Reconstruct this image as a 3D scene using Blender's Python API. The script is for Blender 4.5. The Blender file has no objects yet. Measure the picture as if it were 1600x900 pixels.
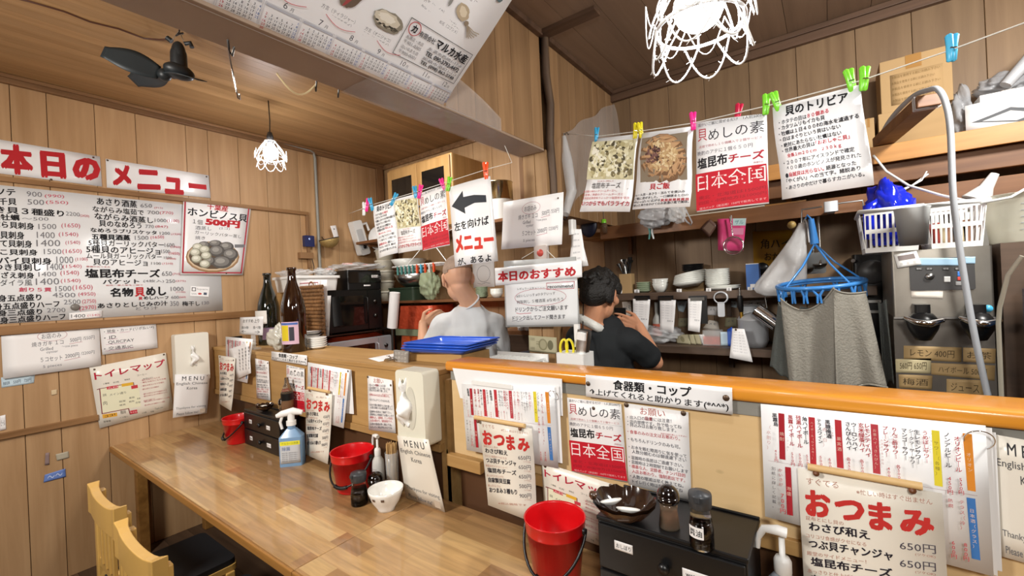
import bpy, math, random
from mathutils import Vector as V, Matrix, Quaternion
random.seed(7)
PI = math.pi
S = bpy.context.scene
COL = S.collection

# ---------------------------------------------------------------- camera, world, lights, exposure
YAW, PITCH, ROLL, FPX = 0.630685, -0.000163, -0.045806, 680.0
EYE = V((0.0, 0.0, 1.62))
_F = V((-math.sin(YAW)*math.cos(PITCH), math.cos(YAW)*math.cos(PITCH), math.sin(PITCH)))
_r = V((math.cos(YAW), math.sin(YAW), 0.0)); _u = _r.cross(_F)
_R = math.cos(ROLL)*_r + math.sin(ROLL)*_u
_U = -math.sin(ROLL)*_r + math.cos(ROLL)*_u
cd = bpy.data.cameras.new('camera'); cam = bpy.data.objects.new('camera', cd); COL.objects.link(cam)
cam.matrix_world = Matrix(((_R.x, _U.x, -_F.x, EYE.x), (_R.y, _U.y, -_F.y, EYE.y), (_R.z, _U.z, -_F.z, EYE.z), (0, 0, 0, 1)))
cd.sensor_width = 36.0; cd.lens = 36.0*FPX/1600.0; cd.clip_start = 0.02
S.camera = cam
S.view_settings.view_transform = 'Standard'; S.view_settings.look = 'None'
S.view_settings.gamma = 1.0; S.view_settings.use_curve_mapping = False
S.view_settings.exposure = -0.1
w = bpy.data.worlds.new('world'); S.world = w; w.use_nodes = True
w.node_tree.nodes['Background'].inputs[0].default_value = (1.0, 0.96, 0.9, 1)
w.node_tree.nodes['Background'].inputs[1].default_value = 0.5
BULB_POWER = 50.0         # the near and far crocheted lamps
ROOM_POWER = 60.0         # the room's other lamps, outside the photograph

def area(name, loc, target, size, power, col=(1, .96, .9)):
    l = bpy.data.lights.new(name, 'AREA'); l.shape = 'DISK'; l.size = size; l.energy = power; l.color = col
    o = bpy.data.objects.new(name, l); COL.objects.link(o); o.location = loc
    o.rotation_euler = (V(target)-V(loc)).to_track_quat('-Z', 'Y').to_euler(); return o
area('ceiling_lamp_customer_side', (-1.9, -0.8, 2.35), (-2.1, 1.3, 1.2), 0.45, ROOM_POWER)
area('ceiling_lamp_entrance', (0.5, -0.6, 2.25), (0.0, 1.3, 1.1), 0.45, ROOM_POWER*0.52)
area('ceiling_lamp_kitchen', (0.95, 1.6, 2.6), (-0.2, 2.6, 1.4), 0.25, ROOM_POWER*0.62, (1, .97, .92))
area('ceiling_lamp_kitchen_left', (-2.3, 2.0, 2.85), (-2.4, 2.2, 1.0), 0.3, ROOM_POWER*0.32, (1, .97, .92))

# ---------------------------------------------------------------- from a pixel to a point in the room
def ray(px, py): return _R*((px-800)/FPX) + _U*(-(py-450)/FPX) + _F
def ax(px, py, x): d = ray(px, py); return EYE + d*((x-EYE.x)/d.x)
def ay(px, py, y): d = ray(px, py); return EYE + d*((y-EYE.y)/d.y)
def az(px, py, z): d = ray(px, py); return EYE + d*((z-EYE.z)/d.z)
def apl(px, py, p0, n): d = ray(px, py); return EYE + d*((p0-EYE).dot(n)/d.dot(n))
def zof(x, y, py):                       # height on the vertical through (x,y) seen at image row py
    p = V((x, y, 0))-EYE; k = (450-py)/FPX
    return (k*p.dot(_F)-p.dot(_U))/(_U.z-k*_F.z)
def dep(p): return (V(p)-EYE).dot(_F)
def wof(p, dpx): return dpx*dep(p)/FPX    # metres for a span of dpx pixels at p

# ---------------------------------------------------------------- materials
def lin(h):
    h = h.lstrip('#'); c = [int(h[i:i+2], 16)/255 for i in (0, 2, 4)]
    return tuple(x/12.92 if x <= .04045 else ((x+.055)/1.055)**2.4 for x in c)
MC = {}
def mat(name, hexc, rough=.55, metal=0.0, spec=.5, var=.08, vs=9.0, coat=0.0, trans=0.0, alpha=1.0, emit=None, es=0.0, sss=0.0, bump=0.0, bs=60.0, ior=1.45):
    if name in MC: return MC[name]
    m = bpy.data.materials.new(name); m.use_nodes = True; nt = m.node_tree; p = nt.nodes['Principled BSDF']
    c = lin(hexc)
    tc = nt.nodes.new('ShaderNodeTexCoord')
    nz = nt.nodes.new('ShaderNodeTexNoise'); nz.inputs['Scale'].default_value = vs; nz.inputs['Detail'].default_value = 3
    nt.links.new(tc.outputs['Object'], nz.inputs['Vector'])
    mx = nt.nodes.new('ShaderNodeMix'); mx.data_type = 'RGBA'
    mx.inputs[6].default_value = (*[x*(1-var) for x in c], 1); mx.inputs[7].default_value = (*[min(1, x*(1+var)) for x in c], 1)
    nt.links.new(nz.outputs['Fac'], mx.inputs[0]); nt.links.new(mx.outputs[2], p.inputs['Base Color'])
    p.inputs['Roughness'].default_value = rough; p.inputs['Metallic'].default_value = metal
    p.inputs['Specular IOR Level'].default_value = spec; p.inputs['Coat Weight'].default_value = coat
    p.inputs['Coat Roughness'].default_value = .08
    p.inputs['Transmission Weight'].default_value = trans; p.inputs['Alpha'].default_value = alpha; p.inputs['IOR'].default_value = ior
    if sss: p.inputs['Subsurface Weight'].default_value = sss; p.inputs['Subsurface Radius'].default_value = (.02, .008, .004)
    if emit: p.inputs['Emission Color'].default_value = (*lin(emit), 1); p.inputs['Emission Strength'].default_value = es
    if bump:
        n2 = nt.nodes.new('ShaderNodeTexNoise'); n2.inputs['Scale'].default_value = bs; n2.inputs['Detail'].default_value = 4
        b = nt.nodes.new('ShaderNodeBump'); b.inputs['Strength'].default_value = bump; b.inputs['Distance'].default_value = .01
        nt.links.new(tc.outputs['Object'], n2.inputs['Vector']); nt.links.new(n2.outputs['Fac'], b.inputs['Height']); nt.links.new(b.outputs['Normal'], p.inputs['Normal'])
    MC[name] = m; return m
def film(name, rough=.12, alpha=.22, tint='e8ecf0', bump=.5, bs=14.0):
    """thin clear plastic: mostly see-through with a glossy, crinkled surface"""
    if name in MC: return MC[name]
    return mat(name, tint, rough, alpha=alpha, spec=.8, bump=bump, bs=bs)
def wood(name, light, dark, axis=2, scale=5.0, stretch=14.0, rough=.5, coat=0.0, vary=.25, knots=0.0, spec=.4, bump=.08, contrast=1.0):
    """long-grained timber; the face attribute 'rnd' shifts and tints each plank"""
    if name in MC: return MC[name]
    m = bpy.data.materials.new(name); m.use_nodes = True; nt = m.node_tree; p = nt.nodes['Principled BSDF']; N = nt.nodes.new; L = nt.links.new
    tc = N('ShaderNodeTexCoord'); at = N('ShaderNodeAttribute'); at.attribute_name = 'rnd'
    sc = N('ShaderNodeVectorMath'); sc.operation = 'SCALE'; sc.inputs[0].default_value = (37.1, 51.7, 43.3); L(at.outputs['Fac'], sc.inputs['Scale'])
    ad = N('ShaderNodeVectorMath'); ad.operation = 'ADD'; L(tc.outputs['Object'], ad.inputs[0]); L(sc.outputs[0], ad.inputs[1])
    mp = N('ShaderNodeMapping'); s = [scale*stretch*.45]*3; s[axis] = scale*.35; mp.inputs['Scale'].default_value = s; L(ad.outputs[0], mp.inputs[0])
    n1 = N('ShaderNodeTexNoise'); n1.inputs['Scale'].default_value = 1.0; n1.inputs['Detail'].default_value = 7; n1.inputs['Roughness'].default_value = .62; n1.inputs['Distortion'].default_value = .6; L(mp.outputs[0], n1.inputs['Vector'])
    mp2 = N('ShaderNodeMapping'); s2 = [scale*2.4]*3; s2[axis] = scale*.16; mp2.inputs['Scale'].default_value = s2; L(ad.outputs[0], mp2.inputs[0])
    n2 = N('ShaderNodeTexNoise'); n2.inputs['Scale'].default_value = 1.0; n2.inputs['Detail'].default_value = 2; n2.inputs['Distortion'].default_value = 1.2; L(mp2.outputs[0], n2.inputs['Vector'])
    mth = N('ShaderNodeMath'); mth.operation = 'ADD'; L(n1.outputs['Fac'], mth.inputs[0]); L(n2.outputs['Fac'], mth.inputs[1])
    rp = N('ShaderNodeValToRGB'); h = .17/contrast; rp.color_ramp.elements[0].position = .5-h; rp.color_ramp.elements[1].position = .5+h
    rp.color_ramp.elements[0].color = (*lin(dark), 1); rp.color_ramp.elements[1].color = (*lin(light), 1)
    hf = N('ShaderNodeMath'); hf.operation = 'MULTIPLY'; hf.inputs[1].default_value = .5; L(mth.outputs[0], hf.inputs[0]); L(hf.outputs[0], rp.inputs[0])
    # plank tint
    mr = N('ShaderNodeMapRange'); mr.inputs['To Min'].default_value = 1-vary; mr.inputs['To Max'].default_value = 1+vary*.7; L(at.outputs['Fac'], mr.inputs[0])
    vm = N('ShaderNodeVectorMath'); vm.operation = 'SCALE'; L(rp.outputs[0], vm.inputs[0]); L(mr.outputs[0], vm.inputs['Scale'])
    out = vm.outputs[0]
    if knots:
        mk = N('ShaderNodeMapping'); s3 = [knots]*3; s3[axis] = knots*.55; mk.inputs['Scale'].default_value = s3; L(ad.outputs[0], mk.inputs[0])
        vo = N('ShaderNodeTexVoronoi'); vo.inputs['Scale'].default_value = 1.0; L(mk.outputs[0], vo.inputs['Vector'])
        kr = N('ShaderNodeValToRGB'); kr.color_ramp.elements[0].position = .03; kr.color_ramp.elements[1].position = .085
        kr.color_ramp.elements[0].color = (.16, .08, .03, 1); kr.color_ramp.elements[1].color = (1, 1, 1, 1); L(vo.outputs['Distance'], kr.inputs[0])
        mm = N('ShaderNodeVectorMath'); mm.operation = 'MULTIPLY'; L(out, mm.inputs[0]); L(kr.outputs[0], mm.inputs[1]); out = mm.outputs[0]
    L(out, p.inputs['Base Color'])
    p.inputs['Roughness'].default_value = rough; p.inputs['Coat Weight'].default_value = coat; p.inputs['Coat Roughness'].default_value = .1; p.inputs['Specular IOR Level'].default_value = spec
    if bump:
        b = N('ShaderNodeBump'); b.inputs['Strength'].default_value = bump; b.inputs['Distance'].default_value = .004; L(n1.outputs['Fac'], b.inputs['Height']); L(b.outputs[0], p.inputs['Normal'])
    MC[name] = m; return m

# ---------------------------------------------------------------- mesh builder
class MB:
    def __init__(s): s.v = []; s.f = []; s.fm = []; s.fs = []; s.fr = []; s.mats = []
    def mi(s, m):
        if m not in s.mats: s.mats.append(m)
        return s.mats.index(m)
    def add(s, vs, fs, m, smooth=False, rnd=None, xf=None):
        b = len(s.v); i = s.mi(m); r = random.random() if rnd is None else rnd
        s.v += [tuple(xf @ V(v)) if xf else tuple(v) for v in vs]
        for f in fs: s.f.append(tuple(b+k for k in f)); s.fm.append(i); s.fs.append(smooth); s.fr.append(r)
        return s
    def box(s, x0, y0, z0, x1, y1, z1, m, xf=None, rnd=None):
        vs = [(x0, y0, z0), (x1, y0, z0), (x1, y1, z0), (x0, y1, z0), (x0, y0, z1), (x1, y0, z1), (x1, y1, z1), (x0, y1, z1)]
        return s.add(vs, [(0, 3, 2, 1), (4, 5, 6, 7), (0, 1, 5, 4), (1, 2, 6, 5), (2, 3, 7, 6), (3, 0, 4, 7)], m, False, rnd, xf)
    def rbox(s, x0, y0, z0, x1, y1, z1, m, r=.01, n=4, xf=None, axis='z', taper=1.0):
        """box with rounded vertical corners (or along another axis)"""
        perm = {'z': lambda a, b, c: (a, b, c), 'y': lambda a, b, c: (a, c, b), 'x': lambda a, b, c: (c, a, b)}[axis]
        if axis == 'z': a0, a1, b0, b1, c0, c1 = x0, x1, y0, y1, z0, z1
        elif axis == 'y': a0, a1, b0, b1, c0, c1 = x0, x1, z0, z1, y0, y1
        else: a0, a1, b0, b1, c0, c1 = y0, y1, z0, z1, x0, x1
        pts = []
        for cx, cy, t0 in ((a1-r, b1-r, 0), (a0+r, b1-r, 90), (a0+r, b0+r, 180), (a1-r, b0+r, 270)):
            for k in range(n+1):
                t = math.radians(t0+90*k/n); pts.append((cx+r*math.cos(t), cy+r*math.sin(t)))
        q = len(pts); mx, my = (a0+a1)/2, (b0+b1)/2
        vs = [perm(a, b, c0) for a, b in pts]+[perm(mx+(a-mx)*taper, my+(b-my)*taper, c1) for a, b in pts]
        fs = [tuple(range(q))[::-1], tuple(range(q, 2*q))]
        s.add(vs, fs, m, False, None, xf)
        return s.add(vs, [(i, (i+1) % q, q+(i+1) % q, q+i) for i in range(q)], m, True, None, xf)
    def lathe(s, prof, m, n=24, xf=None, sx=1.0, sy=1.0, a0=0.0, a1=2*PI):
        full = abs(a1-a0-2*PI) < 1e-6; k = n if full else n+1; vs = []; fs = []
        for r, z in prof:
            for i in range(k):
                t = a0+(a1-a0)*i/n; vs.append((r*sx*math.cos(t), r*sy*math.sin(t), z))
        for j in range(len(prof)-1):
            for i in range(n):
                a = j*k+i; b = j*k+(i+1) % k; fs.append((a, b, b+k, a+k))
        return s.add(vs, fs, m, True, None, xf)
    def cyl(s, r, z0, z1, m, n=20, xf=None, r1=None):
        r1 = r if r1 is None else r1
        s.lathe([(r, z0), (r1, z1)], m, n, xf)
        c0 = [(r*math.cos(2*PI*i/n), r*math.sin(2*PI*i/n), z0) for i in range(n)]; c1 = [(r1*math.cos(2*PI*i/n), r1*math.sin(2*PI*i/n), z1) for i in range(n)]
        s.add(c0, [tuple(range(n))[::-1]], m, False, None, xf); return s.add(c1, [tuple(range(n))], m, False, None, xf)
    def tube(s, pts, r, m, n=8, closed=False, caps=True, flat=None):
        pts = [V(p) for p in pts]; k = len(pts); rs = r if isinstance(r, (list, tuple)) else [r]*k
        vs = []; fs = []; nrm = None
        for i, p in enumerate(pts):
            a = pts[(i-1) % k] if (closed or i > 0) else p; b = pts[(i+1) % k] if (closed or i < k-1) else p
            t = (b-a); t = t.normalized() if t.length > 1e-9 else V((0, 0, 1))
            if nrm is None: nrm = t.orthogonal().normalized()
            else:
                nrm = nrm-t*nrm.dot(t); nrm = nrm.normalized() if nrm.length > 1e-6 else t.orthogonal().normalized()
            bi = t.cross(nrm)
            for j in range(n):
                an = 2*PI*j/n; vs.append(p+nrm*(rs[i]*math.cos(an))+bi*(rs[i]*math.sin(an)*(flat or 1)))
        for i in range(k if closed else k-1):
            for j in range(n):
                a = i*n+j; b = i*n+(j+1) % n; c = ((i+1) % k)*n+(j+1) % n; d = ((i+1) % k)*n+j; fs.append((a, b, c, d))
        s.add(vs, fs, m, True)
        if caps and not closed:
            s.add(vs[:n], [tuple(range(n))[::-1]], m); s.add(vs[-n:], [tuple(range(n))], m)
        return s
    def sheet(s, fn, nu, nv, m, thick=0.0, smooth=True):
        """fn(u,v) -> point; thick adds a back side"""
        P = [[V(fn(i/nu, j/nv)) for i in range(nu+1)] for j in range(nv+1)]
        fl = [p for row in P for p in row]; w = nu+1
        fs = [(j*w+i, (j+1)*w+i, (j+1)*w+i+1, j*w+i+1) for j in range(nv) for i in range(nu)]
        r = random.random()
        if not thick: return s.add(fl, fs, m, smooth, r)
        bk = []
        for j in range(nv+1):
            for i in range(nu+1):
                du = P[j][min(i+1, nu)]-P[j][max(i-1, 0)]; dv = P[min(j+1, nv)][i]-P[max(j-1, 0)][i]
                n = dv.cross(du); n = n.normalized() if n.length > 1e-12 else V((0, 0, 1)); bk.append(P[j][i]+n*(-thick))
        q = len(fl); fs2 = [tuple(x+q for x in f[::-1]) for f in fs]
        edge = [(j*w, 0) for j in range(0)]
        bd = [i for i in range(nu)]+[j*w+nu for j in range(nv)]+[nv*w+i for i in range(nu, 0, -1)]+[j*w for j in range(nv, 0, -1)]
        fs3 = [(bd[k], bd[(k+1) % len(bd)], bd[(k+1) % len(bd)]+q, bd[k]+q) for k in range(len(bd))]
        return s.add(fl+bk, fs+fs2+fs3, m, smooth, r)
    def build(s, name, parent=None, loc=None, bevel=0.0, rot=None, seg=2, subsurf=0, solid=0.0):
        me = bpy.data.meshes.new(name); me.from_pydata(s.v, [], s.f)
        for m in s.mats: me.materials.append(m)
        me.polygons.foreach_set('material_index', s.fm); me.polygons.foreach_set('use_smooth', s.fs)
        a = me.attributes.new('rnd', 'FLOAT', 'FACE'); a.data.foreach_set('value', s.fr)
        me.update()
        o = bpy.data.objects.new(name, me); COL.objects.link(o)
        if parent is not None: o.parent = parent
        if loc is not None: o.location = loc
        if rot is not None: o.rotation_euler = rot
        if solid: md = o.modifiers.new('solid', 'SOLIDIFY'); md.thickness = solid; md.offset = 0
        if bevel: md = o.modifiers.new('bevel', 'BEVEL'); md.width = bevel; md.segments = seg; md.limit_method = 'ANGLE'; md.angle_limit = .7
        if subsurf: md = o.modifiers.new('sub', 'SUBSURF'); md.levels = subsurf; md.render_levels = subsurf
        return o
def XF(loc=(0, 0, 0), rz=0.0, rx=0.0, ry=0.0, sc=1.0):
    return Matrix.Translation(V(loc)) @ Matrix.Rotation(rz, 4, 'Z') @ Matrix.Rotation(ry, 4, 'Y') @ Matrix.Rotation(rx, 4, 'X') @ Matrix.Scale(sc, 4)
def XA(loc, zdir, up=(0, 0, 1)):
    """frame at loc whose local z runs along zdir"""
    q = V(zdir).to_track_quat('Z', 'Y'); return Matrix.Translation(V(loc)) @ q.to_matrix().to_4x4()

# ---------------------------------------------------------------- things
def tag(o, label, cat, group=None, kind=None):
    if label: o['label'] = label
    if cat: o['category'] = cat
    if group: o['group'] = group
    if kind: o['kind'] = kind
    return o
def thing(name, label, cat, loc=(0, 0, 0), rz=0.0, group=None, rot=None):
    o = bpy.data.objects.new(name, None); COL.objects.link(o); o.empty_display_size = .05
    o.location = loc; o.rotation_euler = rot if rot is not None else (0, 0, rz)
    return tag(o, label, cat, group)
def struct(o): o['kind'] = 'structure'; return o
def dup(root, label=None, loc=None, rz=None, group=None):
    r = root.copy(); COL.objects.link(r)
    if loc is not None: r.location = loc
    if rz is not None: r.rotation_euler = (0, 0, rz)
    if label: r['label'] = label
    if group: r['group'] = group
    for ch in list(root.children):
        c = ch.copy(); COL.objects.link(c); c.parent = r
        for g in list(ch.children):
            d = g.copy(); COL.objects.link(d); d.parent = c
    return r

# ---------------------------------------------------------------- lettering
_GC = {}
def glyphs(txt, bold=0.0, lead=1.0):
    k = (txt, bold, lead)
    if k in _GC: return _GC[k]
    c = bpy.data.curves.new('t', 'FONT'); c.body = txt; c.resolution_u = 2; c.space_line = lead
    o = bpy.data.objects.new('t', c); me = o.to_mesh()
    vs = [(v.co.x, v.co.y) for v in me.vertices]; fs = [tuple(p.vertices) for p in me.polygons]
    # make the faces look up
    out = []
    for f in fs:
        a, b, d = vs[f[0]], vs[f[1]], vs[f[2]]
        out.append(f if (b[0]-a[0])*(d[1]-a[1])-(b[1]-a[1])*(d[0]-a[0]) > 0 else f[::-1])
    o.to_mesh_clear(); bpy.data.objects.remove(o); bpy.data.curves.remove(c)
    if bold > .002 and vs:                        # heavier strokes: the same letters laid again, a hair apart
        b0, f0 = vs, out; vs, out = [], []
        for dx, dy in ((0, 0), (bold, bold), (-bold, bold), (bold, -bold), (-bold, -bold), (bold*1.3, 0), (-bold*1.3, 0)):
            q = len(vs); vs += [(x+dx, y+dy) for x, y in b0]; out += [tuple(i+q for i in f) for f in f0]
    xs = [v[0] for v in vs] or [0, 1]; ys = [v[1] for v in vs] or [0, 1]
    _GC[k] = (vs, out, min(xs), max(xs), min(ys), max(ys)); return _GC[k]
INK = {}
def ink(h):
    if h not in INK: INK[h] = mat('ink_'+h, h, .6, var=.03, spec=.3)
    return INK[h]
K, RED, GRY, WHT = '17161a', 'b8232a', '6a6a70', 'f4f2ee'
LS = .000008
class Paper:
    """a sheet spanned by four corners; print is laid on it in 0..1 coordinates from the top left"""
    def __init__(s, quad, m=None, curl=None, thick=.0008, nx=5, ny=5, edge=None):
        s.q = [V(p) for p in quad]; s.o = sum(s.q, V())/4; TL, TR, BR, BL = s.q
        s.W = ((TR-TL).length+(BR-BL).length)/2; s.H = ((TL-BL).length+(TR-BR).length)/2
        s.n = (TR-TL+BR-BL).cross(TL-BL+TR-BR).normalized(); s.curl = curl; s.mb = MB(); s.lv = 0; s.nx, s.ny = nx, ny
        m = m or MC['paper']
        s.mb.sheet(lambda u, v: s.at(u, v, 0), nx, ny, m, thick)
    def at(s, x, y, d):
        TL, TR, BR, BL = s.q; p = (TL*(1-x)+TR*x)*(1-y)+(BL*(1-x)+BR*x)*y-s.o
        if s.curl: d = d+s.curl(x, y)
        return p+s.n*d
    def put(s, vs, fs, m, d): s.mb.add([s.at(x, y, d) for x, y in vs], fs, m, False)
    def putg(s, vs, fs, m, bold):
        """letters; the copies that make a heavy stroke lie a few microns apart"""
        d = .0006+LS*s.lv; n = len(vs)//7 if bold > .002 else len(vs)+1
        s.mb.add([s.at(x, y, d+LS*(i//n)) for i, (x, y) in enumerate(vs)], fs, m, False)
        if bold > .002: s.lv += 7
    def R(s, x0, y0, x1, y1, c, d=None, nx=None, ny=None):
        s.lv += 1; d = d if d is not None else .0006+LS*s.lv; m = c if not isinstance(c, str) else ink(c); nx, ny = nx or s.nx, ny or s.ny
        vs = [(x0+(x1-x0)*i/nx, y0+(y1-y0)*j/ny) for j in range(ny+1) for i in range(nx+1)]; w = nx+1
        s.put(vs, [(j*w+i, (j+1)*w+i, (j+1)*w+i+1, j*w+i+1) for j in range(ny) for i in range(nx)], m, d); return s
    def B(s, x0, y0, x1, y1, c, t=.01):
        k = s.W/s.H
        s.R(x0, y0, x1, y0+t*k, c); s.R(x0, y1-t*k, x1, y1, c); s.R(x0, y0, x0+t, y1, c); s.R(x1-t, y0, x1, y1, c); return s
    def P(s, pts, c, d=None):
        """a filled shape: a patch for four corners, a fan round the middle otherwise, following the sheet"""
        s.lv += 1; d = d if d is not None else .0006+LS*s.lv; m = ink(c) if isinstance(c, str) else c
        if len(pts) == 4:
            a, b, e, f = pts; N_ = 6 if abs(a[0]-e[0])+abs(a[1]-e[1]) > .15 else 2; w = N_+1
            vs = [((a[0]*(1-u)+b[0]*u)*(1-v)+(f[0]*(1-u)+e[0]*u)*v, (a[1]*(1-u)+b[1]*u)*(1-v)+(f[1]*(1-u)+e[1]*u)*v) for v in [j/N_ for j in range(w)] for u in [i/N_ for i in range(w)]]
            s.put(vs, [(j*w+i, (j+1)*w+i, (j+1)*w+i+1, j*w+i+1) for j in range(N_) for i in range(N_)], m, d); return s
        n = len(pts); cx, cy = sum(p[0] for p in pts)/n, sum(p[1] for p in pts)/n; big = max(abs(p[0]-cx) for p in pts) > .12; K_ = 4 if big else 1
        vs = [(cx, cy)]+[(cx+(x-cx)*k/K_, cy+(y-cy)*k/K_) for k in range(1, K_+1) for x, y in pts]
        fs = [(0, 1+(i+1) % n, 1+i) for i in range(n)]+[(1+(k-1)*n+i, 1+(k-1)*n+(i+1) % n, 1+k*n+(i+1) % n, 1+k*n+i) for k in range(1, K_) for i in range(n)]
        s.put(vs, fs, m, d); return s
    def disc(s, cx, cy, rx, ry, c, n=20, d=None):
        return s.P([(cx+rx*math.cos(2*PI*i/n), cy-ry*math.sin(2*PI*i/n)) for i in range(n)][::-1], c, d)
    def L(s, pts, c, t=.004, closed=False):
        """a pen stroke, t in sheet widths"""
        s.lv += 1; d = .0006+LS*s.lv; m = ink(c); P2 = [V((x*s.W, y*s.H)) for x, y in pts]
        if closed: P2.append(P2[0])
        for a, b in zip(P2, P2[1:]):
            e = b-a
            if e.length < 1e-7: continue
            e.normalize(); n = V((-e.y, e.x))*(t*s.W/2); a2 = a-e*(t*s.W*.3); b2 = b+e*(t*s.W*.3)
            s.put([((a2+n).x/s.W, (a2+n).y/s.H), ((b2+n).x/s.W, (b2+n).y/s.H), ((b2-n).x/s.W, (b2-n).y/s.H), ((a2-n).x/s.W, (a2-n).y/s.H)], [(0, 1, 2, 3)], m, d)
        return s
    def ell(s, cx, cy, rx, ry, c, t=.004, n=28): return s.L([(cx+rx*math.cos(2*PI*i/n), cy+ry*math.sin(2*PI*i/n)) for i in range(n)], c, t, True)
    def T(s, txt, x0, y0, x1, y1, c=K, bold=0.0, lead=1.0, slant=0.0, skew=0.0):
        """lettering stretched to fill a box; skew lifts the line towards the right"""
        vs, fs, a, b, e, f = glyphs(txt, bold, lead); s.lv += 1
        if not fs: return s
        pts = []
        for x, y in vs:
            u = (x-a)/(b-a); v = (f-y)/(f-e); pts.append((x0+(x1-x0)*(u+slant*(.5-v)), y0+(y1-y0)*v-skew*(u-.5)))
        s.putg(pts, fs, ink(c) if isinstance(c, str) else c, bold); return s
    def N(s, txt, x, y, h, c=K, bold=0.0, sx=1.0, maxw=None, al='l', skew=0.0):
        """lettering of em height h (in sheet heights), natural width; y is the line's middle"""
        vs, fs, a, b, e, f = glyphs(txt, bold)
        if not fs: return s
        k = h*s.H; w = (b-a)*k*sx/s.W
        if maxw and w > maxw: sx *= maxw/w; w = maxw
        x = x-w if al == 'r' else x-w/2 if al == 'c' else x
        s.lv += 1; kx = k*sx/s.W
        s.put([(x+(px-a)*kx, y-(py-.33)*h-skew*((px-a)*kx)) for px, py in vs], fs, ink(c) if isinstance(c, str) else c, bold); return s
    def VT(s, txt, x, y0, h, c=K, bold=0.0, step=.98, sx=1.0):
        """a vertical line of characters, centred on x, em height h in sheet heights"""
        for i, ch in enumerate(txt.replace('ー', '｜')):
            if ch == ' ' or ch == '　': continue
            vs, fs, a, b, e, f = glyphs(ch, bold); k = h*s.H*sx/s.W; m = (a+b)/2 if ch in '0123456789｜' else .5
            s.lv += 1; s.putg([(x+(px-m)*k, y0+h*step*(i+.5)-(py-.38)*h) for px, py in vs], fs, ink(c) if isinstance(c, str) else c, bold)
        return s
    def pin(s, x, y, m=None, r=.006):
        p = s.at(x, y, .001); s.mb.lathe([(0, .003), (r*.6, .0025), (r, 0)], m or MC['pin'], 10, XA(p, s.n)); return s
    def build(s, name, label=None, cat='paper', group=None, parent=None):
        o = s.mb.build(name, parent); o.location = s.o
        if parent is None: tag(o, label, cat, group)
        return o
def qx(x, *p): return [ax(a, b, x) for a, b in p]
def qy(y, *p): return [ay(a, b, y) for a, b in p]
mat('paper', 'eeeceb', .5, var=.025, vs=5); mat('paper_warm', 'ece4d8', .5, var=.03); mat('laminate', 'ededed', .36, var=.02, coat=.18); mat('pin', '5b4a3c', .4, .6)
mat('laminate_warm', 'e9e3d6', .36, var=.02, coat=.15)
mat('black_plastic', '151516', .32, var=.15); mat('white_plastic', 'e9e9e6', .35, var=.04); mat('steel', 'b9bab8', .28, 1.0, var=.1); mat('dark_steel', '5c5a57', .35, 1.0); mat('chrome', 'd8d8d8', .1, 1.0)
mat('red_plastic', 'cf0f16', .3, var=.06, coat=.3); mat('rope_white', 'f4f4f2', .8, var=.05); mat('cord_black', '1c1715', .5)
mat('clear_plastic', 'f4f8f8', .08, alpha=.28, var=.02, spec=.7); film('film')

# ================================================================ ROOM
XL, YB, CZ = -3.775, 2.95, 2.97
XR, YF = 2.3, -2.4
HX0, HX1, HZ = -1.36, -1.2, 2.352
POSTY = 2.0
wood('plank_wall', 'c4a077', 'a17c54', 2, 4.0, 13, .5, vary=.1, contrast=.7, knots=1.1)
wood('plank_kitchen', '957a5b', '735940', 2, 4.0, 13, .55, vary=.16, contrast=.75)
wood('plank_header', 'ab8862', '806142', 2, 4.0, 13, .5, vary=.22, contrast=.75)
wood('ceiling_board', 'b58f62', '8d693f', 1, 4.0, 13, .5, vary=.14, contrast=.7)
wood('ceiling_dark', '9a8069', '786250', 1, 4.0, 12, .55, vary=.14, contrast=.6)
wood('trim_wood_y', '9b7550', '6d4d31', 1, 5, 12, .5, vary=.12); wood('trim_wood_z', '9a7550', '6d4d31', 2, 5, 12, .5, vary=.12); wood('trim_wood_x', '6e5442', '4b382b', 0, 5, 12, .5, vary=.12)
wood('floor_board', '6b5340', '4c392b', 0, 4, 12, .5)
mat('gap_dark', '3a281a', .8); mat('header_under', 'a08a76', .5, var=.12)

def planks(mb, axis, a0, a1, z0, z1, face, m, widths, thick=.014, gap=.0022, face_dir=1):
    """upright planks along y (axis 'y', face at x) or along x (axis 'x', face at y)"""
    a = a0; i = 0
    while a < a1-1e-4:
        wd = widths[i % len(widths)]; b = min(a1, a+wd); i += 1
        if a1-b < .03: b = a1
        p, q = face, face-thick*face_dir
        lo, hi = min(p, q), max(p, q)
        if axis == 'y': mb.box(lo, a+gap/2, z0, hi, b-gap/2, z1, m)
        else: mb.box(a+gap/2, lo, z0, b-gap/2, hi, z1, m)
        a = b
    return mb
# floor, ceiling
mb = MB(); y = YF
for i in range(40):
    if y > YB+.1: break
    mb.box(XL-.1, y, -.06, XR+.1, y+.138, 0, MC['floor_board']); y += .14
struct(mb.build('floor'))
mb = MB(); x = XL
while x < HX0+.02:
    mb.box(x+.0005, YF, CZ, x+.0695, YB+.05, CZ+.02, MC['ceiling_board']); x += .07
x = HX1-.02
while x < XR:
    mb.box(x+.001, YF, CZ, x+.179, YB+.05, CZ+.02, MC['ceiling_dark']); x += .18
mb.box(XL-.1, YF-.1, CZ+.02, XR+.1, YB+.1, CZ+.06, MC['gap_dark'])
struct(mb.build('ceiling'))
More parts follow.
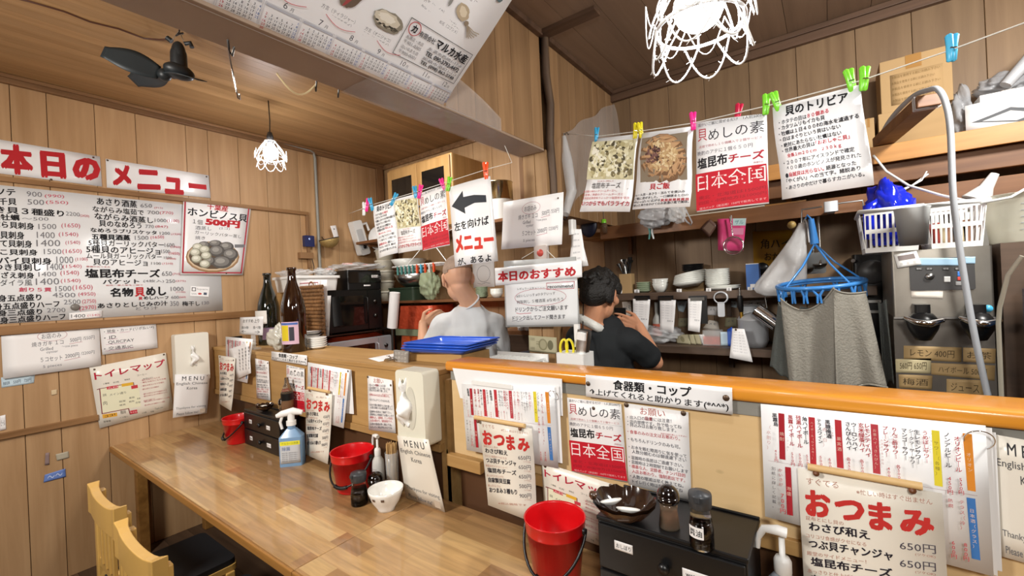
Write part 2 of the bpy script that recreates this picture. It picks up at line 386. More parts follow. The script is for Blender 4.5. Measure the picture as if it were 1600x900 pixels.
# left wall
mb = MB(); seams = [-2.4+.21*i for i in range(13)]
seams = [s_ for s_ in seams if s_ < .2]+[.35, .496, .708, .913, 1.199, 1.339, 1.548, 1.76, 2.03, 2.25, 2.40, 2.56, 2.784, YB]
for a, b in zip(seams, seams[1:]): mb.box(XL-.014, a+.0014, 0, XL, b-.0014, CZ, MC['plank_wall'])
mb.box(XL-.06, YF, 0, XL-.012, YB, CZ, MC['gap_dark'])
struct(mb.build('wall_left', bevel=.0015, seg=1))
# back wall of the kitchen
mb = MB(); planks(mb, 'x', XL, HX0+.05, 0, CZ, YB, MC['plank_wall'], [.21, .19, .23], face_dir=-1)
planks(mb, 'x', HX0+.05, XR, 0, CZ, YB, MC['plank_kitchen'], [.235, .262, .22, .25], face_dir=-1)
mb.box(XL-.06, YB+.012, 0, XR+.06, YB+.06, CZ, MC['gap_dark'])
struct(mb.build('wall_back', bevel=.0015, seg=1))
mb = MB(); planks(mb, 'y', YF, YB, 0, CZ, XR, MC['plank_kitchen'], [.21, .24], face_dir=-1); struct(mb.build('wall_right'))
mb = MB(); planks(mb, 'x', XL, XR, 0, CZ, YF, MC['plank_wall'], [.21, .24]); struct(mb.build('wall_front'))
# the boarded header over the counter opening, and the post that carries it
mb = MB()
planks(mb, 'y', YF, POSTY-.012, HZ, CZ, HX1, MC['plank_header'], [.12, .17, .09, .15, .11, .16])
planks(mb, 'y', POSTY+.08, YB, 2.02, CZ, HX1, MC['plank_header'], [.1, .12, .08, .11, .13])
mb.box(HX0, YF, HZ-.012, HX1, POSTY-.01, HZ-.0005, MC['header_under'])
mb.box(HX0, YF, HZ, HX0+.014, YB, CZ, MC['plank_header'])
mb.box(HX0+.014, POSTY+.08, 2.02, HX1-.014, YB, 2.04, MC['header_under'])
struct(mb.build('wall_middle', bevel=.0012, seg=1))
wood('post_wood', 'b18f66', '866440', 2, 4, 10, .55, vary=.1)
mb = MB(); mb.box(HX0, POSTY, 0, HX1-.075, POSTY+.1, HZ, MC['post_wood']); mb.box(HX1-.073, POSTY+.004, 0, HX1, POSTY+.1, HZ, MC['post_wood'])
mb.box(HX0-.012, POSTY-.004, HZ-.35, HX0+.014, POSTY+.09, HZ, MC['trim_wood_z'])
struct(mb.build('trim_1', bevel=.003))
# the crooked dark corner pole on the header, ceiling battens and cornices
mb = MB(); mb.tube([(HX1+.012, POSTY+.03, CZ-.005), (HX1+.014, POSTY+.02, 2.75), (HX1+.02, POSTY+.045, 2.6), (HX1+.014, POSTY+.03, 2.4), (HX1+.012, POSTY+.05, 2.2), (HX1+.012, POSTY+.05, 1.95)], [.02, .024, .022, .024, .022, .02], wood('pole_dark', '6a543f', '43332a', 2, 6, 8, .6), 10); struct(mb.build('trim_2'))
mb = MB(); mb.box(HX1, YB-.03, CZ-.075, XR, YB, CZ-.002, MC['trim_wood_x']); mb.box(HX1, YB-.045, CZ-.03, XR, YB-.03, CZ-.002, MC['trim_wood_x']); struct(mb.build('trim_3', bevel=.003))
mb = MB(); mb.box(XL, YF, CZ-.05, XL+.03, YB, CZ-.002, MC['trim_wood_y']); mb.box(XL+.03, YF, CZ-.022, XL+.05, YB, CZ-.002, MC['trim_wood_y']); mb.box(XL, YB-.02, CZ-.05, HX0, YB, CZ-.002, MC['trim_wood_y']); struct(mb.build('trim_4', bevel=.004))
mb = MB(); mb.box(HX1, POSTY-.03, CZ-.02, HX1+.33, POSTY+.04, CZ, MC['trim_wood_x']); mb.box(HX1, YF, CZ-.03, HX1+.03, POSTY-.02, CZ, MC['trim_wood_x']); mb.box(HX1, POSTY+.05, CZ-.03, HX1+.03, YB-.05, CZ, MC['trim_wood_x']); struct(mb.build('trim_5', bevel=.002))
# rails on the left wall
wood('rail_wood', 'a27a50', '77532f', 1, 5, 12, .5)
mb = MB(); mb.box(XL, YF, 2.355, XL+.022, 2.10, 2.385, MC['rail_wood']); struct(mb.build('trim_6', bevel=.002))
mb = MB(); mb.box(XL, YF, 1.485, XL+.02, 1.75, 1.535, MC['rail_wood']); struct(mb.build('trim_7', bevel=.002))
mb = MB(); mb.box(XL, YF, .905, XL+.02, .66, .94, MC['rail_wood']); struct(mb.build('trim_8', bevel=.002))
mb = MB(); mb.box(XL, 2.075, 1.88, XL+.022, 2.10, 2.354, MC['trim_wood_z']); struct(mb.build('trim_9', bevel=.002))
mb = MB(); mb.box(XL, YB-.1, 0, XL+.03, YB-.02, CZ-.05, MC['trim_wood_z']); struct(mb.build('trim_10', bevel=.002))

# ================================================================ TABLES
def butcher(name):
    if name in MC: return MC[name]
    m = bpy.data.materials.new(name); m.use_nodes = True; nt = m.node_tree; p = nt.nodes['Principled BSDF']; N = nt.nodes.new; L = nt.links.new
    tc = N('ShaderNodeTexCoord'); br = N('ShaderNodeTexBrick'); L(tc.outputs['Object'], br.inputs['Vector'])
    br.offset = .37; br.inputs['Scale'].default_value = 1.0; br.inputs['Brick Width'].default_value = .42; br.inputs['Row Height'].default_value = .072
    br.inputs['Mortar Size'].default_value = .0006; br.inputs['Mortar Smooth'].default_value = 0; br.inputs['Bias'].default_value = 0
    br.inputs['Color1'].default_value = (0, 0, 0, 1); br.inputs['Color2'].default_value = (1, 1, 1, 1); br.inputs['Mortar'].default_value = (.3, .3, .3, 1)
    rp = N('ShaderNodeValToRGB'); e = rp.color_ramp.elements; e[0].position = 0; e[0].color = (*lin('9a744c'), 1); e[1].position = 1; e[1].color = (*lin('ccaa76'), 1)
    for pos, h in ((.2, 'a98153'), (.55, 'b48e5e'), (.85, 'bf9a67')): q = e.new(pos); q.color = (*lin(h), 1)
    L(br.outputs['Color'], rp.inputs[0])
    mp = N('ShaderNodeMapping'); mp.inputs['Scale'].default_value = (2.2, 26, 26); L(tc.outputs['Object'], mp.inputs[0])
    n1 = N('ShaderNodeTexNoise'); n1.inputs['Scale'].default_value = 1.6; n1.inputs['Detail'].default_value = 6; n1.inputs['Distortion'].default_value = .8; L(mp.outputs[0], n1.inputs['Vector'])
    mr = N('ShaderNodeMapRange'); mr.inputs['From Min'].default_value = .3; mr.inputs['From Max'].default_value = .7; mr.inputs['To Min'].default_value = .74; mr.inputs['To Max'].default_value = 1.14; L(n1.outputs['Fac'], mr.inputs[0])
    vm = N('ShaderNodeVectorMath'); vm.operation = 'SCALE'; L(rp.outputs[0], vm.inputs[0]); L(mr.outputs[0], vm.inputs['Scale']); L(vm.outputs[0], p.inputs['Base Color'])
    p.inputs['Roughness'].default_value = .34; p.inputs['Coat Weight'].default_value = .7; p.inputs['Coat Roughness'].default_value = .07
    n2 = N('ShaderNodeTexNoise'); n2.inputs['Scale'].default_value = 7; n2.inputs['Detail'].default_value = 2; L(tc.outputs['Object'], n2.inputs['Vector'])
    b = N('ShaderNodeBump'); b.inputs['Strength'].default_value = .12; b.inputs['Distance'].default_value = .01; L(n2.outputs['Fac'], b.inputs['Height']); L(b.outputs[0], p.inputs['Coat Normal'])
    MC[name] = m; return m
butcher('butcher')
wood('table_edge', 'a8793f', '7d5527', 0, 5, 12, .4)
TZ, TY0, TY1, TXS = .72, .704, 1.325, -1.467
def table(x0, x1, label, round_end=False):
    t = thing('wooden_table', label, 'table', ((x0+x1)/2, (TY0+TY1)/2, 0))
    hw, hd = (x1-x0)/2, (TY1-TY0)/2
    mb = MB()
    mb.box(-hw, -hd+.012, TZ-.03, hw, hd, TZ, MC['butcher']); mb.build('tabletop', t, bevel=.003)
    mb = MB(); mb.box(-hw, -hd, TZ-.034, hw, -hd+.0115, TZ-.001, MC['table_edge']); mb.build('edge_strip', t, bevel=.004)
    mb = MB(); mb.box(-hw+.05, -hd+.09, TZ-.11, hw-.05, -hd+.115, TZ-.031, MC['table_edge']); mb.box(-hw+.05, hd-.1, TZ-.11, hw-.05, hd-.075, TZ-.031, MC['table_edge']); mb.build('apron', t)
    for sx in (-1, 1):
        for sy in (-1, 1):
            mb = MB(); cx, cy = sx*(hw-.1), sy*(hd-.13); mb.box(cx-.028, cy-.028, 0, cx+.028, cy+.028, TZ-.031, MC['table_edge']); mb.build('leg', t, bevel=.004)
    return t
table(XL+.002, TXS-.001, 'long glossy wooden table with chairs, running along the counter to the left wall')
table(TXS+.001, 1.6, 'glossy wooden table in front with the large red bucket and black drawer box on it')
# clear cover sheet lying on the far table
mat('clear_sheet', 'ffffff', .06, trans=1.0, alpha=.16, spec=.6, bump=.12, bs=5)
mb = MB(); mb.sheet(lambda u, v: (-3.62+(2.12)*u, TY0+.004+(.56)*(1-v), TZ+.0012), 20, 6, MC['clear_sheet']); tag(mb.build('table_cover'), 'clear plastic sheet laid over the far table', 'table cover')

# ================================================================ COUNTER
wood('counter_panel', 'd9bd8f', 'c6a472', 0, 2.6, 9, .5, vary=.06, knots=6.5, contrast=.7)
wood('counter_raw', 'c09a63', '9c7645', 0, 3, 10, .5, vary=.08, knots=3.2)
wood('varnished_top', 'e09a34', 'c4741c', 0, 3.2, 9, .36, coat=.35, vary=.05)
wood('plinth_brown', '5a3d26', '4a3020', 0, 2, 6, .45, vary=.05); wood('grey_strip', '8e8c84', '6f6d66', 0, 5, 12, .6, vary=.05)
CY = 1.31
c = thing('serving_counter', 'long serving counter with orange varnished top board and pale plywood front', 'counter', (.15, CY, 0))
X0, X1 = -1.29-.15, 1.6-.15
mb = MB(); mb.rbox(X0-.02, -.012, 1.285, X1, .14, 1.325, MC['varnished_top'], .014, 4, axis='x'); mb.build('counter_top', c)
mb = MB(); mb.box(X0, 0, .945, X1, .02, 1.25, MC['counter_panel']); mb.build('front_panel', c)
mb = MB(); mb.box(X0, -.004, 1.25, X1, .02, 1.2845, MC['grey_strip']); mb.build('grey_batten', c)
mb = MB(); mb.box(X0, -.012, .905, X1, .02, .944, MC['counter_raw']); mb.build('lower_batten', c, bevel=.002)
mb = MB(); mb.box(X0, .03, 0, X1, .06, .905, MC['plinth_brown']); mb.build('plinth_panel', c)
mb = MB(); mb.box(X0, .06, .86, X1, .2, .9, MC['counter_raw']); mb.build('inner_shelf', c)
mb = MB(); mb.box(X0-.012, -.04, .9, X0+.17, -.012, .95, MC['counter_raw']); mb.build('ledge_block', c, bevel=.004)
c2 = thing('wooden_counter', 'raw timber counter box at the left carrying bottles and dishes', 'counter', (-2.58, CY, 0))
A0, A1 = XL+.003+2.58, -1.37+2.58
mb = MB(); mb.box(A0, -.006, 1.258, A1, .36, 1.28, MC['counter_raw']); mb.build('counter_top', c2, bevel=.003)
mb = MB(); mb.box(A0, 0, .965, A1-.1, .02, 1.2575, MC['counter_raw']); mb.box(A1-.1+.002, 0, .965, A1, .02, 1.2575, MC['counter_raw']); mb.build('front_panel', c2)
mb = MB(); mb.box(A0, -.008, .93, A1, .02, .964, MC['counter_raw']); mb.build('lower_batten', c2, bevel=.002)
mb = MB(); mb.box(A0, .03, 0, A1, .05, .93, MC['plinth_brown']); mb.build('plinth_panel', c2)
mb = MB(); mb.box(A1-.02, .02, .3, A1, .34, 1.2575, MC['counter_raw']); mb.build('end_board', c2)
mb = MB(); mb.box(A1+.018, .02, .9, A1+.04, .09, 1.24, MC['counter_raw']); mb.build('slat', c2)

# ================================================================ CHAIRS
mat('chair_wood', 'c49c55', .38, var=.1, vs=14, coat=.3)
def chair(x, y, label):
    t = thing('dining_chair', label, 'chair', (x, y, 0), 0, 'wooden chairs at the far table'); m = MC['chair_wood']
    hw = .19; top = .853
    for sx in (-1, 1):
        mb = MB(); mb.box(sx*hw-.018, -.018, 0, sx*hw+.018, .02, top-.03, m); mb.build('back_leg', t, bevel=.005)
    mb = MB()
    def rail(u, v):
        return None
    k = 10; vs = []; fs = []
    for i in range(k+1):
        u = -1+2*i/k; dip = .022*(1-abs(u)**4); yy = -.014-.012*(1-u*u); th = .03 if abs(u) < .85 else .042
        for (dy, dz) in ((-th/2, -.12), (th/2, -.12), (th/2, -dip+.004), (-th/2, -dip+.004)): vs.append((u*(hw+.022), yy+dy, top+dz))
    for i in range(k):
        for j in range(4): fs.append((i*4+j, i*4+(j+1) % 4, (i+1)*4+(j+1) % 4, (i+1)*4+j))
    fs += [(0, 3, 2, 1), (k*4, k*4+1, k*4+2, k*4+3)]
    mb.add(vs, fs, m); mb.build('top_rail', t, bevel=.003)
    mb = MB(); mb.box(-hw+.018, -.012, .5, hw-.018, .012, .54, m); mb.build('lower_rail', t, bevel=.004)
    for sx in (-.09, -.03, .03, .09):
        mb = MB(); mb.box(sx-.012, -.02, .54, sx+.012, -.006, top-.12, m); mb.build('back_slat', t, bevel=.002)
    mb = MB(); mb.rbox(-hw-.01, -.005, .405, hw+.01, .385, .43, m, .03, 4); mb.build('seat', t, bevel=.004)
    mb = MB(); mb.rbox(-hw-.004, .0, .4305, hw+.004, .38, .455, mat('seat_black', '17171a', .6), .03, 4); mb.build('seat_pad', t, bevel=.008)
    for sx in (-1, 1):
        mb = MB(); mb.box(sx*hw-.018, .33, 0, sx*hw+.018, .366, .405, m); mb.build('front_leg', t, bevel=.004)
        mb = MB(); mb.box(sx*hw-.01, .02, .18, sx*hw+.01, .33, .205, m); mb.build('stretcher', t)
    return t
chair(-2.42, .45, 'yellow wooden slat-back chair nearer the left wall')
chair(-1.865, .425, 'yellow wooden chair nearer the camera, at the bottom edge')

# ================================================================ PRINT HELPERS
def _crset(s, ox, oy, k): s.cr = (ox, oy, k); return s
def _uv(s, x, y):
    if getattr(s, 'ref', None): return s.ref.uv(x, y)
    ox, oy, k = s.cr; px, py = ox+x/k, oy+y/k
    TL, TR, BR, BL = s.q
    P = apl(px, py, s.o, s.n)
    u, v = .5, .5                                   # invert the bilinear patch
    for _ in range(12):
        q = (TL*(1-u)+TR*u)*(1-v)+(BL*(1-u)+BR*u)*v
        du = (TR-TL)*(1-v)+(BR-BL)*v; dv = (BL-TL)*(1-u)+(BR-TR)*u; r = P-q
        a, b, c = du.dot(du), du.dot(dv), dv.dot(dv); d1, d2 = r.dot(du), r.dot(dv); det = a*c-b*b
        u += (d1*c-d2*b)/det; v += (a*d2-b*d1)/det
    return u, v
def _X(s, txt, x0, y0, x1, y1, h, c=K, bold=0.0):
    u0, v0 = s.uv(x0, y0); u1, v1 = s.uv(x1, y1); xm, ym = (x0+x1)/2, (y0+y1)/2
    hh = abs(s.uv(xm, ym+h/2)[1]-s.uv(xm, ym-h/2)[1]); vm = (v0+v1)/2
    return s.T(txt, u0, vm-hh/2, u1, vm+hh/2, c, bold, skew=v0-v1)
def _XL(s, pts, c, t=.004, closed=False): return s.L([s.uv(*p) for p in pts], c, t, closed)
def _XP(s, pts, c): return s.P([s.uv(*p) for p in pts], c)
def _XE(s, cx, cy, rx, ry, c, rot=0.0, n=18):
    cr, sr = math.cos(rot), math.sin(rot)
    return s.P([s.uv(cx+rx*math.cos(2*PI*i/n)*cr-ry*math.sin(2*PI*i/n)*sr, cy+rx*math.cos(2*PI*i/n)*sr+ry*math.sin(2*PI*i/n)*cr) for i in range(n)], c)
Paper.crset, Paper.uv, Paper.X, Paper.XL, Paper.XP, Paper.XE = _crset, _uv, _X, _XL, _XP, _XE
PENB, PENR = '77777c', 'c4566a'

# ================================================================ CALENDAR POSTER
AL = V((1.44, 0, 1.135)).normalized(); P0 = V((HX1+.004, 0, 2.355))
def calp(y, a): return P0+V((0, y, 0))+AL*a
CY0, CY1, CA0, CA1 = .045, 1.24, -.027, .80
cal = Paper([calp(CY0, CA1), calp(CY1, CA1), calp(CY1, CA0), calp(CY0, CA0)], MC['laminate'], nx=8, ny=20, curl=lambda u, v: .012*math.sin(PI*v)*u*u)
def cu(y): return (y-CY0)/(CY1-CY0)
def cv(a): return (CA1-a)/(CA1-CA0)
hq = (CA1-CA0)
first = [2, 5, 5, 1, 3, 6, 1, 4, 0, 2, 5, 0]; days = [31, 28, 31, 30, 31, 30, 31, 31, 30, 31, 30, 31]
for mth in range(3, 13):
    y = 1.192-.0985*(12-mth); cal.N(str(mth), cu(y), cv(.07), .03, '4a4a50', 0, 1.0, None, 'c'); cal.N('月', cu(y+.013), cv(.066), .014, '4a4a50', 0, 1, None, 'l')
    cal.R(cu(y-.044), cv(.056), cu(y+.044), cv(.05), 'b9bcc4')
    for k in range(7): cal.N('日月火水木金土'[k], cu(y-.04+.0133*k), cv(.053), .0062, 'f4f4f4', 0, 1, None, 'c')
    x = first[mth-1]; r = 0
    for d in range(1, days[mth-1]+1):
        cal.N(str(d), cu(y-.04+.0133*x), cv(.043-.0098*r), .0115, 'c43a48' if x == 0 else '4a6cb0' if x == 6 else '44454c', .01, 1, None, 'c')
        x += 1
        if x == 7: x = 0; r += 1
    cal.L([(cu(y-.047), cv(.059)), (cu(y+.047), cv(.059)), (cu(y+.047), cv(-.012)), (cu(y-.047), cv(-.012))], 'c9ccd2', .0008, True)
bx0, bx1, bt, bb = cu(.938), cu(1.222), cv(.212), cv(.088)
cal.L([(bx0, bt), (bx1, bt), (bx1, bb), (bx0, bb)], '35353a', .0016, True)
def cb(u, v): return bx0+(bx1-bx0)*u, bt+(bb-bt)*v
def CT(t, a, b, c_, d, col=K, bold=0): p, q = cb(a, b), cb(c_, d); cal.T(t, p[0], p[1], q[0], q[1], col, bold)
p = cb(.1, .2); cal.ell(p[0], p[1], .018, .026, RED, .002); CT('カ', .065, .1, .135, .3, K, .03)
CT('有限会社', .18, .15, .42, .3, '2c2c30', .008); CT('マルカ水産', .44, .08, .97, .36, K, .024)
CT('糸満店・本店', .05, .4, .3, .5, '77777c'); CT('〒901-0305', .05, .54, .3, .63, '77777c'); CT('泊いゆまち店', .05, .68, .3, .78, '77777c'); CT('〒900-0001', .05, .82, .3, .91, '77777c')
CT('糸満市西崎1-17-8', .38, .4, .95, .5, '77777c'); CT('TEL 090-3793-4472', .38, .53, .95, .66, '2c2c30', .02); CT('那覇市港町1-1-1', .38, .7, .95, .79, '77777c'); CT('TEL (098) 862-5748', .38, .82, .95, .95, '2c2c30', .02)
# the printed shellfish pictures and their captions
random.seed(5)
def blob(cx, cy, rx, ry, c, n=22, rough=.12, rot=0.0):
    pts = []
    for i in range(n):
        t = 2*PI*i/n; r = 1+random.uniform(-rough, rough); a, b = rx*r*math.cos(t), ry*r*math.sin(t)
        pts.append((cu(cx+a*math.cos(rot)-b*math.sin(rot)), cv(cy+a*math.sin(rot)+b*math.cos(rot))))
    cal.P(pts[::-1], c)
def oyster(cx, cy, s):
    blob(cx, cy, .052*s, .03*s, '8d8676', rough=.08); blob(cx-.004*s, cy+.004*s, .045*s, .022*s, 'cfc6b2', rough=.1); blob(cx-.008*s, cy+.008*s, .03*s, .012*s, 'e5dfd0', rough=.15)
    for k in range(16): blob(cx+random.uniform(-.035, .04)*s, cy-random.uniform(.008, .022)*s, .006*s, .003*s, random.choice(['4f4a40', '6d6557', '3c3932']), 8)
oyster(.875, .165, 1.0)
blob(.718, .17, .012, .03, '7a6a58', rot=.5); blob(.758, .172, .012, .034, '6b5a4c', rot=-.5); blob(.745, .17, .005, .03, 'a04848', rot=-.45); blob(.738, .2, .006, .012, 'c99a6a')
blob(1.09, .31, .032, .022, 'b7a68a', rough=.08, rot=-.5); blob(1.09, .312, .02, .012, 'd9ccb2', rot=-.5); blob(1.125, .288, .01, .008, '8a7a66')
for k in range(6):
    a = -.2-.25*k; cal.L([(cu(1.13), cv(.285)), (cu(1.15+.02*math.cos(a)), cv(.285+.03*math.sin(a))), (cu(1.165+.03*math.cos(a*1.3)), cv(.29+.04*math.sin(a)))], '9a8b76', .0022)
blob(1.16, .41, .012, .01, '5e6f72'); blob(1.19, .41, .012, .01, '55666a'); blob(.98, .36, .02, .012, 'd8b878'); blob(1.03, .33, .006, .03, '8f8f8a')
for k in range(5): oyster(.28+.12*k, .44+.03*(k % 2), .8); blob(.2+.2*k, .62, .035, .025, random.choice(['a88b6a', '8c7f72', '6f7a70', 'b39a80']), rough=.15)
for (cx, cy, a, b) in ((.735, .115, '方言（ティラジャー）', '和名（マガキガイ）'), (.868, .115, '方言（オニジャコ）', '和名（シャコガイ）'), (.99, .275, '方言（セーイカ）', '和名（ソデイカ）'), (1.075, .262, '方言（クブシミ）', '和名（コブシメ）'), (1.115, .372, '方言（アーサー貝）', '和名（アオサ）'), (.6, .23, '方言（ギーラ）', '和名（ヒメジャコ）'), (.45, .12, '方言（チンボーラ）', '和名（巻貝）')):
    cal.N(a, cu(cx), cv(cy), .016, '5c5c62', 0, .85, None, 'c'); cal.N(b, cu(cx), cv(cy-.016), .016, '5c5c62', 0, .85, None, 'c')
for y0 in (.55, .7, .87): cal.L([(cu(y0+.012*k), cv(.1-.014*math.sin(k*.4)-.001*k)) for k in range(0, 9)], 'c84a58', .0014)
cal.pin(.992, .985)
for u in (.02, .98): cal.mb.tube([cal.at(u, .01, .001), cal.at(u, .0, .001)+V((.004, 0, CZ-calp(0, CA1).z))], .0012, MC['cord_black'], 6)
cal.build('calendar_poster', 'large white shellfish calendar poster slung below the ceiling, held by cords', 'poster')

# ================================================================ LEFT WALL: signs, board, papers
WX = XL+.004
def wallq(*p, dx=0.0): return qx(WX+dx, *p)
s = Paper([V((WX, -.22, ax(156, 244.5, WX).z+.012)), ax(156, 244.5, WX), ax(159.5, 291.5, WX), V((WX, -.22, ax(159.5, 291.5, WX).z+.012))], MC['laminate'])
s.crset(0, 190, 2.7275)
s.X('本', 0, 155, 140, 168, 128, RED, .045); s.X('日', 172, 180, 280, 190, 112, RED, .05); s.X('の', 308, 200, 428, 205, 95, RED, .055)
for a in ((398, 153), (218, 247)): s.pin(*s.uv(*a))
s.build('menu_heading_sign', 'white sign with big red kanji at the far left above the menu board', 'sign')
s = Paper(wallq((165, 248), (326, 274), (329, 309.5), (167, 293)), MC['laminate']); s.crset(0, 190, 2.7275)
s.X('メ', 478, 225, 560, 232, 90, RED, .05); s.X('ニ', 583, 245, 683, 250, 85, RED, .05); s.X('ュ', 700, 270, 782, 278, 72, RED, .05); s.X('ー', 803, 272, 880, 280, 22, RED, .02)
for a in ((458, 165), (880, 235)): s.pin(*s.uv(*a))
s.build('menu_heading_sign', 'white sign with red katakana for menu, right of the other heading sign', 'sign')

yb1 = ax(348, 484, WX).y; zt, zb = 2.335, ax(347, 485, WX).z
mat('whiteboard', 'e3e5e6', .22, var=.05, vs=3, coat=.3)
b = Paper([V((WX, -.3, zt)), V((WX, yb1, zt)), V((WX, yb1, zb)), V((WX, -.3, zb))], MC['whiteboard'], thick=.003)
b.crset(0, 290, 4.093)
left = [('バターソテ', -240, 30, 98, 42, 45), ('平千貝', -70, 100, 105, 103, 45), ('活き貝３種盛り', -130, 145, 410, 180, 45), ('生牡蠣', -60, 200, 125, 205, 40), ('つぶら貝刺身', -110, 240, 218, 262, 45),
        ('赤貝刺身', -55, 313, 155, 320, 50), ('ほたて貝刺身', -110, 365, 205, 375, 48), ('しゃこ貝刺身', -130, 422, 240, 428, 40), ('バイ貝刺身', -10, 478, 330, 485, 45), ('つき貝刺し', -40, 520, 260, 525, 45),
        ('さざえ刺身', -50, 572, 218, 575, 42), ('ダイラ風', 0, 622, 205, 620, 42), ('刺身五点盛り', -80, 725, 265, 713, 45), ('刺身五点盛りハーフ', -100, 780, 380, 755, 45), ('刺身三点盛り', -80, 820, 270, 805, 40), ('刺身三点盛りハーフ', -60, 868, 418, 835, 42)]
for i, (t, x0, y0, x1, y1, h) in enumerate(left):
    if x0 < -5:                                   # the part the photograph shows, keeping the letters' width
        pass
    b.X(t, x0, y0, x1, y1, h, K, 0.0 if 'ダイラ' in t else .022)
b.X('創り５貫', 120, 665, 330, 665, 28, PENR, .02)
for t, x0, y0, x1, y1, h, c in [('900', 170, 52, 268, 58, 32, 1), ('(990)', 285, 68, 410, 72, 26, 0), ('500', 175, 104, 282, 108, 34, 1), ('(550)', 292, 108, 436, 112, 26, 0), ('2200', 420, 178, 510, 186, 26, 1), ('(2420)', 512, 194, 570, 198, 20, 0), ('〜500', 140, 212, 310, 214, 22, 1),
        ('1500', 245, 262, 360, 262, 34, 1), ('(1650)', 392, 258, 512, 260, 34, 0), ('1400', 235, 315, 350, 318, 40, 1), ('(1540)', 375, 314, 500, 316, 32, 0), ('1400', 232, 368, 385, 368, 42, 1), ('(1540)', 418, 368, 512, 366, 28, 0), ('1500', 280, 422, 392, 422, 34, 1), ('(1650)', 398, 424, 522, 422, 34, 0),
        ('1000', 360, 475, 468, 475, 44, 1), ('(1100)', 480, 474, 560, 472, 26, 0), ('1400', 300, 520, 400, 518, 44, 1), ('(1540)', 400, 520, 522, 518, 28, 0), ('1400', 245, 568, 360, 565, 30, 1), ('(1540)', 385, 562, 505, 560, 34, 0), ('1400', 228, 615, 378, 612, 42, 1), ('(1540)', 388, 612, 515, 610, 30, 0),
        ('1500', 355, 660, 455, 657, 34, 1), ('(1650)', 462, 656, 592, 652, 38, 0), ('4500', 335, 700, 482, 700, 30, 1), ('(4950)', 500, 698, 610, 695, 30, 0), ('2500', 408, 745, 515, 742, 30, 1), ('(2750)', 525, 745, 614, 740, 32, 0), ('2700', 300, 798, 418, 795, 28, 1), ('(2970)', 508, 790, 614, 778, 34, 0)]:
    b.X(t, x0, y0, x1, y1, h, PENB if c else PENR, -.012)
b.crset(130, 290, 4.2875)
for t, x0, y0, x1, y1, h, bo in [('あさり酒蒸', 90, 103, 360, 127, 48, .015), ('ながらみ塩茹で', 62, 155, 405, 182, 40, .01), ('ながらみ酒蒸し', 75, 203, 468, 234, 44, .015), ('貝のなめろう', 105, 252, 390, 270, 42, .015), ('なめろうブリスケッタ', 48, 296, 492, 316, 30, .02), ('五種貝酒蒸', 55, 342, 315, 350, 40, .03), ('5種貝ガーリックバター', 35, 382, 540, 398, 40, .008), ('5種貝のアヒージョ', 20, 425, 515, 442, 48, .015), ('ムール貝ガーリックバター', 20, 470, 525, 478, 36, .005), ('貝のアヒージョ', 65, 512, 430, 520, 42, .01), ('塩昆布チーズ', 10, 588, 515, 588, 60, .026), ('バケット', 130, 645, 375, 641, 32, .015), ('名物', 180, 716, 335, 713, 60, .026), ('めし', 420, 709, 555, 706, 60, .03), ('めしハーフ', 405, 752, 570, 750, 22, .015), ('あさりとしじみの汁', 95, 806, 565, 787, 34, .015)]:
    b.X(t, x0, y0, x1, y1, h, K, bo)
b.X('貝', 345, 713, 410, 711, 62, RED, .03); b.X('貝', 370, 755, 396, 755, 22, RED, .03); b.X('最強のおつまみ', 20, 542, 180, 545, 10, RED); b.X('当店一番人気をご飯で', 150, 668, 400, 666, 9, RED)
for t, x0, y0, x1, y1, h, c in [('650', 382, 134, 460, 136, 26, 1), ('(715)', 475, 150, 532, 152, 14, 0), ('700', 430, 179, 508, 182, 24, 1), ('(770)', 512, 184, 602, 186, 24, 0), ('1000', 478, 232, 556, 235, 24, 1), ('(1100)', 560, 238, 642, 240, 26, 0), ('770', 415, 273, 472, 275, 24, 1), ('(847)', 482, 276, 566, 278, 20, 0), ('1200', 512, 319, 580, 320, 20, 1), ('(1320)', 588, 326, 655, 328, 16, 0), ('1500', 345, 350, 436, 350, 28, 1), ('(1650)', 450, 350, 540, 346, 26, 0), ('1600', 545, 398, 610, 400, 28, 1), ('(1760)', 585, 412, 650, 414, 18, 0), ('1500', 522, 440, 580, 442, 24, 1), ('(1650)', 572, 455, 645, 458, 24, 0), ('1500', 540, 482, 592, 484, 16, 1), ('(1650)', 560, 490, 620, 492, 14, 0), ('1100', 455, 520, 520, 522, 18, 1), ('(1210)', 528, 524, 600, 524, 16, 0), ('650', 526, 590, 594, 590, 30, 1), ('(715)', 598, 594, 655, 594, 18, 0), ('(4枚入)', 402, 640, 540, 640, 22, 1), ('250', 552, 640, 615, 640, 24, 1), ('(275)', 620, 640, 686, 640, 14, 0), ('1000', 585, 692, 672, 692, 28, 1), ('(1100)', 620, 714, 684, 714, 12, 0), ('600', 588, 748, 640, 748, 20, 1), ('(660)', 642, 748, 686, 748, 16, 0), ('350', 582, 790, 640, 790, 32, 1), ('とり汁', 352, 824, 500, 818, 22, 1)]:
    b.X(t, x0, y0, x1, y1, h, PENB if c else PENR, -.012)
b.crset(250, 290, 4)
b.X('梅干し', 138, 738, 248, 736, 30, K, .01); b.X('130', 262, 734, 305, 732, 20, PENB)
b.XP([(190, 628), (308, 634), (302, 695), (186, 690)], 'f1f1f1'); b.XL([(200, 638), (222, 639), (221, 658), (199, 657)], '333338', .0025, True); b.X('Square', 230, 648, 298, 650, 14, '8a8a90'); b.X('VISA', 196, 676, 228, 677, 8, '556'+'070'); b.XE(248, 676, 12, 6, 'c04848'); b.XP([(272, 668), (292, 669), (291, 684), (271, 683)], '4a5568')
m_ = b.uv(115*1.0+0, 0)
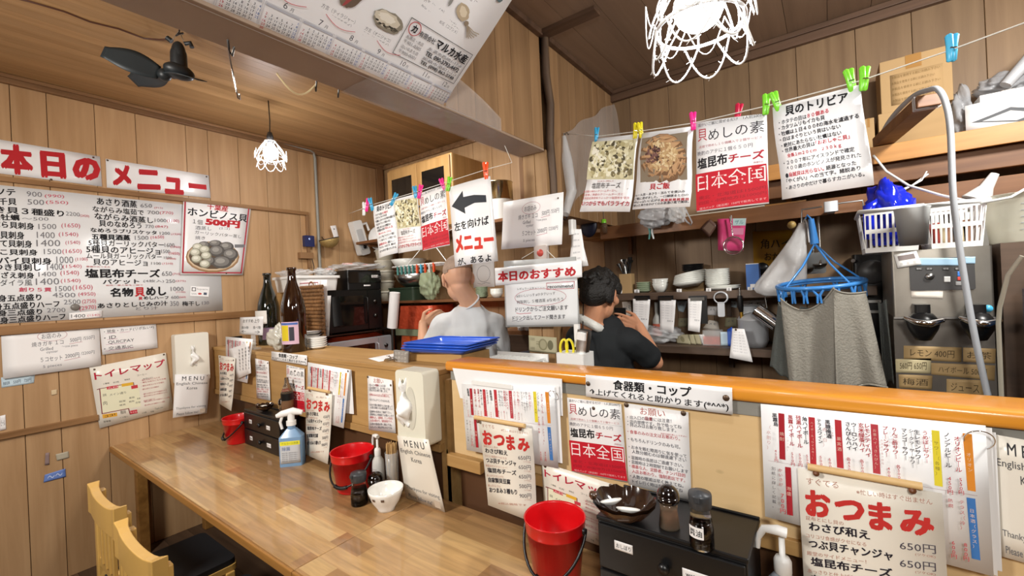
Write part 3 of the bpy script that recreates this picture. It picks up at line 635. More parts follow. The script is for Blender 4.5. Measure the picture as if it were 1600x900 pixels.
b.crset(0, 290, 4.093); mg = b.at(*b.uv(480, 778), .001); b.mb.lathe([(0, .012), (.017, .011), (.021, .006), (.021, 0)], mat('magnet_grey', '77726c', .4), 18, XA(mg, b.n))
b.build('menu_board', 'big white menu board on the left wall with handwritten prices in two columns', 'menu board')
st = Paper(wallq((108, 489.2), (160, 484.6), (159, 495.5), (108, 500), dx=.005)); st.crset(0, 290, 4.093)
st.X('1400', 455, 835, 545, 832, 22, '55555a'); st.X('(1540)', 560, 832, 640, 828, 18, PENR); st.build('price_strip', 'small white price slip at the bottom edge of the menu board', 'paper')

s = Paper(wallq((286.8, 308), (392.5, 321.3), (379.5, 430), (282, 429), dx=.012), MC['laminate']); s.crset(250, 290, 4)
s.XL([(158, 88), (556, 137), (507, 545), (141, 543)], 'ad2c3c', .022, True)
s.X('千葉産', 295, 128, 426, 146, 40, RED, .02); s.X('ホンビノス貝', 172, 160, 545, 206, 52, K, .02); s.X('１個', 205, 222, 266, 231, 30, K); s.X('500円', 283, 224, 500, 246, 46, RED, .05); s.X('酒蒸し', 220, 262, 322, 270, 24, '3a3a3e'); s.X('(2コ)', 370, 268, 436, 272, 16, GRY); s.X('ガーリックバター蒸し', 218, 290, 508, 320, 22, '3a3a3e'); s.X('焼き', 220, 325, 282, 328, 22, '3a3a3e')
s.XE(328, 446, 168, 98, '9b7a58'); s.XE(328, 442, 158, 90, 'cdb89a'); s.XE(328, 440, 148, 82, '5d4a3a')
random.seed(3)
for cx, cy, rx, ry in ((275, 372, 38, 24), (345, 362, 40, 22), (415, 382, 46, 30), (440, 430, 48, 38), (355, 408, 48, 36), (385, 478, 64, 40), (310, 470, 34, 28)):
    s.XE(cx, cy, rx, ry, '565350'); s.XE(cx-4, cy-4, rx*.8, ry*.75, '7b7874'); s.XE(cx-8, cy-8, rx*.45, ry*.4, '9d9a94')
for cx, cy in ((235, 385), (220, 418), (228, 458), (278, 400), (288, 438), (280, 490)):
    s.XE(cx, cy, 34, 26, '8b8a78'); s.XE(cx-2, cy-3, 28, 20, 'c9c8b6'); s.XE(cx-5, cy-6, 16, 10, 'e4e3d6')
s.XP([(466, 368), (530, 368), (528, 386), (466, 388)], '77777a'); s.pin(*s.uv(414, 548))
s.build('clam_poster', 'red bordered clam poster pinned over the right end of the menu board', 'poster')

def handnote(s):
    s.T('お店のみ', .38, .16, .58, .27, '55555e'); s.ell(.49, .21, .15, .12, 'b56a78', .004)
    s.T('焼きガキ １コ', .28, .32, .6, .42, '55555e'); s.T('500円', .67, .3, .79, .4, '55555e'); s.T('/550円', .81, .29, .94, .38, '77777e'); s.L([(.66, .43), (.8, .41)], 'b56a78', .005)
    s.T('Grilled', .36, .45, .49, .52, '66666e'); s.T('oyster', .42, .54, .54, .6, '77777e'); s.T('〜one piece', .58, .45, .75, .51, '77777e')
    s.T('５コセット', .36, .66, .58, .76, '55555e'); s.T('2000円', .61, .64, .76, .74, '55555e'); s.T('/2200円', .78, .63, .93, .71, '77777e'); s.L([(.6, .78), (.77, .75)], 'b56a78', .005)
    s.T('5 pieces', .38, .83, .57, .9, '77777e')
s = Paper(wallq((1.2, 515), (155, 503.5), (157.5, 571), (4.5, 592)), nx=6, ny=4, curl=lambda u, v: .012*v*v); handnote(s); s.pin(.03, .05); s.pin(.965, .04)
s.build('handwritten_notice', 'white handwritten oyster price sheet pinned to the left wall under the menu board', 'paper')
s = Paper(wallq((155, 503.5), (243, 496), (246.5, 543.5), (160, 554.5), dx=.004)); s.crset(0, 490, 6.154)
s.X('〜お支払い方法〜', 1080, 100, 1425, 72, 36, '33333e'); s.X('・現金・カード(リボ払い×)', 1000, 178, 1478, 130, 36, '33333e'); s.X('・ID', 1000, 238, 1115, 222, 32, '33333e'); s.X('QUICPAY', 1040, 280, 1290, 255, 34, '33333e'); s.X('・交通系IC', 1000, 340, 1278, 312, 36, '33333e')
for a, b_ in (((1020, 192), (1120, 184)), ((1150, 184), (1250, 172)), ((1030, 250), (1130, 240)), ((1020, 300), (1215, 282)), ((1010, 362), (1285, 326))): s.XL([a, b_], 'b56a90', .006)
s.pin(.06, .06); s.pin(.88, .04)
s.build('payment_notice', 'small white handwritten payment sheet pinned beside the oyster price sheet', 'paper')
mat('paper_blue', 'c6dbe6', .5)
s = Paper(wallq((1.5, 590), (55, 582), (53, 598.5), (2.5, 606), dx=-.002), MC['paper_blue']); s.T('BEER　530円　720円', .06, .45, .9, .8, '33415a'); s.build('blue_slip', 'pale blue paper slip sticking out below the handwritten oyster sheet', 'paper')

def toilet(s, ox, oy, k):
    s.crset(ox, oy, k)
    s.X('トイレマップ', 110, 310, 822, 170, 78, 'b3273f', .02)
    s.XP([(165, 430), (505, 372), (520, 415), (560, 408), (580, 610), (455, 632), (190, 680)], 'e9e7c9')
    s.XL([(140, 442), (165, 434), (190, 684), (455, 632), (472, 690), (545, 675)], '7e2430', .012); s.XL([(165, 434), (505, 372), (510, 410)], '7e2430', .01)
    s.XP([(235, 415), (350, 395), (352, 425), (238, 443)], 'c8404a'); s.XP([(385, 385), (500, 366), (503, 396), (388, 414)], 'e3b23a'); s.XP([(480, 405), (545, 393), (550, 425), (485, 437)], 'c8404a'); s.XP([(470, 655), (540, 642), (545, 675), (474, 688)], 'c8404a'); s.XP([(192, 692), (340, 672), (342, 708), (196, 732)], 'e0a83c')
    s.X('入口', 240, 432, 345, 410, 18, WHT); s.X('ココ！', 215, 715, 320, 690, 20, K, .02); s.X('トイレ', 478, 672, 540, 662, 16, WHT)
    for t, x0, y0, x1, y1, h in (('１番館', 200, 385, 262, 375, 16), ('お肉', 300, 372, 358, 362, 16), ('鮮魚店', 415, 345, 470, 335, 16), ('コーヒー', 540, 300, 640, 285, 16), ('メイン通り', 265, 495, 430, 470, 24), ('酒場', 195, 500, 232, 494, 26), ('果物', 460, 528, 515, 518, 20), ('青果', 540, 535, 575, 528, 18), ('服屋', 360, 565, 425, 553, 18), ('乾物', 460, 565, 512, 556, 18), ('雑貨', 365, 600, 425, 590, 18), ('肉', 200, 580, 240, 575, 40), ('豆腐', 525, 575, 575, 566, 18), ('階段', 375, 672, 430, 662, 36), ('→ 二階へ', 362, 725, 450, 712, 12), ('駐車場', 205, 765, 275, 755, 18), ('バス停', 590, 680, 635, 670, 18), ('花屋', 675, 665, 710, 660, 14)): s.X(t, x0, y0, x1, y1, h, '55554c')
    for i, (x1, y) in enumerate(((770, 330), (830, 352), (810, 385), (760, 420), (0, 0), (838, 468), (850, 490), (720, 535), (865, 545), (820, 580))):
        if x1: s.X('・鍵をお持ちになり市場内のトイレを御利用下さい'[:10+i], 575+4*i, y+22-(x1-575)*.0, x1, y-(x1-575)*.16+20, 15, 'b3444e')
    s.X('夜は閉まります', 600, 335, 700, 318, 12, '55554c'); s.X('Thank you', 720, 640, 800, 620, 26, '8a8a7c')
    s.pin(*s.uv(112, 240)); s.pin(*s.uv(810, 90))
s = Paper(wallq((139.6, 574.5), (259, 551), (270.7, 638.8), (155.7, 669.4), dx=.008), MC['laminate_warm']); toilet(s, 130, 540, 6.43)
s.build('toilet_map', 'white sheet with a red lettered toilet map pinned crooked on the left wall', 'paper')

# tissue box on the wall, its menu card, stickers
mat('box_cream', 'e9e6da', .5, var=.04); mat('tissue', 'f6f6f4', .85, var=.03); mat('box_slot', 'c9c5b6', .7)
def tissue_puff(mb, c, a, b, n, s=1.0):
    """crumpled tissue: c centre, a along the slot, b across, n outwards"""
    random.seed(11)
    def f(u, v):
        x = (u-.5)*2; y = (v-.5)*2
        return c+a*(x*.085*s+.012*s*math.sin(5*y))+b*(y*.022*s*(1+.5*math.sin(3*x))+.008*s*math.sin(6*x))+n*((.03+.022*math.sin(4*x+2*y)+.012*math.sin(9*x-3*y))*s*(1-x*x*.6)*(1-y*y*.9))
    return mb.sheet(f, 28, 10, MC['tissue'], .001)
ty0, ty1 = ax(274, 560, XL+.07).y, ax(327, 560, XL+.07).y; tz1, tz0 = ax(300, 521, XL+.07).z, ax(300, 597, XL+.07).z
t = thing('tissue_box', 'cream tissue box hung upright on the left wall above a menu card', 'tissue box', (XL+.002, (ty0+ty1)/2, (tz0+tz1)/2))
hy, hz = (ty1-ty0)/2, (tz1-tz0)/2
mb = MB(); mb.rbox(0, -hy, -hz, .07, hy, hz, MC['box_cream'], .012, 4, axis='x'); mb.build('box', t, bevel=.004)
mb = MB(); mb.lathe([(.001, .0712), (.06, .0708)], MC['box_slot'], 24, Matrix.Rotation(PI/2, 4, 'Y') @ Matrix.Identity(4), .001, .001); 
mb = MB(); mb.sheet(lambda u, v: (.0712, .003+(.016)*math.cos(2*PI*u)*v, .01+.07*math.sin(2*PI*u)*v), 24, 2, MC['box_slot']); mb.build('slot', t)
mb = MB(); tissue_puff(mb, V((.066, .006, .012)), V((0, .12, -.95)), V((0, 1, .1)), V((1, 0, 0)), .82); mb.build('tissue', t)
def menucard(s, sc=1.0):
    s.T('M E N U', .2, .05, .83, .15, '3a3a3e', .005); s.T('English Chinese', .05, .19, .95, .27, '4a4a4e'); s.T('Korea', .35, .3, .65, .37, '4a4a4e'); s.T('Thankyou for visiting', .07, .77, .95, .84, '66666a'); s.T('Please follow me!', .1, .9, .72, .96, '66666a')
    s.R(.78, .87, .93, .97, 'c9b9a6'); s.pin(.92, .04, r=.003)
s = Paper(wallq((273.5, 585), (328, 584.5), (323.5, 645.5), (270, 653), dx=.078), MC['paper']); menucard(s); s.build('menu_card', 'white menu card in English lettering fixed below the tissue box on the left wall', 'card')
for q, c, t, lab, cat in ((((0, 650), (8.5, 648), (9.5, 671), (0, 673)), 'paper', 'ビール', 'white label at the left picture edge on the lower wall', 'label'), (((87, 710), (107, 705), (108, 715), (89, 720)), 'sticker_grey', '', 'small grey sticker on the lower left wall', 'sticker'), (((70, 742), (102, 732), (103, 745), (68, 754)), 'sticker_blue', '〜〜', 'blue sticker low on the left wall', 'sticker'), (((71, 708), (77, 707), (77, 726), (70, 727)), 'sticker_mauve', '', 'faded mauve strip sticker low on the left wall', 'sticker'), (((80, 610), (89, 608.5), (89, 616), (80.5, 618)), 'sticker_tan', '', 'tiny tan tape scrap under the payment sheet', 'sticker')):
    mat('sticker_grey', 'b5ad98', .6); mat('sticker_blue', '6a86c8', .5); mat('sticker_mauve', '8f7a78', .6); mat('sticker_tan', 'd3bd98', .6)
    s = Paper(wallq(*q), MC[c])
    if t: s.T(t, .15, .3, .85, .7, GRY if c != 'sticker_blue' else 'c9d4ee')
    s.build(cat, lab, cat)

# ---- conduit, gadget, strainer, telephone on the left wall
mat('conduit_grey', '8f8d84', .45)
cy_ = ax(490, 240, XL).y
t = MB(); t.tube([(XL+.02, 1.9, 2.955), (XL+.02, cy_-.05, 2.945), (XL+.02, cy_-.012, 2.93), (XL+.02, cy_, 2.89), (XL+.02, cy_, 2.0), (XL+.02, cy_, 1.3)], .013, MC['conduit_grey'], 10); tag(t.build('electrical_conduit'), 'grey electrical conduit pipe running down the far end of the left wall', 'pipe')
mat('gadget_blue', '1c2a5a', .3, coat=.4); mat('wood_block', '8b6845', .6)
p = ax(482, 377, XL+.02); t = thing('wall_switch', 'dark blue switch box at the end of the wall rail', 'switch', p)
mb = MB(); mb.rbox(-.018, -.045, -.05, .02, .045, .05, MC['gadget_blue'], .006, 3, axis='x'); mb.build('housing', t); mb = MB(); mb.lathe([(.006, .004), (.008, 0)], mat('pilot_light', 'cfe0ff', .2, emit='cfe0ff', es=1.5), 10, XA((.0205, 0, .02), (1, 0, 0))); mb.build('pilot_light', t)
p = ax(478, 399, XL+.03); t = MB(); t.box(-.028, -.06, -.03, .02, .06, .025, MC['wood_block']); t.tube([(.005, .05, -.02), (.01, .065, -.1), (.005, .055, -.2), (0, .06, -.32)], .004, MC['cord_black'], 6); o = t.build('wood_bracket', loc=p, bevel=.006); tag(o, 'brown wooden block with a cord below the blue switch box', 'bracket')
mat('brass_mesh', 'b59a62', .45, .6, bump=.6, bs=160)
p = ax(514, 373, XL+.12); r = wof(p, 15)
t = thing('strainer', 'golden mesh strainer bowl hanging on the left wall', 'strainer', p)
mb = MB(); mb.lathe([(r*math.cos(a), -r*.95*math.sin(a)) for a in [k*PI/2/8 for k in range(9)]], MC['brass_mesh'], 24, Matrix.Rotation(.25, 4, 'X')); mb.build('mesh_bowl', t, solid=.002)
mb = MB(); mb.tube([(r*math.cos(a), r*math.sin(a)*math.cos(.25), r*math.sin(a)*math.sin(.25)) for a in [2*PI*k/24 for k in range(24)]], .004, MC['dark_steel'], 6, True); mb.build('rim', t)
mb = MB(); mb.tube([(-r, 0, 0), (XL-p.x+.005, 0, .03)], .004, MC['dark_steel'], 6); mb.build('hanging_wire', t)
s = Paper(qx(XL+.06, (516, 353), (525, 352), (530, 373), (523, 375))); s.T('・', .4, .2, .6, .3, K); s.build('paper_tag', 'small white tag hanging beside the golden strainer', 'tag')
p = ax(562, 372, XL+.06)
t = thing('white_appliance', 'white handheld kitchen appliance hung on the left wall by the corner', 'appliance', p, rot=(.28, 0, 0))
h = wof(p, 27); mb = MB(); mb.rbox(-.05, -.05, -h, .03, .055, h, MC['white_plastic'], .02, 4, axis='x'); mb.build('housing', t, bevel=.008)
mb = MB(); mb.rbox(.0305, -.035, -h*.7, .034, .03, h*.5, mat('panel_grey', 'c4c6c6', .4), .01, 3, axis='x'); mb.build('panel', t)
mb = MB(); mb.lathe([(0, .008), (.016, .008), (.018, 0)], MC['black_plastic'], 16, XA((.034, .005, -h*.55), (1, 0, 0))); mb.build('dial', t)
mb = MB(); mb.tube([(0, .05, h*.7), (0, .12, h*.75), (0, .13, h*.3)], .014, MC['white_plastic'], 8); mb.build('handle', t)
p = ax(597, 372, XL+.16); mb = MB(); r = wof(p, 21); mb.lathe([(0, .02), (r*.6, .022), (r*.95, .006), (r, 0), (r*.95, 0), (r*.6, .014), (0, .012)], MC['white_plastic'], 28, XA((0, 0, 0), (.8, -.75, .05))); mb.box(-.015, -.01, r*.2, .0, .01, r+.02, MC['white_plastic']); tag(mb.build('pan_lid', loc=p), 'round white lid hanging behind the hung trivia paper at the room corner', 'lid')

# ================================================================ PAPERS ON THE COUNTER FRONT
def _XV(s, txt, x0, y0, x1, y1, c=K, bold=0.0, em=1.0):
    n = len(txt); L_ = math.hypot(x1-x0, y1-y0); g_ = min(1.0, 27*n/L_)
    if g_ < 1: xm, ym = (x0+x1)/2, (y0+y1)/2; x0, x1, y0, y1 = xm+(x0-xm)*g_, xm+(x1-xm)*g_, ym+(y0-ym)*g_, ym+(y1-ym)*g_
    for i, ch in enumerate(txt.replace('ー', '｜')):
        if ch in ' 　': continue
        f = (i+.5)/n; u, v = s.uv(x0+(x1-x0)*f, y0+(y1-y0)*f)
        h = abs(s.uv(x1, y1)[1]-s.uv(x0, y0)[1])/n*em; k = h*s.H*.95/s.W
        vs, fs, a, b, e, g = glyphs(ch, bold)
        if not fs: continue
        m = (a+b)/2 if ch in '0123456789｜' else .5
        s.lv += 1; s.putg([(u+(px-m)*k, v-(py-.38)*h) for px, py in vs], fs, ink(c) if isinstance(c, str) else c, bold)
    return s
Paper.XV = _XV
PY = CY-.006
def drinks(s):
    s.crset(1130, 640, 3.404); D = '2a2630'; RR = 'b02a34'
    for q, c, t in (([(293, 18), (325, 22), (331, 267), (300, 262)], 'a5242e', '焼酎'), ([(453, 38), (487, 42), (496, 292), (463, 286)], 'b8323a', 'ハイボール（ウイスキー）'), ([(592, 52), (628, 57), (641, 312), (605, 306)], 'b8323a', '果実酒'), ([(783, 75), (823, 80), (836, 342), (797, 335)], 'b8404a', 'お茶ハイ（さんぴん）'), ([(1107, 108), (1149, 112), (1166, 408), (1123, 400)], 'e2d23a', 'サワー（各種）'), ([(1272, 124), (1322, 130), (1341, 433), (1298, 425)], 'd8892e', 'オリオン'), ([(1292, 463), (1338, 470), (1364, 794), (1318, 783)], '3f74b4', '日本酒（グラス）'), ([(329, 303), (360, 307), (371, 563), (340, 557)], 'a5242e', '泡盛')):
        s.XP(q, c); a, b, d, e = q; s.XV(t, (a[0]+b[0])/2+1, (a[1]+b[1])/2+22, (d[0]+e[0])/2-1, (d[1]+e[1])/2-22, 'd9c0b0' if c != 'e2d23a' else '8a7a30', 0, .8)
    s.XL([(240, 270), (1350, 455)], 'aa8a90', .0016)
    for t, x, y0, y1, c in (('黒霧島', 275, 18, 88, D), ('黒霧ハイボール', 360, 28, 192, 'b02a34'), ('残黒ハイボール', 403, 30, 202, RR), ('角ハイボール', 436, 36, 182, D), ('テラスワイン', 512, 46, 178, D), ('黒糖梅酒', 557, 52, 150, D), ('さんぴんハイ', 665, 62, 212, D), ('ウーロンハイ', 697, 66, 216, D), ('玄米緑茶ハイ', 735, 68, 222, RR), ('レモンティハイ', 767, 70, 248, RR), ('プレーンサワー', 863, 84, 246, RR), ('りんご酢サワー', 912, 90, 256, RR), ('マンゴーサワー', 963, 94, 262, D), ('シークヮーサーサワー', 1001, 98, 302, D), ('生レモンサワー', 1031, 102, 282, D), ('うめぼしサワー', 1074, 106, 276, RR), ('ノンアルビール', 1188, 114, 300, D), ('オリオンビール', 1242, 122, 336, RR)):
        s.XV(t, x-4, y0, x+6, y1, c, .012, 1.05)
    for t, x, y0, y1 in (('450円', 282, 205, 272), ('550円', 370, 218, 292), ('500円', 410, 224, 296), ('550', 448, 230, 286), ('500', 520, 236, 292), ('600', 568, 246, 304), ('各450', 668, 246, 318), ('各500', 738, 256, 328), ('400', 878, 294, 350), ('各500', 930, 284, 358), ('450円', 1198, 342, 436), ('550円', 1256, 348, 438), ('700円', 318, 430, 545), ('600円', 1216, 676, 770), ('800円', 1280, 686, 782)):
        s.XV(t, x-2, y0, x+3, y1, 'b8444c', .01, 1.1)
    for t, x, y0, y1, c in (('別紙に詳しく記載。', 272, 292, 515, D), ('かいさけ', 308, 300, 400, RR), ('テラス（冷）', 1262, 462, 625, RR), ('熱燗', 1200, 452, 510, RR), ('（水割り）', 245, 20, 260, 'c08a88'), ('（ロック・水）', 345, 100, 215, 'b5a0a0'), ('（赤・白）', 540, 50, 200, 'c89a98'), ('（ソーダ割）', 580, 70, 150, 'c89a98'), ('（糸満産の果汁使用）', 842, 130, 300, 'c8a8a8'), ('（さっぱり）', 885, 90, 190, 'a8a8b0'), ('（ビタミン）', 1098, 110, 225, 'a8a8b0'), ('（アルコール０）', 1205, 105, 190, 'a8a8b0'), ('（キンキンに冷えた）', 1262, 108, 215, 'a8a8b0')):
        s.XV(t, x-2, y0, x+3, y1, c, 0, .8)
def otsumami(s):
    s.crset(1130, 640, 3.404); T_ = 'b98878'; D = '24202a'
    s.X('すぐでる', 442, 378, 612, 402, 36, T_); s.X('※忙しい時はすぐ出ません', 708, 436, 1112, 492, 28, T_)
    for ch, x0, y0, x1, y1, h in (('お', 435, 492, 572, 508, 140), ('つ', 592, 525, 752, 545, 110), ('ま', 772, 560, 898, 575, 150), ('み', 938, 592, 1122, 610, 132)): s.X(ch, x0, y0, x1, y1, h, 'c0322e', .04)
    rows = [('昆布とにし貝の', 440, 640, 'わさび和え', 455, 780, '650円', 0), ('コリコリ食感がクセになる', 440, 760, 'つぶ貝チャンジャ', 455, 902, '650円', 1), ('殿堂のサイドメニュー！', 445, 760, '塩昆布チーズ', 465, 900, '650円', 2), ('あっさりと仕上げた', 450, 700, '自家製貝豆腐', 470, 800, '500円', 3), ('迷ったらコレ', 455, 650, 'おつまみ３種もり', 475, 900, '900円', 4)]
    for a, ax0, ax1, t, x0, x1, p, i in rows:
        y = 622+92*i; sl = .155
        s.X(a, ax0, y-50+1, ax1, y-50+1+(ax1-ax0)*sl, 22, T_); s.X(t, x0, y-6, x1, y-6+(x1-x0)*sl, 48, D, .022)
        s.X(p, 938, y+98, 1130, y+122, 44, '4a4550'); s.X('(ツケOK)', 1020, y+145, 1128, y+160, 16, T_)
    s.X('※税込価格です', 600, 1120, 1050, 1190, 20, T_)
def kaimeshi(s):
    s.crset(700, 560, 4); R2 = 'b02434'
    s.X('温かいご飯に混ぜるだけ　1人前500円', 755, 262, 1072, 292, 17, '55555c'); s.X('貝', 758, 314, 806, 320, 62, R2); s.X('めしの素', 814, 328, 1076, 350, 62, '2a262c')
    s.X('店頭で熱めし１０個購入で２個サービス', 768, 376, 1070, 408, 14, 'b86a70'); s.XL([(760, 384), (1086, 425)], '8a8a90', .003); s.X('晩酌のアテに１個６５０円', 762, 408, 1030, 438, 22, '66606a')
    s.X('塩昆布', 765, 462, 916, 474, 58, '1c181c', .025); s.X('チーズ', 922, 478, 1086, 500, 46, R2, .025); s.X('(数量限定)', 1040, 535, 1085, 542, 12, 'b86a70')
    s.XP([(757, 510), (1098, 556), (1122, 768), (774, 702)], 'c01c2c')
    s.X('日本全国', 772, 562, 1098, 604, 86, 'f2e4e2', -.004)
    s.X('東北・北海道は1500円', 782, 640, 1105, 684, 20, '8a1a26'); s.X('四国・中国地方は1000円', 785, 668, 1108, 712, 18, '8a1a26'); s.X('保冷バッグ（発送用）150円で販売してます', 790, 697, 1110, 744, 13, 'e0b0b0')
def onegai(s):
    s.crset(900, 570, 4); D = '55555e'; R3 = 'b8444c'
    s.X('お願い', 400, 288, 556, 306, 46, 'b8685c')
    for t, x0, y0, x1, y1, c in (('・出入口の段差には注意！', 320, 325, 596, 352, D), ('・店内禁煙です。外で吸ってね', 322, 352, 660, 388, D), ('・持込みはお断り致します。', 322, 372, 626, 410, D), ('・食事のみの注文はお断わり。', 322, 415, 650, 462, R3), ('・もちろんドリンクのみも可。', 326, 462, 652, 514, D), ('・お水を頼む際周りに気を使って', 330, 510, 692, 572, D), ('　人数分頼むのは御遠慮下さい', 350, 540, 690, 596, D), ('・混雑時の長居はご遠慮下さい。', 330, 575, 670, 630, D), ('・混雑時は２時間制でお願いします', 332, 602, 702, 668, D), ('・横暴な人、泥酔者、ナンパ目的', 334, 630, 684, 692, R3), ('　入店お断わり。強制退出です。', 350, 662, 682, 722, R3), ('・人数の増減は早く教えてね。', 338, 692, 672, 756, D), ('　トイレ行く時は声をかけてね', 352, 725, 668, 786, D)):
        s.X(t, x0, y0, x1, y1, 24, c, .004)
    s.X('段差', 430, 333, 476, 338, 24, R3); s.X('当店の味を楽しんで下さい', 530, 428, 694, 448, 10, R3)
def shokki(s):
    s.crset(900, 570, 4); s.X('食器類・コップ', 232, 124, 722, 172, 66, K, .022); s.X('↑上げてくれると助かります(*^^*)', 85, 168, 955, 268, 50, K, .012)
def qq(y, *p): return qy(y, *p)
PAP = MC['paper']; LAM = MC['laminate']
MENUY = CY-.030
# --- right group
s = Paper(qq(CY-.015, (1549, 678), (1672, 700), (1690, 905), (1560, 868)), MC['laminate_warm']); menucard(s); s.build('menu_card', 'large menu card in English lettering at the right picture edge on the counter front', 'card')
def clipbar(s, y, p0, p1, lab, grp):
    a, b_ = ay(*p0, y), ay(*p1, y); d = (b_-a); u = d.normalized()
    t = thing('wooden_clip', lab, 'clip', (a+b_)/2, 0, grp); c_ = (a+b_)/2
    mb = MB(); mb.tube([a-c_, b_-c_], .0085, mat('pale_wood', 'd8b57e', .5), 8); mb.build('bar', t)
    for f in (.08, .92):
        q = a+d*f-c_; mb = MB(); mb.lathe([(0, .006), (.006, .004), (.007, 0)], mat('clip_brown', '6b4128', .4), 10, XA(q+V((0, -.003, -.012)), (0, -1, 0))); mb.build('clip_stud', t)
backs = []
for k, dq in enumerate((((1200, 640), (1556, 676), (1566, 893), (1206, 810)), ((1195, 634), (1550, 669), (1559, 900), (1200, 808)))):
    backs.append(qq(CY-.019-.004*k, *dq))
d1 = Paper(qq(MENUY, (1188.5, 631), (1540, 665), (1551.5, 898.5), (1195.5, 807)), LAM, nx=4, ny=2, curl=lambda u, v: .006*v*u)
drinks(d1)
for q in backs:
    e = [p-d1.o for p in q]; d1.mb.add(e+[p+V((0, .0008, 0)) for p in e], [(0, 3, 2, 1), (4, 5, 6, 7), (0, 1, 5, 4), (1, 2, 6, 5), (2, 3, 7, 6), (3, 0, 4, 7)], LAM)
o = d1.build('drinks_menu', 'ring bound drinks menu with coloured columns at the right end of the counter', 'menu', 'drinks menus on the counter')
def ring(parent, px, py, y, rp):
    c_ = ay(px, py, y)-parent.location; r = wof(ay(px, py, y), rp); mb = MB()
    mb.tube([c_+V((r*math.cos(a), -.012*math.sin(a*1)-.004, r*math.sin(a))) for a in [2*PI*i/28 for i in range(28)]], .0013, MC['chrome'], 6, True); return mb.build('binder_ring', parent)
ring(o, 1529, 687, MENUY, 17)
OY = MENUY-.012
TLq, TRq = ay(1246, 731, OY), ay(1472, 771, OY); hh = (TRq-TLq).length*1.46
o1 = Paper([TLq, TRq, TRq+V((.004, -.0, -hh)), TLq+V((.004, 0, -hh))], MC['laminate_warm'], nx=2, ny=6, curl=lambda u, v: .01*v*v)
otsumami(o1); o1.build('snack_menu', 'cream snack menu with big red brush title at the bottom right', 'menu', 'snack menus on the counter')
clipbar(o1, OY-.004, (1262, 729), (1441, 760), 'pale wooden bar clip over the snack menu at the bottom right', 'bar clips of the snack menus')
# --- centre group
k1 = Paper(qq(PY, (886, 621), (970.5, 631.5), (980.5, 754), (894, 737)), PAP); kaimeshi(k1); k1.pin(.5, .1); k1.build('rice_mix_flyer', 'red and white rice mix flyer pinned to the pale counter panel', 'flyer')
n1 = Paper(qq(PY+.001, (975, 629.5), (1075.5, 644), (1080.5, 782.5), (982, 757)), PAP); onegai(n1); n1.pin(.04, .02, r=.008); n1.pin(.93, .02, r=.008); n1.build('request_notice', 'white request notice pinned beside the red flyer, behind the pepper mill', 'notice')
s1 = Paper(qq(CY-.0165, (915, 585.5), (1143.7, 606), (1145, 648), (915.5, 619.5)), LAM); shokki(s1); s1.pin(.02, .4, r=.008); s1.pin(.965, .4, r=.009); s1.build('crockery_sign', 'white crockery return sign pinned across the edge of the orange counter top', 'sign')
random.seed(2)
d2 = Paper(qq(MENUY, (721, 599.5), (865.5, 604.5), (872.5, 732), (731.5, 702)), LAM, nx=3, ny=3, curl=lambda u, v: .008*v*(1-u)); d2.ref = d1; drinks(d2)
bk = [p-d2.o for p in qq(CY-.0165, (707, 575), (878, 592), (879.5, 650), (719, 622))]; d2.mb.add(bk, [(0, 3, 2, 1)], LAM); bk = [p-d2.o for p in qq(CY-.022, (724, 596), (873, 603), (879, 724), (734, 700))]; d2.mb.add(bk, [(0, 3, 2, 1)], LAM)
d2.mb.box(*(ay(738, 594, MENUY)-d2.o), *(ay(801, 603, MENUY)-d2.o+V((0, -.006, -.012))), MC['white_plastic'])
o = d2.build('drinks_menu', 'ring bound drinks menu left of the red flyer, behind the clipped snack menu', 'menu', 'drinks menus on the counter'); ring(o, 866, 617, MENUY, 8)
o2 = Paper(qq(OY-.012, (746.5, 654), (831, 669.5), (842, 816), (766, 787)), MC['laminate_warm'], nx=2, ny=6, curl=lambda u, v: .02*(v-.2)**2); o2.ref = o1; otsumami(o2); o2.build('snack_menu', 'cream snack menu clipped over the drinks menu left of the large red bucket', 'menu', 'snack menus on the counter')
clipbar(o2, OY-.017, (742, 652), (820, 665.5), 'pale wooden bar clip over the snack menu left of the large red bucket', 'bar clips of the snack menus')
t2 = Paper(qq(PY-.02, (846, 722), (958, 757), (962, 862), (852, 822)), MC['laminate_warm'], curl=lambda u, v: 0)
TMREF = Paper(wallq((139.6, 574.5), (259, 551), (270.7, 638.8), (155.7, 669.4), dx=.008), MC['laminate_warm']); TMREF.crset(130, 540, 6.43)
t2.ref = TMREF; toilet(t2, 130, 540, 6.43); t2.build('toilet_map', 'toilet map sheet hanging behind the large red bucket', 'paper')
# --- left group
n2 = Paper(qq(CY-.0095, (574, 587), (612.5, 594), (618.5, 677), (576, 671.5)), PAP); n2.ref = n1; onegai(n2); n2.pin(.02, .02); n2.pin(.94, .1); n2.build('request_notice', 'white request notice left of the tall tissue dispenser', 'notice')
d3 = Paper(qq(MENUY, (481, 566), (546.5, 577.5), (541, 668), (480, 652)), LAM, nx=2, ny=3, curl=lambda u, v: .015*v*u); d3.ref = d1; drinks(d3)
bk = [p-d3.o for p in qq(CY-.018, (483, 567), (549, 578), (553, 647), (485, 640))]; d3.mb.add(bk, [(0, 3, 2, 1)], LAM); d3.pin(.97, .03); d3.build('drinks_menu', 'drinks menu on the left counter behind the blue spray bottle', 'menu', 'drinks menus on the counter')
o3 = Paper(qq(OY-.01, (476, 608.5), (519, 616), (515.5, 724), (481, 709)), MC['laminate_warm'], nx=2, ny=6, curl=lambda u, v: .02*(v-.2)**2); o3.ref = o1; otsumami(o3); o3.build('snack_menu', 'cream snack menu beside the blue spray bottle', 'menu', 'snack menus on the counter')
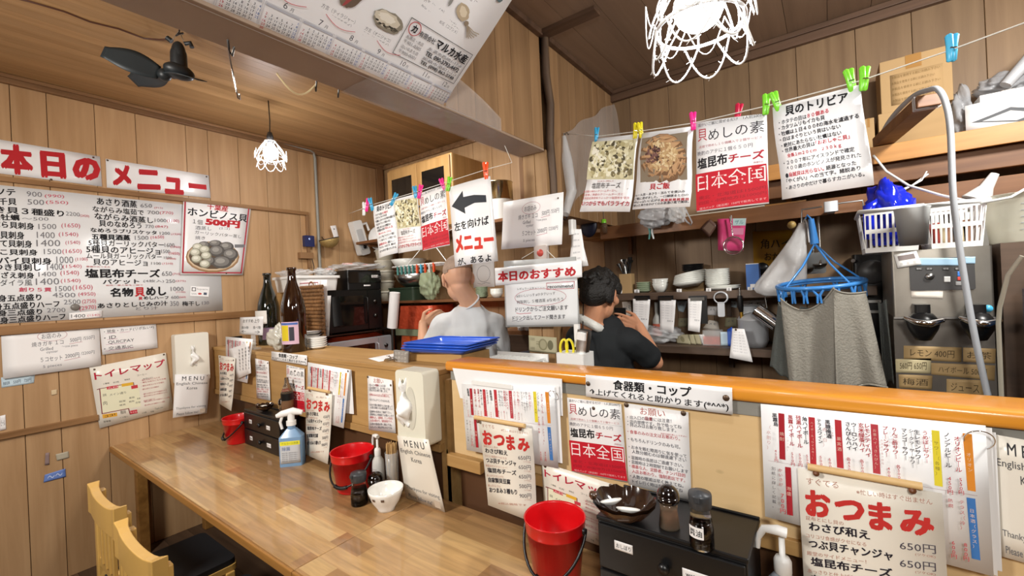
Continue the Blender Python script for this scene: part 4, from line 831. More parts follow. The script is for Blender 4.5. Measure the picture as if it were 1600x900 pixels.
clipbar(o3, OY-.014, (482, 606), (514, 612.5), 'pale wooden bar clip over the snack menu beside the spray bottle', 'bar clips of the snack menus')
k2 = Paper(qq(CY-.0095, (447.5, 570), (475.5, 576), (476.5, 645), (447.5, 637)), PAP); k2.ref = k1; kaimeshi(k2); k2.pin(.5, .1); k2.build('rice_mix_flyer', 'red and white rice mix flyer on the left counter above the black drawer box', 'flyer')
s2 = Paper(qq(CY-.016, (424, 549), (479.5, 555.5), (479.5, 571), (424, 562.5)), LAM); s2.ref = s1; shokki(s2); s2.pin(.97, .4); s2.build('crockery_sign', 'small white crockery return sign on the left counter edge below the bottles', 'sign')
n3 = Paper(qq(CY-.0095, (398.5, 560), (419.5, 564.5), (422.5, 626), (401, 622)), PAP); n3.ref = n1; onegai(n3); n3.pin(.95, .05); n3.build('request_notice', 'narrow looking request notice at the left end of the counter above the small bucket', 'notice')
d4 = Paper(qq(MENUY, (352.5, 526), (395, 530), (389, 598), (356, 590)), LAM, nx=2, ny=2, curl=lambda u, v: .01*v); d4.ref = d1; drinks(d4)
d4.build('drinks_menu', 'drinks menu at the far left end of the counter under the white placard', 'menu', 'drinks menus on the counter')
s = Paper(qq(MENUY-.022, (357, 546), (389, 535), (392, 583), (371, 592)), PAP); s.crset(320, 480, 4)
for k in range(4): s.XV('海鮮丼御膳本日限定品'[k:k+7], 215+20*k, 260-6*k, 222+18*k, 400-4*k, '3a3a40', 0, .9)
s.build('folded_leaflet', 'white folded leaflet tucked over the drinks menu at the left end', 'paper')
o4 = Paper(qq(OY-.022, (341.5, 555), (367.5, 559), (364.5, 641.5), (345.5, 630)), MC['laminate_warm'], nx=2, ny=5, curl=lambda u, v: .02*(v-.2)**2); o4.ref = o1; otsumami(o4); o4.pin(.1, .03); o4.pin(.92, .05); o4.build('snack_menu', 'cream snack menu at the far left end of the counter', 'menu', 'snack menus on the counter')

# ---- tall tissue dispenser on the counter front and the menu card standing under it
FYT = 1.205
tl, tr, br, bl = ay(611, 580, FYT), ay(653, 581.5, FYT), ay(673, 705, FYT), ay(629, 690, FYT)
w_ = (tr-tl).length; cx_ = (tl.x+tr.x+br.x+bl.x)/4; zt_, zb_ = tr.z, br.z+.004
t = thing('tissue_dispenser', 'tall cream tissue dispenser box hung on the counter between the two counters', 'tissue dispenser', (cx_, FYT+.045, (zt_+zb_)/2))
hy, hz, hx = .045, (zt_-zb_)/2, w_/2
mat('dispenser_cream', 'dfdccb', .4, var=.04); mb = MB(); mb.rbox(-hx, -hy, -hz, hx, hy, hz, MC['dispenser_cream'], .018, 5, axis='y'); mb.build('box', t, bevel=.005)
mb = MB(); mb.sheet(lambda u, v: (.005+.032*math.cos(2*PI*u)*v, -hy-.0012, .0+.09*math.sin(2*PI*u)*v), 28, 2, MC['box_slot']); mb.build('slot', t)
mb = MB(); tissue_puff(mb, V((-.028, -hy+.004, .022)), V((.1, 0, -.98)), V((1, 0, .1)), V((0, -1, 0)), 1.1); mb.build('tissue', t)
b0, b1 = az(634.6, 788.5, TZ), az(694.7, 791, TZ); b1.y = (b0.y+b1.y)/2; b0.y = b1.y
b0, b1 = ay(634.6, 788.5, b0.y), ay(694.7, 791, b0.y); yy = min(FYT-.012, b0.y+.06)
b0.z = b1.z = TZ+.0015
s = Paper([ay(620.6, 680.7, yy), ay(669, 687, yy), b1, b0], MC['laminate_warm'], thick=.002); menucard(s); s.build('menu_card', 'cream menu card in English lettering leaning on the tissue dispenser on the table', 'card')

# ================================================================ ON THE TABLE
def bucket(px, py, rim_px, rpx, label, spin, hang=True):
    b_ = az(px, py, TZ); r = wof(b_, rpx)*.93; h = zof(b_.x, b_.y+.0, rim_px)-TZ
    t = thing('red_bucket', label, 'bucket', (b_.x, b_.y, TZ), spin, 'red plastic buckets on the tables'); m = MC['red_plastic']; r0 = r*.74
    mb = MB(); mb.lathe([(0, .001), (r0*.96, .001), (r0, .006), (r*.93, h*.8), (r*.945, h*.8), (r*.95, h*.82), (r*.985, h*.99), (r, h), (r*.975, h+.003), (r*.945, h*.985), (r*.9, h*.8), (r0*.95, .012), (0, .01)], m, 40); mb.build('pail', t)
    mb = MB(); hr = r*1.04; pts = []
    for i in range(21):
        a = PI*i/20; lx = hr*math.cos(a); drop = -math.sin(a)*h*.62; out = -math.sin(a)*hr*.93
        pts.append((lx, out, h*.86+drop))
    mb.tube(pts, .0045, MC['black_plastic'], 8); mb.tube(pts[8:13], .0085, MC['black_plastic'], 10); mb.build('handle', t)
    for sx in (-1, 1):
        mb = MB(); mb.lathe([(0, .012), (.008, .01), (.01, 0)], MC['black_plastic'], 10, XA((sx*r*.96, 0, h*.87), (sx, 0, 0))); mb.build('pivot', t)
    return t
bucket(871, 905, 806, 52, 'largest red plastic bucket, front centre beside the black drawer box', .12)
bucket(553, 763, 703, 35.5, 'red plastic bucket in the middle of the far table behind the soy bottles', .35)
bucket(374, 690, 651, 24, 'small looking red bucket at the far left end of the table', -.15)

def label_card(parent, name, txt, c, w, h, rot=0.0, n='y', m=None):
    """a printed label facing -y (or +x) in the thing's own frame"""
    mb = MB(); R_ = Matrix.Rotation(rot, 4, 'Z'); mm = m or MC['paper']; c = V(c); ex, ez = R_ @ V((1, 0, 0)), V((0, 0, 1)); nn = R_ @ V((0, -1, 0))
    q = [c-ex*w/2+ez*h/2, c+ex*w/2+ez*h/2, c+ex*w/2-ez*h/2, c-ex*w/2-ez*h/2]
    s = Paper(q, mm, thick=.0006)
    if txt: s.T(txt, .1, .25, .9, .75, K)
    o = s.build(name, parent=parent); return o
def drawer_box(xl, xr, y0, y1, zt, label, rows, cols, labels, knob=True):
    t = thing('drawer_box', label, 'drawer box', ((xl+xr)/2, (y0+y1)/2, TZ)); m = MC['black_plastic']; hw, hd, h = (xr-xl)/2, (y1-y0)/2, zt-TZ
    mb = MB(); mb.box(-hw, -hd+.004, 0, hw, hd, h-.012, m); mb.box(-hw-.003, -hd, h-.012, hw+.003, hd+.002, h, m); mb.box(-hw-.003, hd-.006, h, hw+.003, hd+.002, h+.006, m); mb.build('cabinet', t, bevel=.003)
    rh = (h-.016)/rows; cw = 2*hw/cols
    for r in range(rows):
        for c_ in range(cols):
            x0, x1, z0, z1 = -hw+cw*c_+.004, -hw+cw*(c_+1)-.004, .004+rh*r+.002, .004+rh*(r+1)-.004
            mb = MB(); mb.box(x0, -hd-.006, z0, x1, -hd+.0035, z1, m); d = mb.build('drawer', t, bevel=.003)
            if knob: mb = MB(); mb.lathe([(0, .02), (.012, .019), (.014, .01), (.007, .004), (.007, 0)], m, 16, XA(((x0+x1)/2, -hd-.006, (z0+z1)/2), (0, -1, 0))); mb.build('knob', d)
            for (fx, fz, tx, ww) in labels.get((r, c_), []):
                o = label_card(d, 'label', tx, (x0+(x1-x0)*fx, -hd-.0068, z0+(z1-z0)*fz), ww, .024)
    return t
zt = .985; fl = az(929, 809, zt); fr = az(1167, 868, zt); y0 = (fl.y+fr.y)/2
drawer_box(fl.x, ay(1167, 868, y0).x, y0, CY-.022, zt, 'large black drawer box with white labels against the counter, front right', 2, 1, {(1, 0): [(.2, .62, 'おしぼり', .05), (.72, .5, 'wet towel', .075)], (0, 0): [(.22, .72, 'はし', .05), (.72, .5, 'chopsticks', .075)]})
DB1 = (fl.x, ay(1167, 868, y0).x, y0, zt)
bl_ = az(384, 694, TZ); br_ = az(441, 716, TZ); y0b = (bl_.y+br_.y)/2; ztb = zof(br_.x, y0b, 655)
XR2 = ay(441, 716, y0b).x
drawer_box(ay(384, 694, y0b).x, XR2, y0b, CY-.022, ztb, 'black drawer box with small white labels behind the blue spray bottle', 2, 1, {(1, 0): [(.2, .5, '皿', .035), (.7, .45, 'ソース', .045)], (0, 0): [(.2, .5, '箸', .035), (.7, .45, 'スプーン', .05)]})
DB2 = (ay(384, 694, y0b).x, XR2, y0b, ztb)

# scalloped dish on the big drawer box, with two white spoons lying in it
mat('dark_glaze', '2b1c14', .12, var=.3, coat=.8); mat('dark_glaze_rim', '4a3220', .2, coat=.6); mat('porcelain', 'f0efea', .18, var=.02, coat=.5)
p = az(984, 812, zt); p.y = min(p.y, CY-.12); r = wof(p, 44)
def shell_dish(t, r, h):
    mb = MB(); n = 64
    def f(u, v):
        a = 2*PI*u; w = abs(math.sin(a*5.5)); k = 1+.045*w*v; k *= 1 - .12*v*(1 if abs(((a-PI/2) % (2*PI))-0) < .3 else 0)
        rr = r*1.08*(.3+.7*v)*k if v > .08 else r*1.08*.3*v/.08; return (rr*math.cos(a), rr*math.sin(a)*.92, .01+h*v**2.2+(.005*w*v))
    mb.sheet(f, n, 12, MC['dark_glaze']); mb.sheet(lambda u, v: tuple(V(f(u, v))+V((0, 0, -.005-.004*v))), n, 12, MC['dark_glaze_rim'])
    mb.lathe([(r*.36, .012), (r*.34, 0), (r*.3, 0)], MC['dark_glaze'], 28); mb.build('bowl', t)
    mb = MB(); mb.lathe([(0, .022), (.008, .019), (.013, .009), (.009, 0)], MC['dark_glaze_rim'], 12, XA((-r*.98, -.0, h+.004), (-1, 0, .4))); mb.build('lug', t)
t = thing('shell_dish', 'dark brown glazed shell shaped dish on the large black drawer box', 'dish', (p.x-.015, p.y, zt), .2); shell_dish(t, r, .042)
DISH = V((p.x-.015, p.y, zt))
for k, (dx, dy, a) in enumerate(((-.028, -.015, .9), (.026, -.035, .3))):
    mb = MB(); q = Matrix.Translation((dx, dy, .036)) @ Matrix.Rotation(a, 4, 'Z') @ Matrix.Rotation(-.35, 4, 'X')
    mb.sheet(lambda u, v: (.03*math.cos(2*PI*u)*v, .021*math.sin(2*PI*u)*v, .012*v*v), 24, 6, MC['porcelain'], .002); mb.v = [tuple(q @ V(c_)) for c_ in mb.v]
    tag(mb.build('serving_spoon', loc=DISH), 'white china spoon bowl lying in the dark shell dish, %s one' % ('left' if k == 0 else 'right'), 'spoon', 'white spoons in the shell dish')
# small black dish with a white piece on the far drawer box
p2 = V(((DB2[0]+DB2[1])/2-.05, DB2[2]+.045, ztb)); t = thing('shell_dish', 'small dark dish on the far black drawer box', 'dish', p2, .4); shell_dish(t, .045, .026)
mb = MB(); mb.sheet(lambda u, v: (.022*math.cos(2*PI*u)*v, .016*math.sin(2*PI*u)*v, .01*v*v), 20, 5, MC['porcelain'], .002); tag(mb.build('serving_spoon', loc=p2+V((.005, -.01, .024))), 'white china spoon in the small dark dish', 'spoon')

mat('pepper_brown', '6e4a3a', .3, var=.3, vs=60); mat('glass_clear', 'ffffff', .03, trans=1.0, spec=.5, var=.01, ior=1.3); mat('soy', '120a08', .15, coat=.7); mat('cap_grey', '37393c', .4); mat('glass_smoke', 'b9a48c', .06, trans=.85, var=.02, ior=1.2)
def mill(x, y, z, h, r, label):
    t = thing('pepper_mill', label, 'pepper mill', (x, y, z))
    mb = MB(); mb.lathe([(0, 0), (r*.92, 0), (r*.95, .004), (r*.78, h*.4), (r*.82, h*.62), (0, h*.62)], MC['glass_smoke'], 24); mb.build('jar', t)
    mb = MB(); mb.lathe([(0, .004), (r*.8, .004), (r*.66, h*.4), (0, h*.4)], MC['pepper_brown'], 20); mb.build('peppercorns', t)
    mb = MB(); mb.lathe([(r*.9, h*.6), (r*.98, h*.62), (r*1.02, h*.74)]+[(r*1.02*math.cos(a), h*.74+h*.26*math.sin(a)) for a in [k*PI/2/8 for k in range(9)]], MC['soy'], 24); mb.build('cap', t)
    return t
p = az(1046, 823, zt); p.y = min(p.y, CY-.06); h = zof(p.x, p.y, 757)-zt; mill(p.x, p.y, zt, h, wof(p, 16.5), 'dome topped pepper mill on the large drawer box')
def soybottle(x, y, z, h, r, label, txt=None, lean=0):
    t = thing('soy_bottle', label, 'bottle', (x, y, z))
    mb = MB(); mb.lathe([(0, 0), (r*.95, 0), (r, .004), (r*.98, h*.35), (r*.8, h*.6), (r*.78, h*.72), (r*.82, h*.76), (0, h*.76)], MC['glass_clear'], 24); mb.build('glass', t)
    mb = MB(); mb.lathe([(0, .004), (r*.93, .004), (r*.92, h*.35), (r*.76, h*.52), (0, h*.52)], MC['soy'], 24); mb.build('soy_sauce', t)
    mb = MB(); mb.lathe([(r*.84, h*.7), (r*.9, h*.72), (r*.94, h*.92), (r*.9, h*.96), (0, h)], MC['cap_grey'], 24); mb.box(-r*.2, -r*1.08, h*.86, r*.2, -r*.8, h*.95, MC['cap_grey']); mb.build('cap', t)
    if txt:
        lw, lh = r*1.3, h*.2; a0 = -PI/2-.9; mb = MB()
        mb.sheet(lambda u, v: (r*1.02*math.cos(a0+1.3*u), r*1.02*math.sin(a0+1.3*u), h*.42-lh*v), 10, 1, MC['paper'])
        vs, fs, a, b_, e, f = glyphs(txt, .01); L_ = []
        for X_, Y_ in vs:
            u = .1+.8*(X_-a)/(b_-a); vv = .8-.6*(Y_-e)/(f-e); L_.append((r*1.03*math.cos(a0+1.3*u), r*1.03*math.sin(a0+1.3*u), h*.42-lh*vv))
        mb.add(L_, fs, ink(K)); mb.build('label', t)
    return t
p = az(1097, 853, zt); h = zof(p.x, p.y, 766)-zt; soybottle(p.x, p.y, zt, h, wof(p, 18.5), 'soy sauce bottle with white label at the right on the large drawer box', '醤油')
p = az(562, 787, TZ); h = zof(p.x, p.y, 736)-TZ; soybottle(p.x, p.y, TZ, h, wof(p, 13), 'soy sauce bottle in front of the middle red bucket')
p = az(588, 780, TZ); h = zof(p.x, p.y, 737)-TZ; mill(p.x, p.y, TZ, h, wof(p, 12), 'dome topped pepper mill beside the small white bowl')
p = V((DB2[1]-.085, DB2[2]+.055, ztb)); h = zof(p.x, p.y, 621)-ztb; mill(p.x, p.y, ztb, max(.07, h), .022, 'pepper mill on the far black drawer box')
p = V((DB2[1]-.02, DB2[2]+.11, ztb)); mb = None
t = thing('sauce_bottle', 'clear sauce bottle with a dark top band on the far drawer box', 'bottle', (p.x-.02, CY-.055, ztb)); h = max(.12, zof(p.x, p.y, 588)-ztb); r = .034
mb = MB(); mb.lathe([(0, 0), (r, 0), (r, h*.45), (r*.95, h*.62), (r*.4, h*.85), (r*.3, h), (0, h)], MC['glass_smoke'], 20); mb.build('bottle', t)
mb = MB(); mb.lathe([(0, .003), (r*.92, .003), (r*.92, h*.4), (0, h*.4)], mat('sauce_tan', 'b98a5e', .4), 20); mb.build('sauce', t); mb = MB(); mb.lathe([(r*1.02, h*.42), (r*1.02, h*.6)], MC['black_plastic'], 20); mb.build('band', t)
# small white bowl
p = az(604, 795, TZ); r = wof(p, 27); h = zof(p.x, p.y, 762)-TZ
t = thing('rice_bowl', 'small white china bowl in front of the menu card', 'bowl', (p.x, p.y, TZ)); mb = MB()
mb.lathe([(0, .006), (r*.42, .006), (r*.45, 0), (r*.5, 0), (r*.5, .008), (r*.8, h*.45), (r*.97, h*.85), (r, h), (r*.97, h), (r*.93, h*.82), (r*.74, h*.42), (r*.4, .016), (0, .014)], MC['porcelain'], 36); mb.build('bowl', t)
for k in range(3):
    a = -2.2+.55*k; mb = MB(); mb.sheet(lambda u, v: ((r*.9+.003+.016*(1-v)*.4)*math.cos(a+.22*u), (r*.9+.003+.016*(1-v)*.4)*math.sin(a+.22*u), h*.72-.008*v), 6, 1, mat('glaze_mark', '6a5648' if k != 1 else '6a5648', .4)); 
for a in (-2.25, -1.55, -.95):
    mb = MB(); mb.sheet(lambda u, v: (r*(.955-.05*v)*1.012*math.cos(a+.2*u), r*(.955-.05*v)*1.012*math.sin(a+.2*u), h*(.78-.13*v)), 6, 1, MC['glaze_mark']); mb.build('glaze_mark', t)
# pump bottles
def pump(x, y, z, h, r, label, body, lab, spin):
    t = thing('pump_bottle', label, 'pump bottle', (x, y, z), spin); W_ = MC['white_plastic']
    mb = MB(); mb.lathe([(0, 0), (r*.95, 0), (r, .004), (r, h*.42), (r*.9, h*.52), (r*.45, h*.6), (r*.38, h*.62), (0, h*.62)], body, 28); mb.build('bottle', t)
    mb = MB(); mb.lathe([(r*.5, h*.6), (r*.52, h*.61), (r*.52, h*.7), (r*.4, h*.73), (r*.18, h*.74), (r*.18, h*.88), (0, h*.88)], W_, 20); mb.build('collar', t)
    mb = MB(); mb.tube([(.3*r, 0, h*.93), (-.2*r, 0, h*.94), (-1.0*r, 0, h*.93), (-1.35*r, 0, h*.85), (-1.4*r, 0, h*.76)], [r*.34, r*.34, r*.26, r*.2, r*.15], W_, 10); mb.build('pump_head', t)
    if lab:
        mb = MB(); mb.sheet(lambda u, v: (r*1.01*math.cos(-2.1+1.3*u), r*1.01*math.sin(-2.1+1.3*u), h*(.4-.3*v)), 8, 1, lab); mb.build('label', t)
    return t
mat('bottle_bluish', 'c9d2dc', .25, trans=.35, var=.03); mat('bottle_milky', 'e3e2dc', .3, trans=.25, var=.03)
zz = TZ; p = ay(1222, 860, 1.225); h = zof(p.x, p.y, 818)-zz; pump(p.x, p.y, zz, h, .037, 'white pump bottle at the bottom edge left of the snack menu', MC['bottle_bluish'], None, .1)
p = ay(592, 750, CY-.075); p.z = TZ; h = zof(p.x, p.y, 676)-TZ; pump(p.x, p.y, TZ, h, .028, 'white pump bottle between the middle red bucket and the toothpick cup', MC['bottle_milky'], mat('label_grey', 'b9b6b4', .5), -.1)
# toothpick cup: glass cup full of picks
p = ay(614, 755, CY-.06); h = zof(p.x, p.y, 706)-TZ; r = .03; h = max(h, .1)
t = thing('toothpick_cup', 'clear cup packed with wooden picks beside the white pump bottle', 'cup', (p.x, p.y, TZ)); mb = MB(); mb.lathe([(0, 0), (r*.85, 0), (r, h), (r*.94, h), (r*.8, .004), (0, .004)], MC['clear_plastic'], 24); mb.build('cup', t)
mb = MB(); random.seed(9)
for k in range(90):
    a = random.random()*2*PI; q = math.sqrt(random.random())*r*.82; mb.tube([(q*math.cos(a)*.85, q*math.sin(a)*.85, .006), (q*math.cos(a), q*math.sin(a), h+.035+random.uniform(-.006, .008))], .0013, MC['pale_wood'], 4)
o = mb.build('wooden_picks', t); o['kind'] = 'stuff'
# blue spray bottle
p = az(458, 725, TZ); h = zof(p.x, p.y, 640)-TZ; w_ = wof(p, 16)*1.05
t = thing('spray_bottle', 'blue sanitizer spray bottle with white trigger on the far table', 'spray bottle', (p.x, p.y, TZ), .8); mat('spray_blue', '8fb7df', .25, trans=.3, var=.03)
mb = MB(); mb.rbox(-w_, -w_*.6, 0, w_, w_*.6, h*.52, MC['spray_blue'], .012, 4); mb.rbox(-w_, -w_*.6, h*.52, w_, w_*.6, h*.66, MC['spray_blue'], .012, 4, taper=.4); mb.cyl(w_*.34, h*.66, h*.74, MC['spray_blue']); mb.build('bottle', t)
mb = MB(); mb.cyl(w_*.42, h*.72, h*.8, MC['white_plastic']); mb.tube([(w_*1.0, 0, h*.93), (w_*.2, 0, h*.97), (-w_*.8, 0, h*.93), (-w_*1.25, 0, h*.9)], [w_*.22, w_*.34, w_*.3, w_*.18], MC['white_plastic'], 10); mb.cyl(w_*.3, h*.8, h*.95, MC['white_plastic']); mb.tube([(-w_*.75, 0, h*.9), (-w_*.95, 0, h*.78), (-w_*.8, 0, h*.66)], w_*.13, MC['white_plastic'], 8); mb.build('trigger', t)
s = Paper([V((-w_*.86, -w_*.6-.001, h*.46)), V((w_*.86, -w_*.6-.001, h*.46)), V((w_*.86, -w_*.6-.001, h*.06)), V((-w_*.86, -w_*.6-.001, h*.06))], mat('label_pale', 'c8ccd0', .4))
s.R(0, 0, 1, .18, 'e2dc3a'); s.T('アルコール除菌', .08, .04, .92, .14, '2a5a3a'); s.T('除菌', .1, .25, .5, .42, '2a5a9a')
for k in range(5): s.T('食品工場・飲食店の衛生に', .08, .5+.09*k, .9, .55+.09*k, GRY)
s.build('label', parent=t)

# ================================================================ KITCHEN: shelves and stands
wood('shelf_wood', '8a5f3c', '643f25', 0, 4, 10, .5, vary=.08); wood('shelf_dark', '5f4c3e', '45362b', 0, 4, 10, .5, vary=.08); wood('shelf_light', 'b98446', '8f5f2c', 0, 4, 10, .45, vary=.08)
mat('foil_orange', 'f2642c', .25, .15, bump=1.0, bs=28, vs=16, var=.35); mat('foil_red', 'b8482c', .25, .2, bump=1.0, bs=24, vs=16, var=.35); mat('foil_gold', 'd7ae22', .2, .8, bump=1.0, bs=40, var=.3)
mat('cardboard', 'a88a60', .8, var=.06); mat('cream_plastic', 'dcd6c4', .4, var=.04); mat('grey_plastic', '8b8f90', .4); mat('dark_green', '2c3a2c', .4); mat('navy', '171c30', .45); mat('tray_blue', '2f62d8', .3, coat=.3); mat('bag_white', 'e6e6e6', .25, alpha=.62, bump=.8, bs=18, spec=.7); mat('plate_white', 'dfe0da', .25, coat=.4, var=.03); mat('plate_green', '8d9a80', .3, coat=.3)
SH1, SH2 = 1.548, 2.13
def shelf_board(name, label, x0, x1, y0, y1, z, th, m, lip=None):
    t = thing(name, label, 'shelf', ((x0+x1)/2, y1, z)); hw = (x1-x0)/2
    mb = MB(); mb.box(-hw, y0-y1, -th, hw, 0, 0, MC[m]); mb.build('board', t, bevel=.002)
    for x in (-hw+.08, 0, hw-.08):
        mb = MB(); mb.box(x-.012, (y0-y1)*.8, -th-.02, x+.012, 0, -th, MC[m]); mb.box(x-.012, -.02, -th-.14, x+.012, 0, -th, MC[m]); mb.build('bracket', t)
    if lip: mb = MB(); mb.box(-hw, y0-y1-.014, -th-lip, hw, y0-y1-.0005, .004, MC[m]); mb.build('lip', t, bevel=.002)
    return t
YS = YB-.001
shelf_board('wall_shelf', 'dark shelf at the back left carrying bowls and boxes behind the man in grey', -3.68, -1.4, 2.62, YS, SH1, .022, 'shelf_wood')
shelf_board('wall_shelf', 'upper shelf at the back left with the wooden cabinet and steel pot', -3.68, -1.4, 2.52, YS, SH2, .025, 'shelf_wood')
# rack with the ovens against the left wall
t = thing('appliance_rack', 'black steel rack holding the ovens against the left wall', 'rack', (-3.53, 2.27, 0))
for sx in (-.2, .22):
    for sy in (-.33, .36):
        mb = MB(); mb.box(sx-.012, sy-.012, 0, sx+.012, sy+.012, 1.46, MC['dark_steel']); mb.build('upright', t)
for z in (.6, .93, 1.30):
    mb = MB(); mb.box(-.212, -.342, z-.012, .232, .372, z, MC['dark_steel']); mb.build('rack_shelf', t)
def oven(name, label, x0, x1, y0, y1, z0, z1, body, win, split):
    """front faces +x"""
    t = thing(name, label, 'oven', ((x0+x1)/2, (y0+y1)/2, z0)); hx, hy, h = (x1-x0)/2, (y1-y0)/2, z1-z0
    mb = MB(); mb.rbox(-hx, -hy, .012, hx-.02, hy, h, body, .012, 3, axis='x'); mb.build('body', t)
    ys = -hy+2*hy*split
    mb = MB(); mb.rbox(hx-.019, -hy+.004, .016, hx, ys-.003, h-.006, body, .008, 3, axis='x'); d = mb.build('door', t)
    mb = MB(); mb.rbox(hx+.0003, -hy+.04, .06, hx+.002, ys-.04, h-.05, win, .01, 3, axis='x'); mb.build('window', d)
    mb = MB(); mb.tube([(hx, ys-.02, h*.2), (hx+.025, ys-.02, h*.22), (hx+.025, ys-.02, h*.8), (hx, ys-.02, h*.82)], .006, body, 8); mb.build('handle', d)
    mb = MB(); mb.rbox(hx-.019, ys+.003, .016, hx, hy-.004, h-.006, body, .006, 3, axis='x'); p_ = mb.build('control_panel', t)
    for z in (.35, .7):
        mb = MB(); mb.lathe([(0, .014), (.016, .013), (.018, 0)], MC['dark_steel'], 16, XA((hx, (ys+hy)/2, h*z), (1, 0, 0))); mb.build('knob', p_)
    for sx in (-.8, .8):
        for sy in (-.85, .85): mb = MB(); mb.cyl(.012, 0, .013, MC['black_plastic'], 10, XF((sx*hx, sy*hy, 0))); mb.build('foot', t)
    return t
mat('oven_window', '0c0e0f', .05, coat=.6, var=.3); mat('silver_paint', 'c4c7cb', .35, .3)
oven('microwave_oven', 'black microwave oven on the rack behind the brown bottle', -3.7, -3.3, 1.97, 2.5, 1.302, 1.665, MC['black_plastic'], MC['oven_window'], .72)
oven('microwave_oven', 'silver microwave oven on the rack below the black one', -3.7, -3.3, 1.965, 2.6, .945, 1.238, MC['silver_paint'], MC['oven_window'], .76)
mb = MB(); mb.rbox(-.16, -.3, 0, .16, .29, .035, MC['foil_red'], .03, 4, taper=.8); tag(mb.build('foil_pack', loc=(-3.5, 2.26, 1.239)), 'flat red foil pack lying on the silver microwave oven', 'pack')
t = thing('coffee_maker', 'black boxy machine on top of the black microwave oven', 'machine', (-3.48, 2.34, 1.666))
mb = MB(); mb.rbox(-.15, -.17, 0, .17, .17, .17, MC['black_plastic'], .012, 3); mb.build('body', t, bevel=.004)
mb = MB(); mb.box(.1705, -.165, .06, .176, .165, .155, MC['oven_window']); mb.build('front_panel', t)
label_card(t, 'label', 'ON', (.1765, .1, .115), .07, .024, PI/2); label_card(t, 'label', '', (.1715, .02, .035), .07, .012, PI/2)
t = thing('storage_tub', 'white plastic tub with a lid left of the black machine', 'tub', (-3.42, 1.87, 1.668)); 
mb = MB(); mb.rbox(-.16, -.17, 0, .16, .17, .1, MC['white_plastic'], .03, 4, taper=1.08); mb.build('tub', t)
mb = MB(); mb.rbox(-.185, -.195, .1, .185, .195, .12, MC['white_plastic'], .03, 4); mb.build('lid', t, bevel=.004)
# the tub stands on a side box
t = thing('wooden_crate', 'plain wooden box under the white tub, mostly hidden by the wicker tray', 'box', (-3.45, 1.86, 0)); mb = MB(); mb.box(-.2, -.12, 0, .15, .06, 1.6665, MC['counter_raw']); mb.build('crate', t)
def crumple(name, label, cat, c, sx, sy, sz, m, seed, group=None, marks=()):
    random.seed(seed); ph = [random.random()*6 for _ in range(8)]
    def f(u, v):
        th = PI*v; a = 2*PI*u; x, y, z = math.sin(th)*math.cos(a), math.sin(th)*math.sin(a), math.cos(th)
        k = 1+.13*math.sin(5*x+ph[0]+4*y)+.11*math.sin(9*y+ph[1]-6*z)+.08*math.sin(13*z+7*x+ph[2])+.05*math.sin(23*x+19*y+ph[3])
        return (x*k*sx, y*k*sy, max(0, (z*k*.5+.5))*sz)
    mb = MB(); mb.sheet(f, 44, 22, m)
    for (dx, dy, dz, r, mm) in marks: mb.lathe([(0, r*.3), (r*.7, r*.25), (r, 0)], mm, 14, XF((dx, dy, dz)))
    return tag(mb.build(name, loc=c), label, cat, group)
mat('film_bag', 'e9ecee', .14, alpha=.42, spec=.9, bump=.9, bs=22)
mat('sticker_orange', 'e86a2c', .4)
crumple('plastic_bag', 'clear plastic bag lying on the white tub', 'bag', V((-3.45, 1.80, 1.79)), .15, .11, .06, MC['film_bag'], 3, 'clear bags on the ovens')
crumple('plastic_bag', 'clear plastic bag with an orange patch on the black machine', 'bag', V((-3.42, 2.34, 1.837)), .17, .24, .07, MC['film_bag'], 4, 'clear bags on the ovens', ((.05, -.12, .05, .05, MC['sticker_orange']), (.1, .02, .045, .03, MC['sticker_orange'])))
crumple('plastic_bag', 'crinkled clear bag between the white tub and the black machine', 'bag', V((-3.40, 2.02, 1.79)), .1, .085, .07, MC['film_bag'], 6, 'clear bags on the ovens', ((.06, 0, .05, .03, MC['sticker_orange']),))
# wicker tray, papers behind it
wood('wicker', '9a7148', '73502f', 2, 20, 4, .6, vary=.2)
def wicker(u, v, x, y0, y1, z0, z1): return None
p0, p1, p2, p3 = ay(471, 447, 1.70), ay(505, 447, 1.70), ay(503, 515, 1.70), ay(473, 517, 1.70)
t = thing('wicker_tray', 'brown woven wicker tray standing upright behind the big brown bottle', 'tray', p3)
mb = MB(); W_ = p1.x-p0.x; H_ = p0.z-p3.z; zb0 = -(p3.z-1.2805)
for i in range(16):
    z = zb0+(H_-zb0)*(i+.5)/16; mb.tube([(W_*k/24, .004*math.sin(k*2+i*PI), z) for k in range(25)], (H_-zb0)/32*1.05, MC['wicker'], 6)
mb.build('weave', t)
for k in range(5): mb = MB(); mb.tube([(W_*(.1+.2*k), .0, zb0), (W_*(.1+.2*k), -.004, H_)], .004, MC['wicker'], 6); mb.build('upright_cane', t)
mb = MB(); mb.tube([(W_*.5+.03*math.cos(a), 0, H_+.025*math.sin(a)) for a in [PI*k/10 for k in range(11)]], .004, MC['wicker'], 6); mb.build('handle', t)
TRY = p3.y
for k, (q, red) in enumerate((([(466, 440), (499, 438), (500, 500), (468, 505)], True), ([(478, 437), (511, 437), (512, 510), (480, 512)], False), ([(486, 462), (517, 462), (514, 525), (486, 528)], False))):
    s = Paper(qy(1.725+.02*k, *q), MC['paper'])
    if red: s.B(.05, .04, .95, .96, 'b02a3a', .02); s.T('メニュー', .2, .15, .8, .3, RED)
    else: s.T('仕込み表', .3, .08, .7, .16, GRY)
    s.build('menu_sheet', ['red bordered sheet standing behind the wicker tray', 'plain white sheet standing behind the wicker tray', 'low white sheet standing behind the wicker tray at its right edge'][k], 'paper', 'sheets behind the wicker tray')
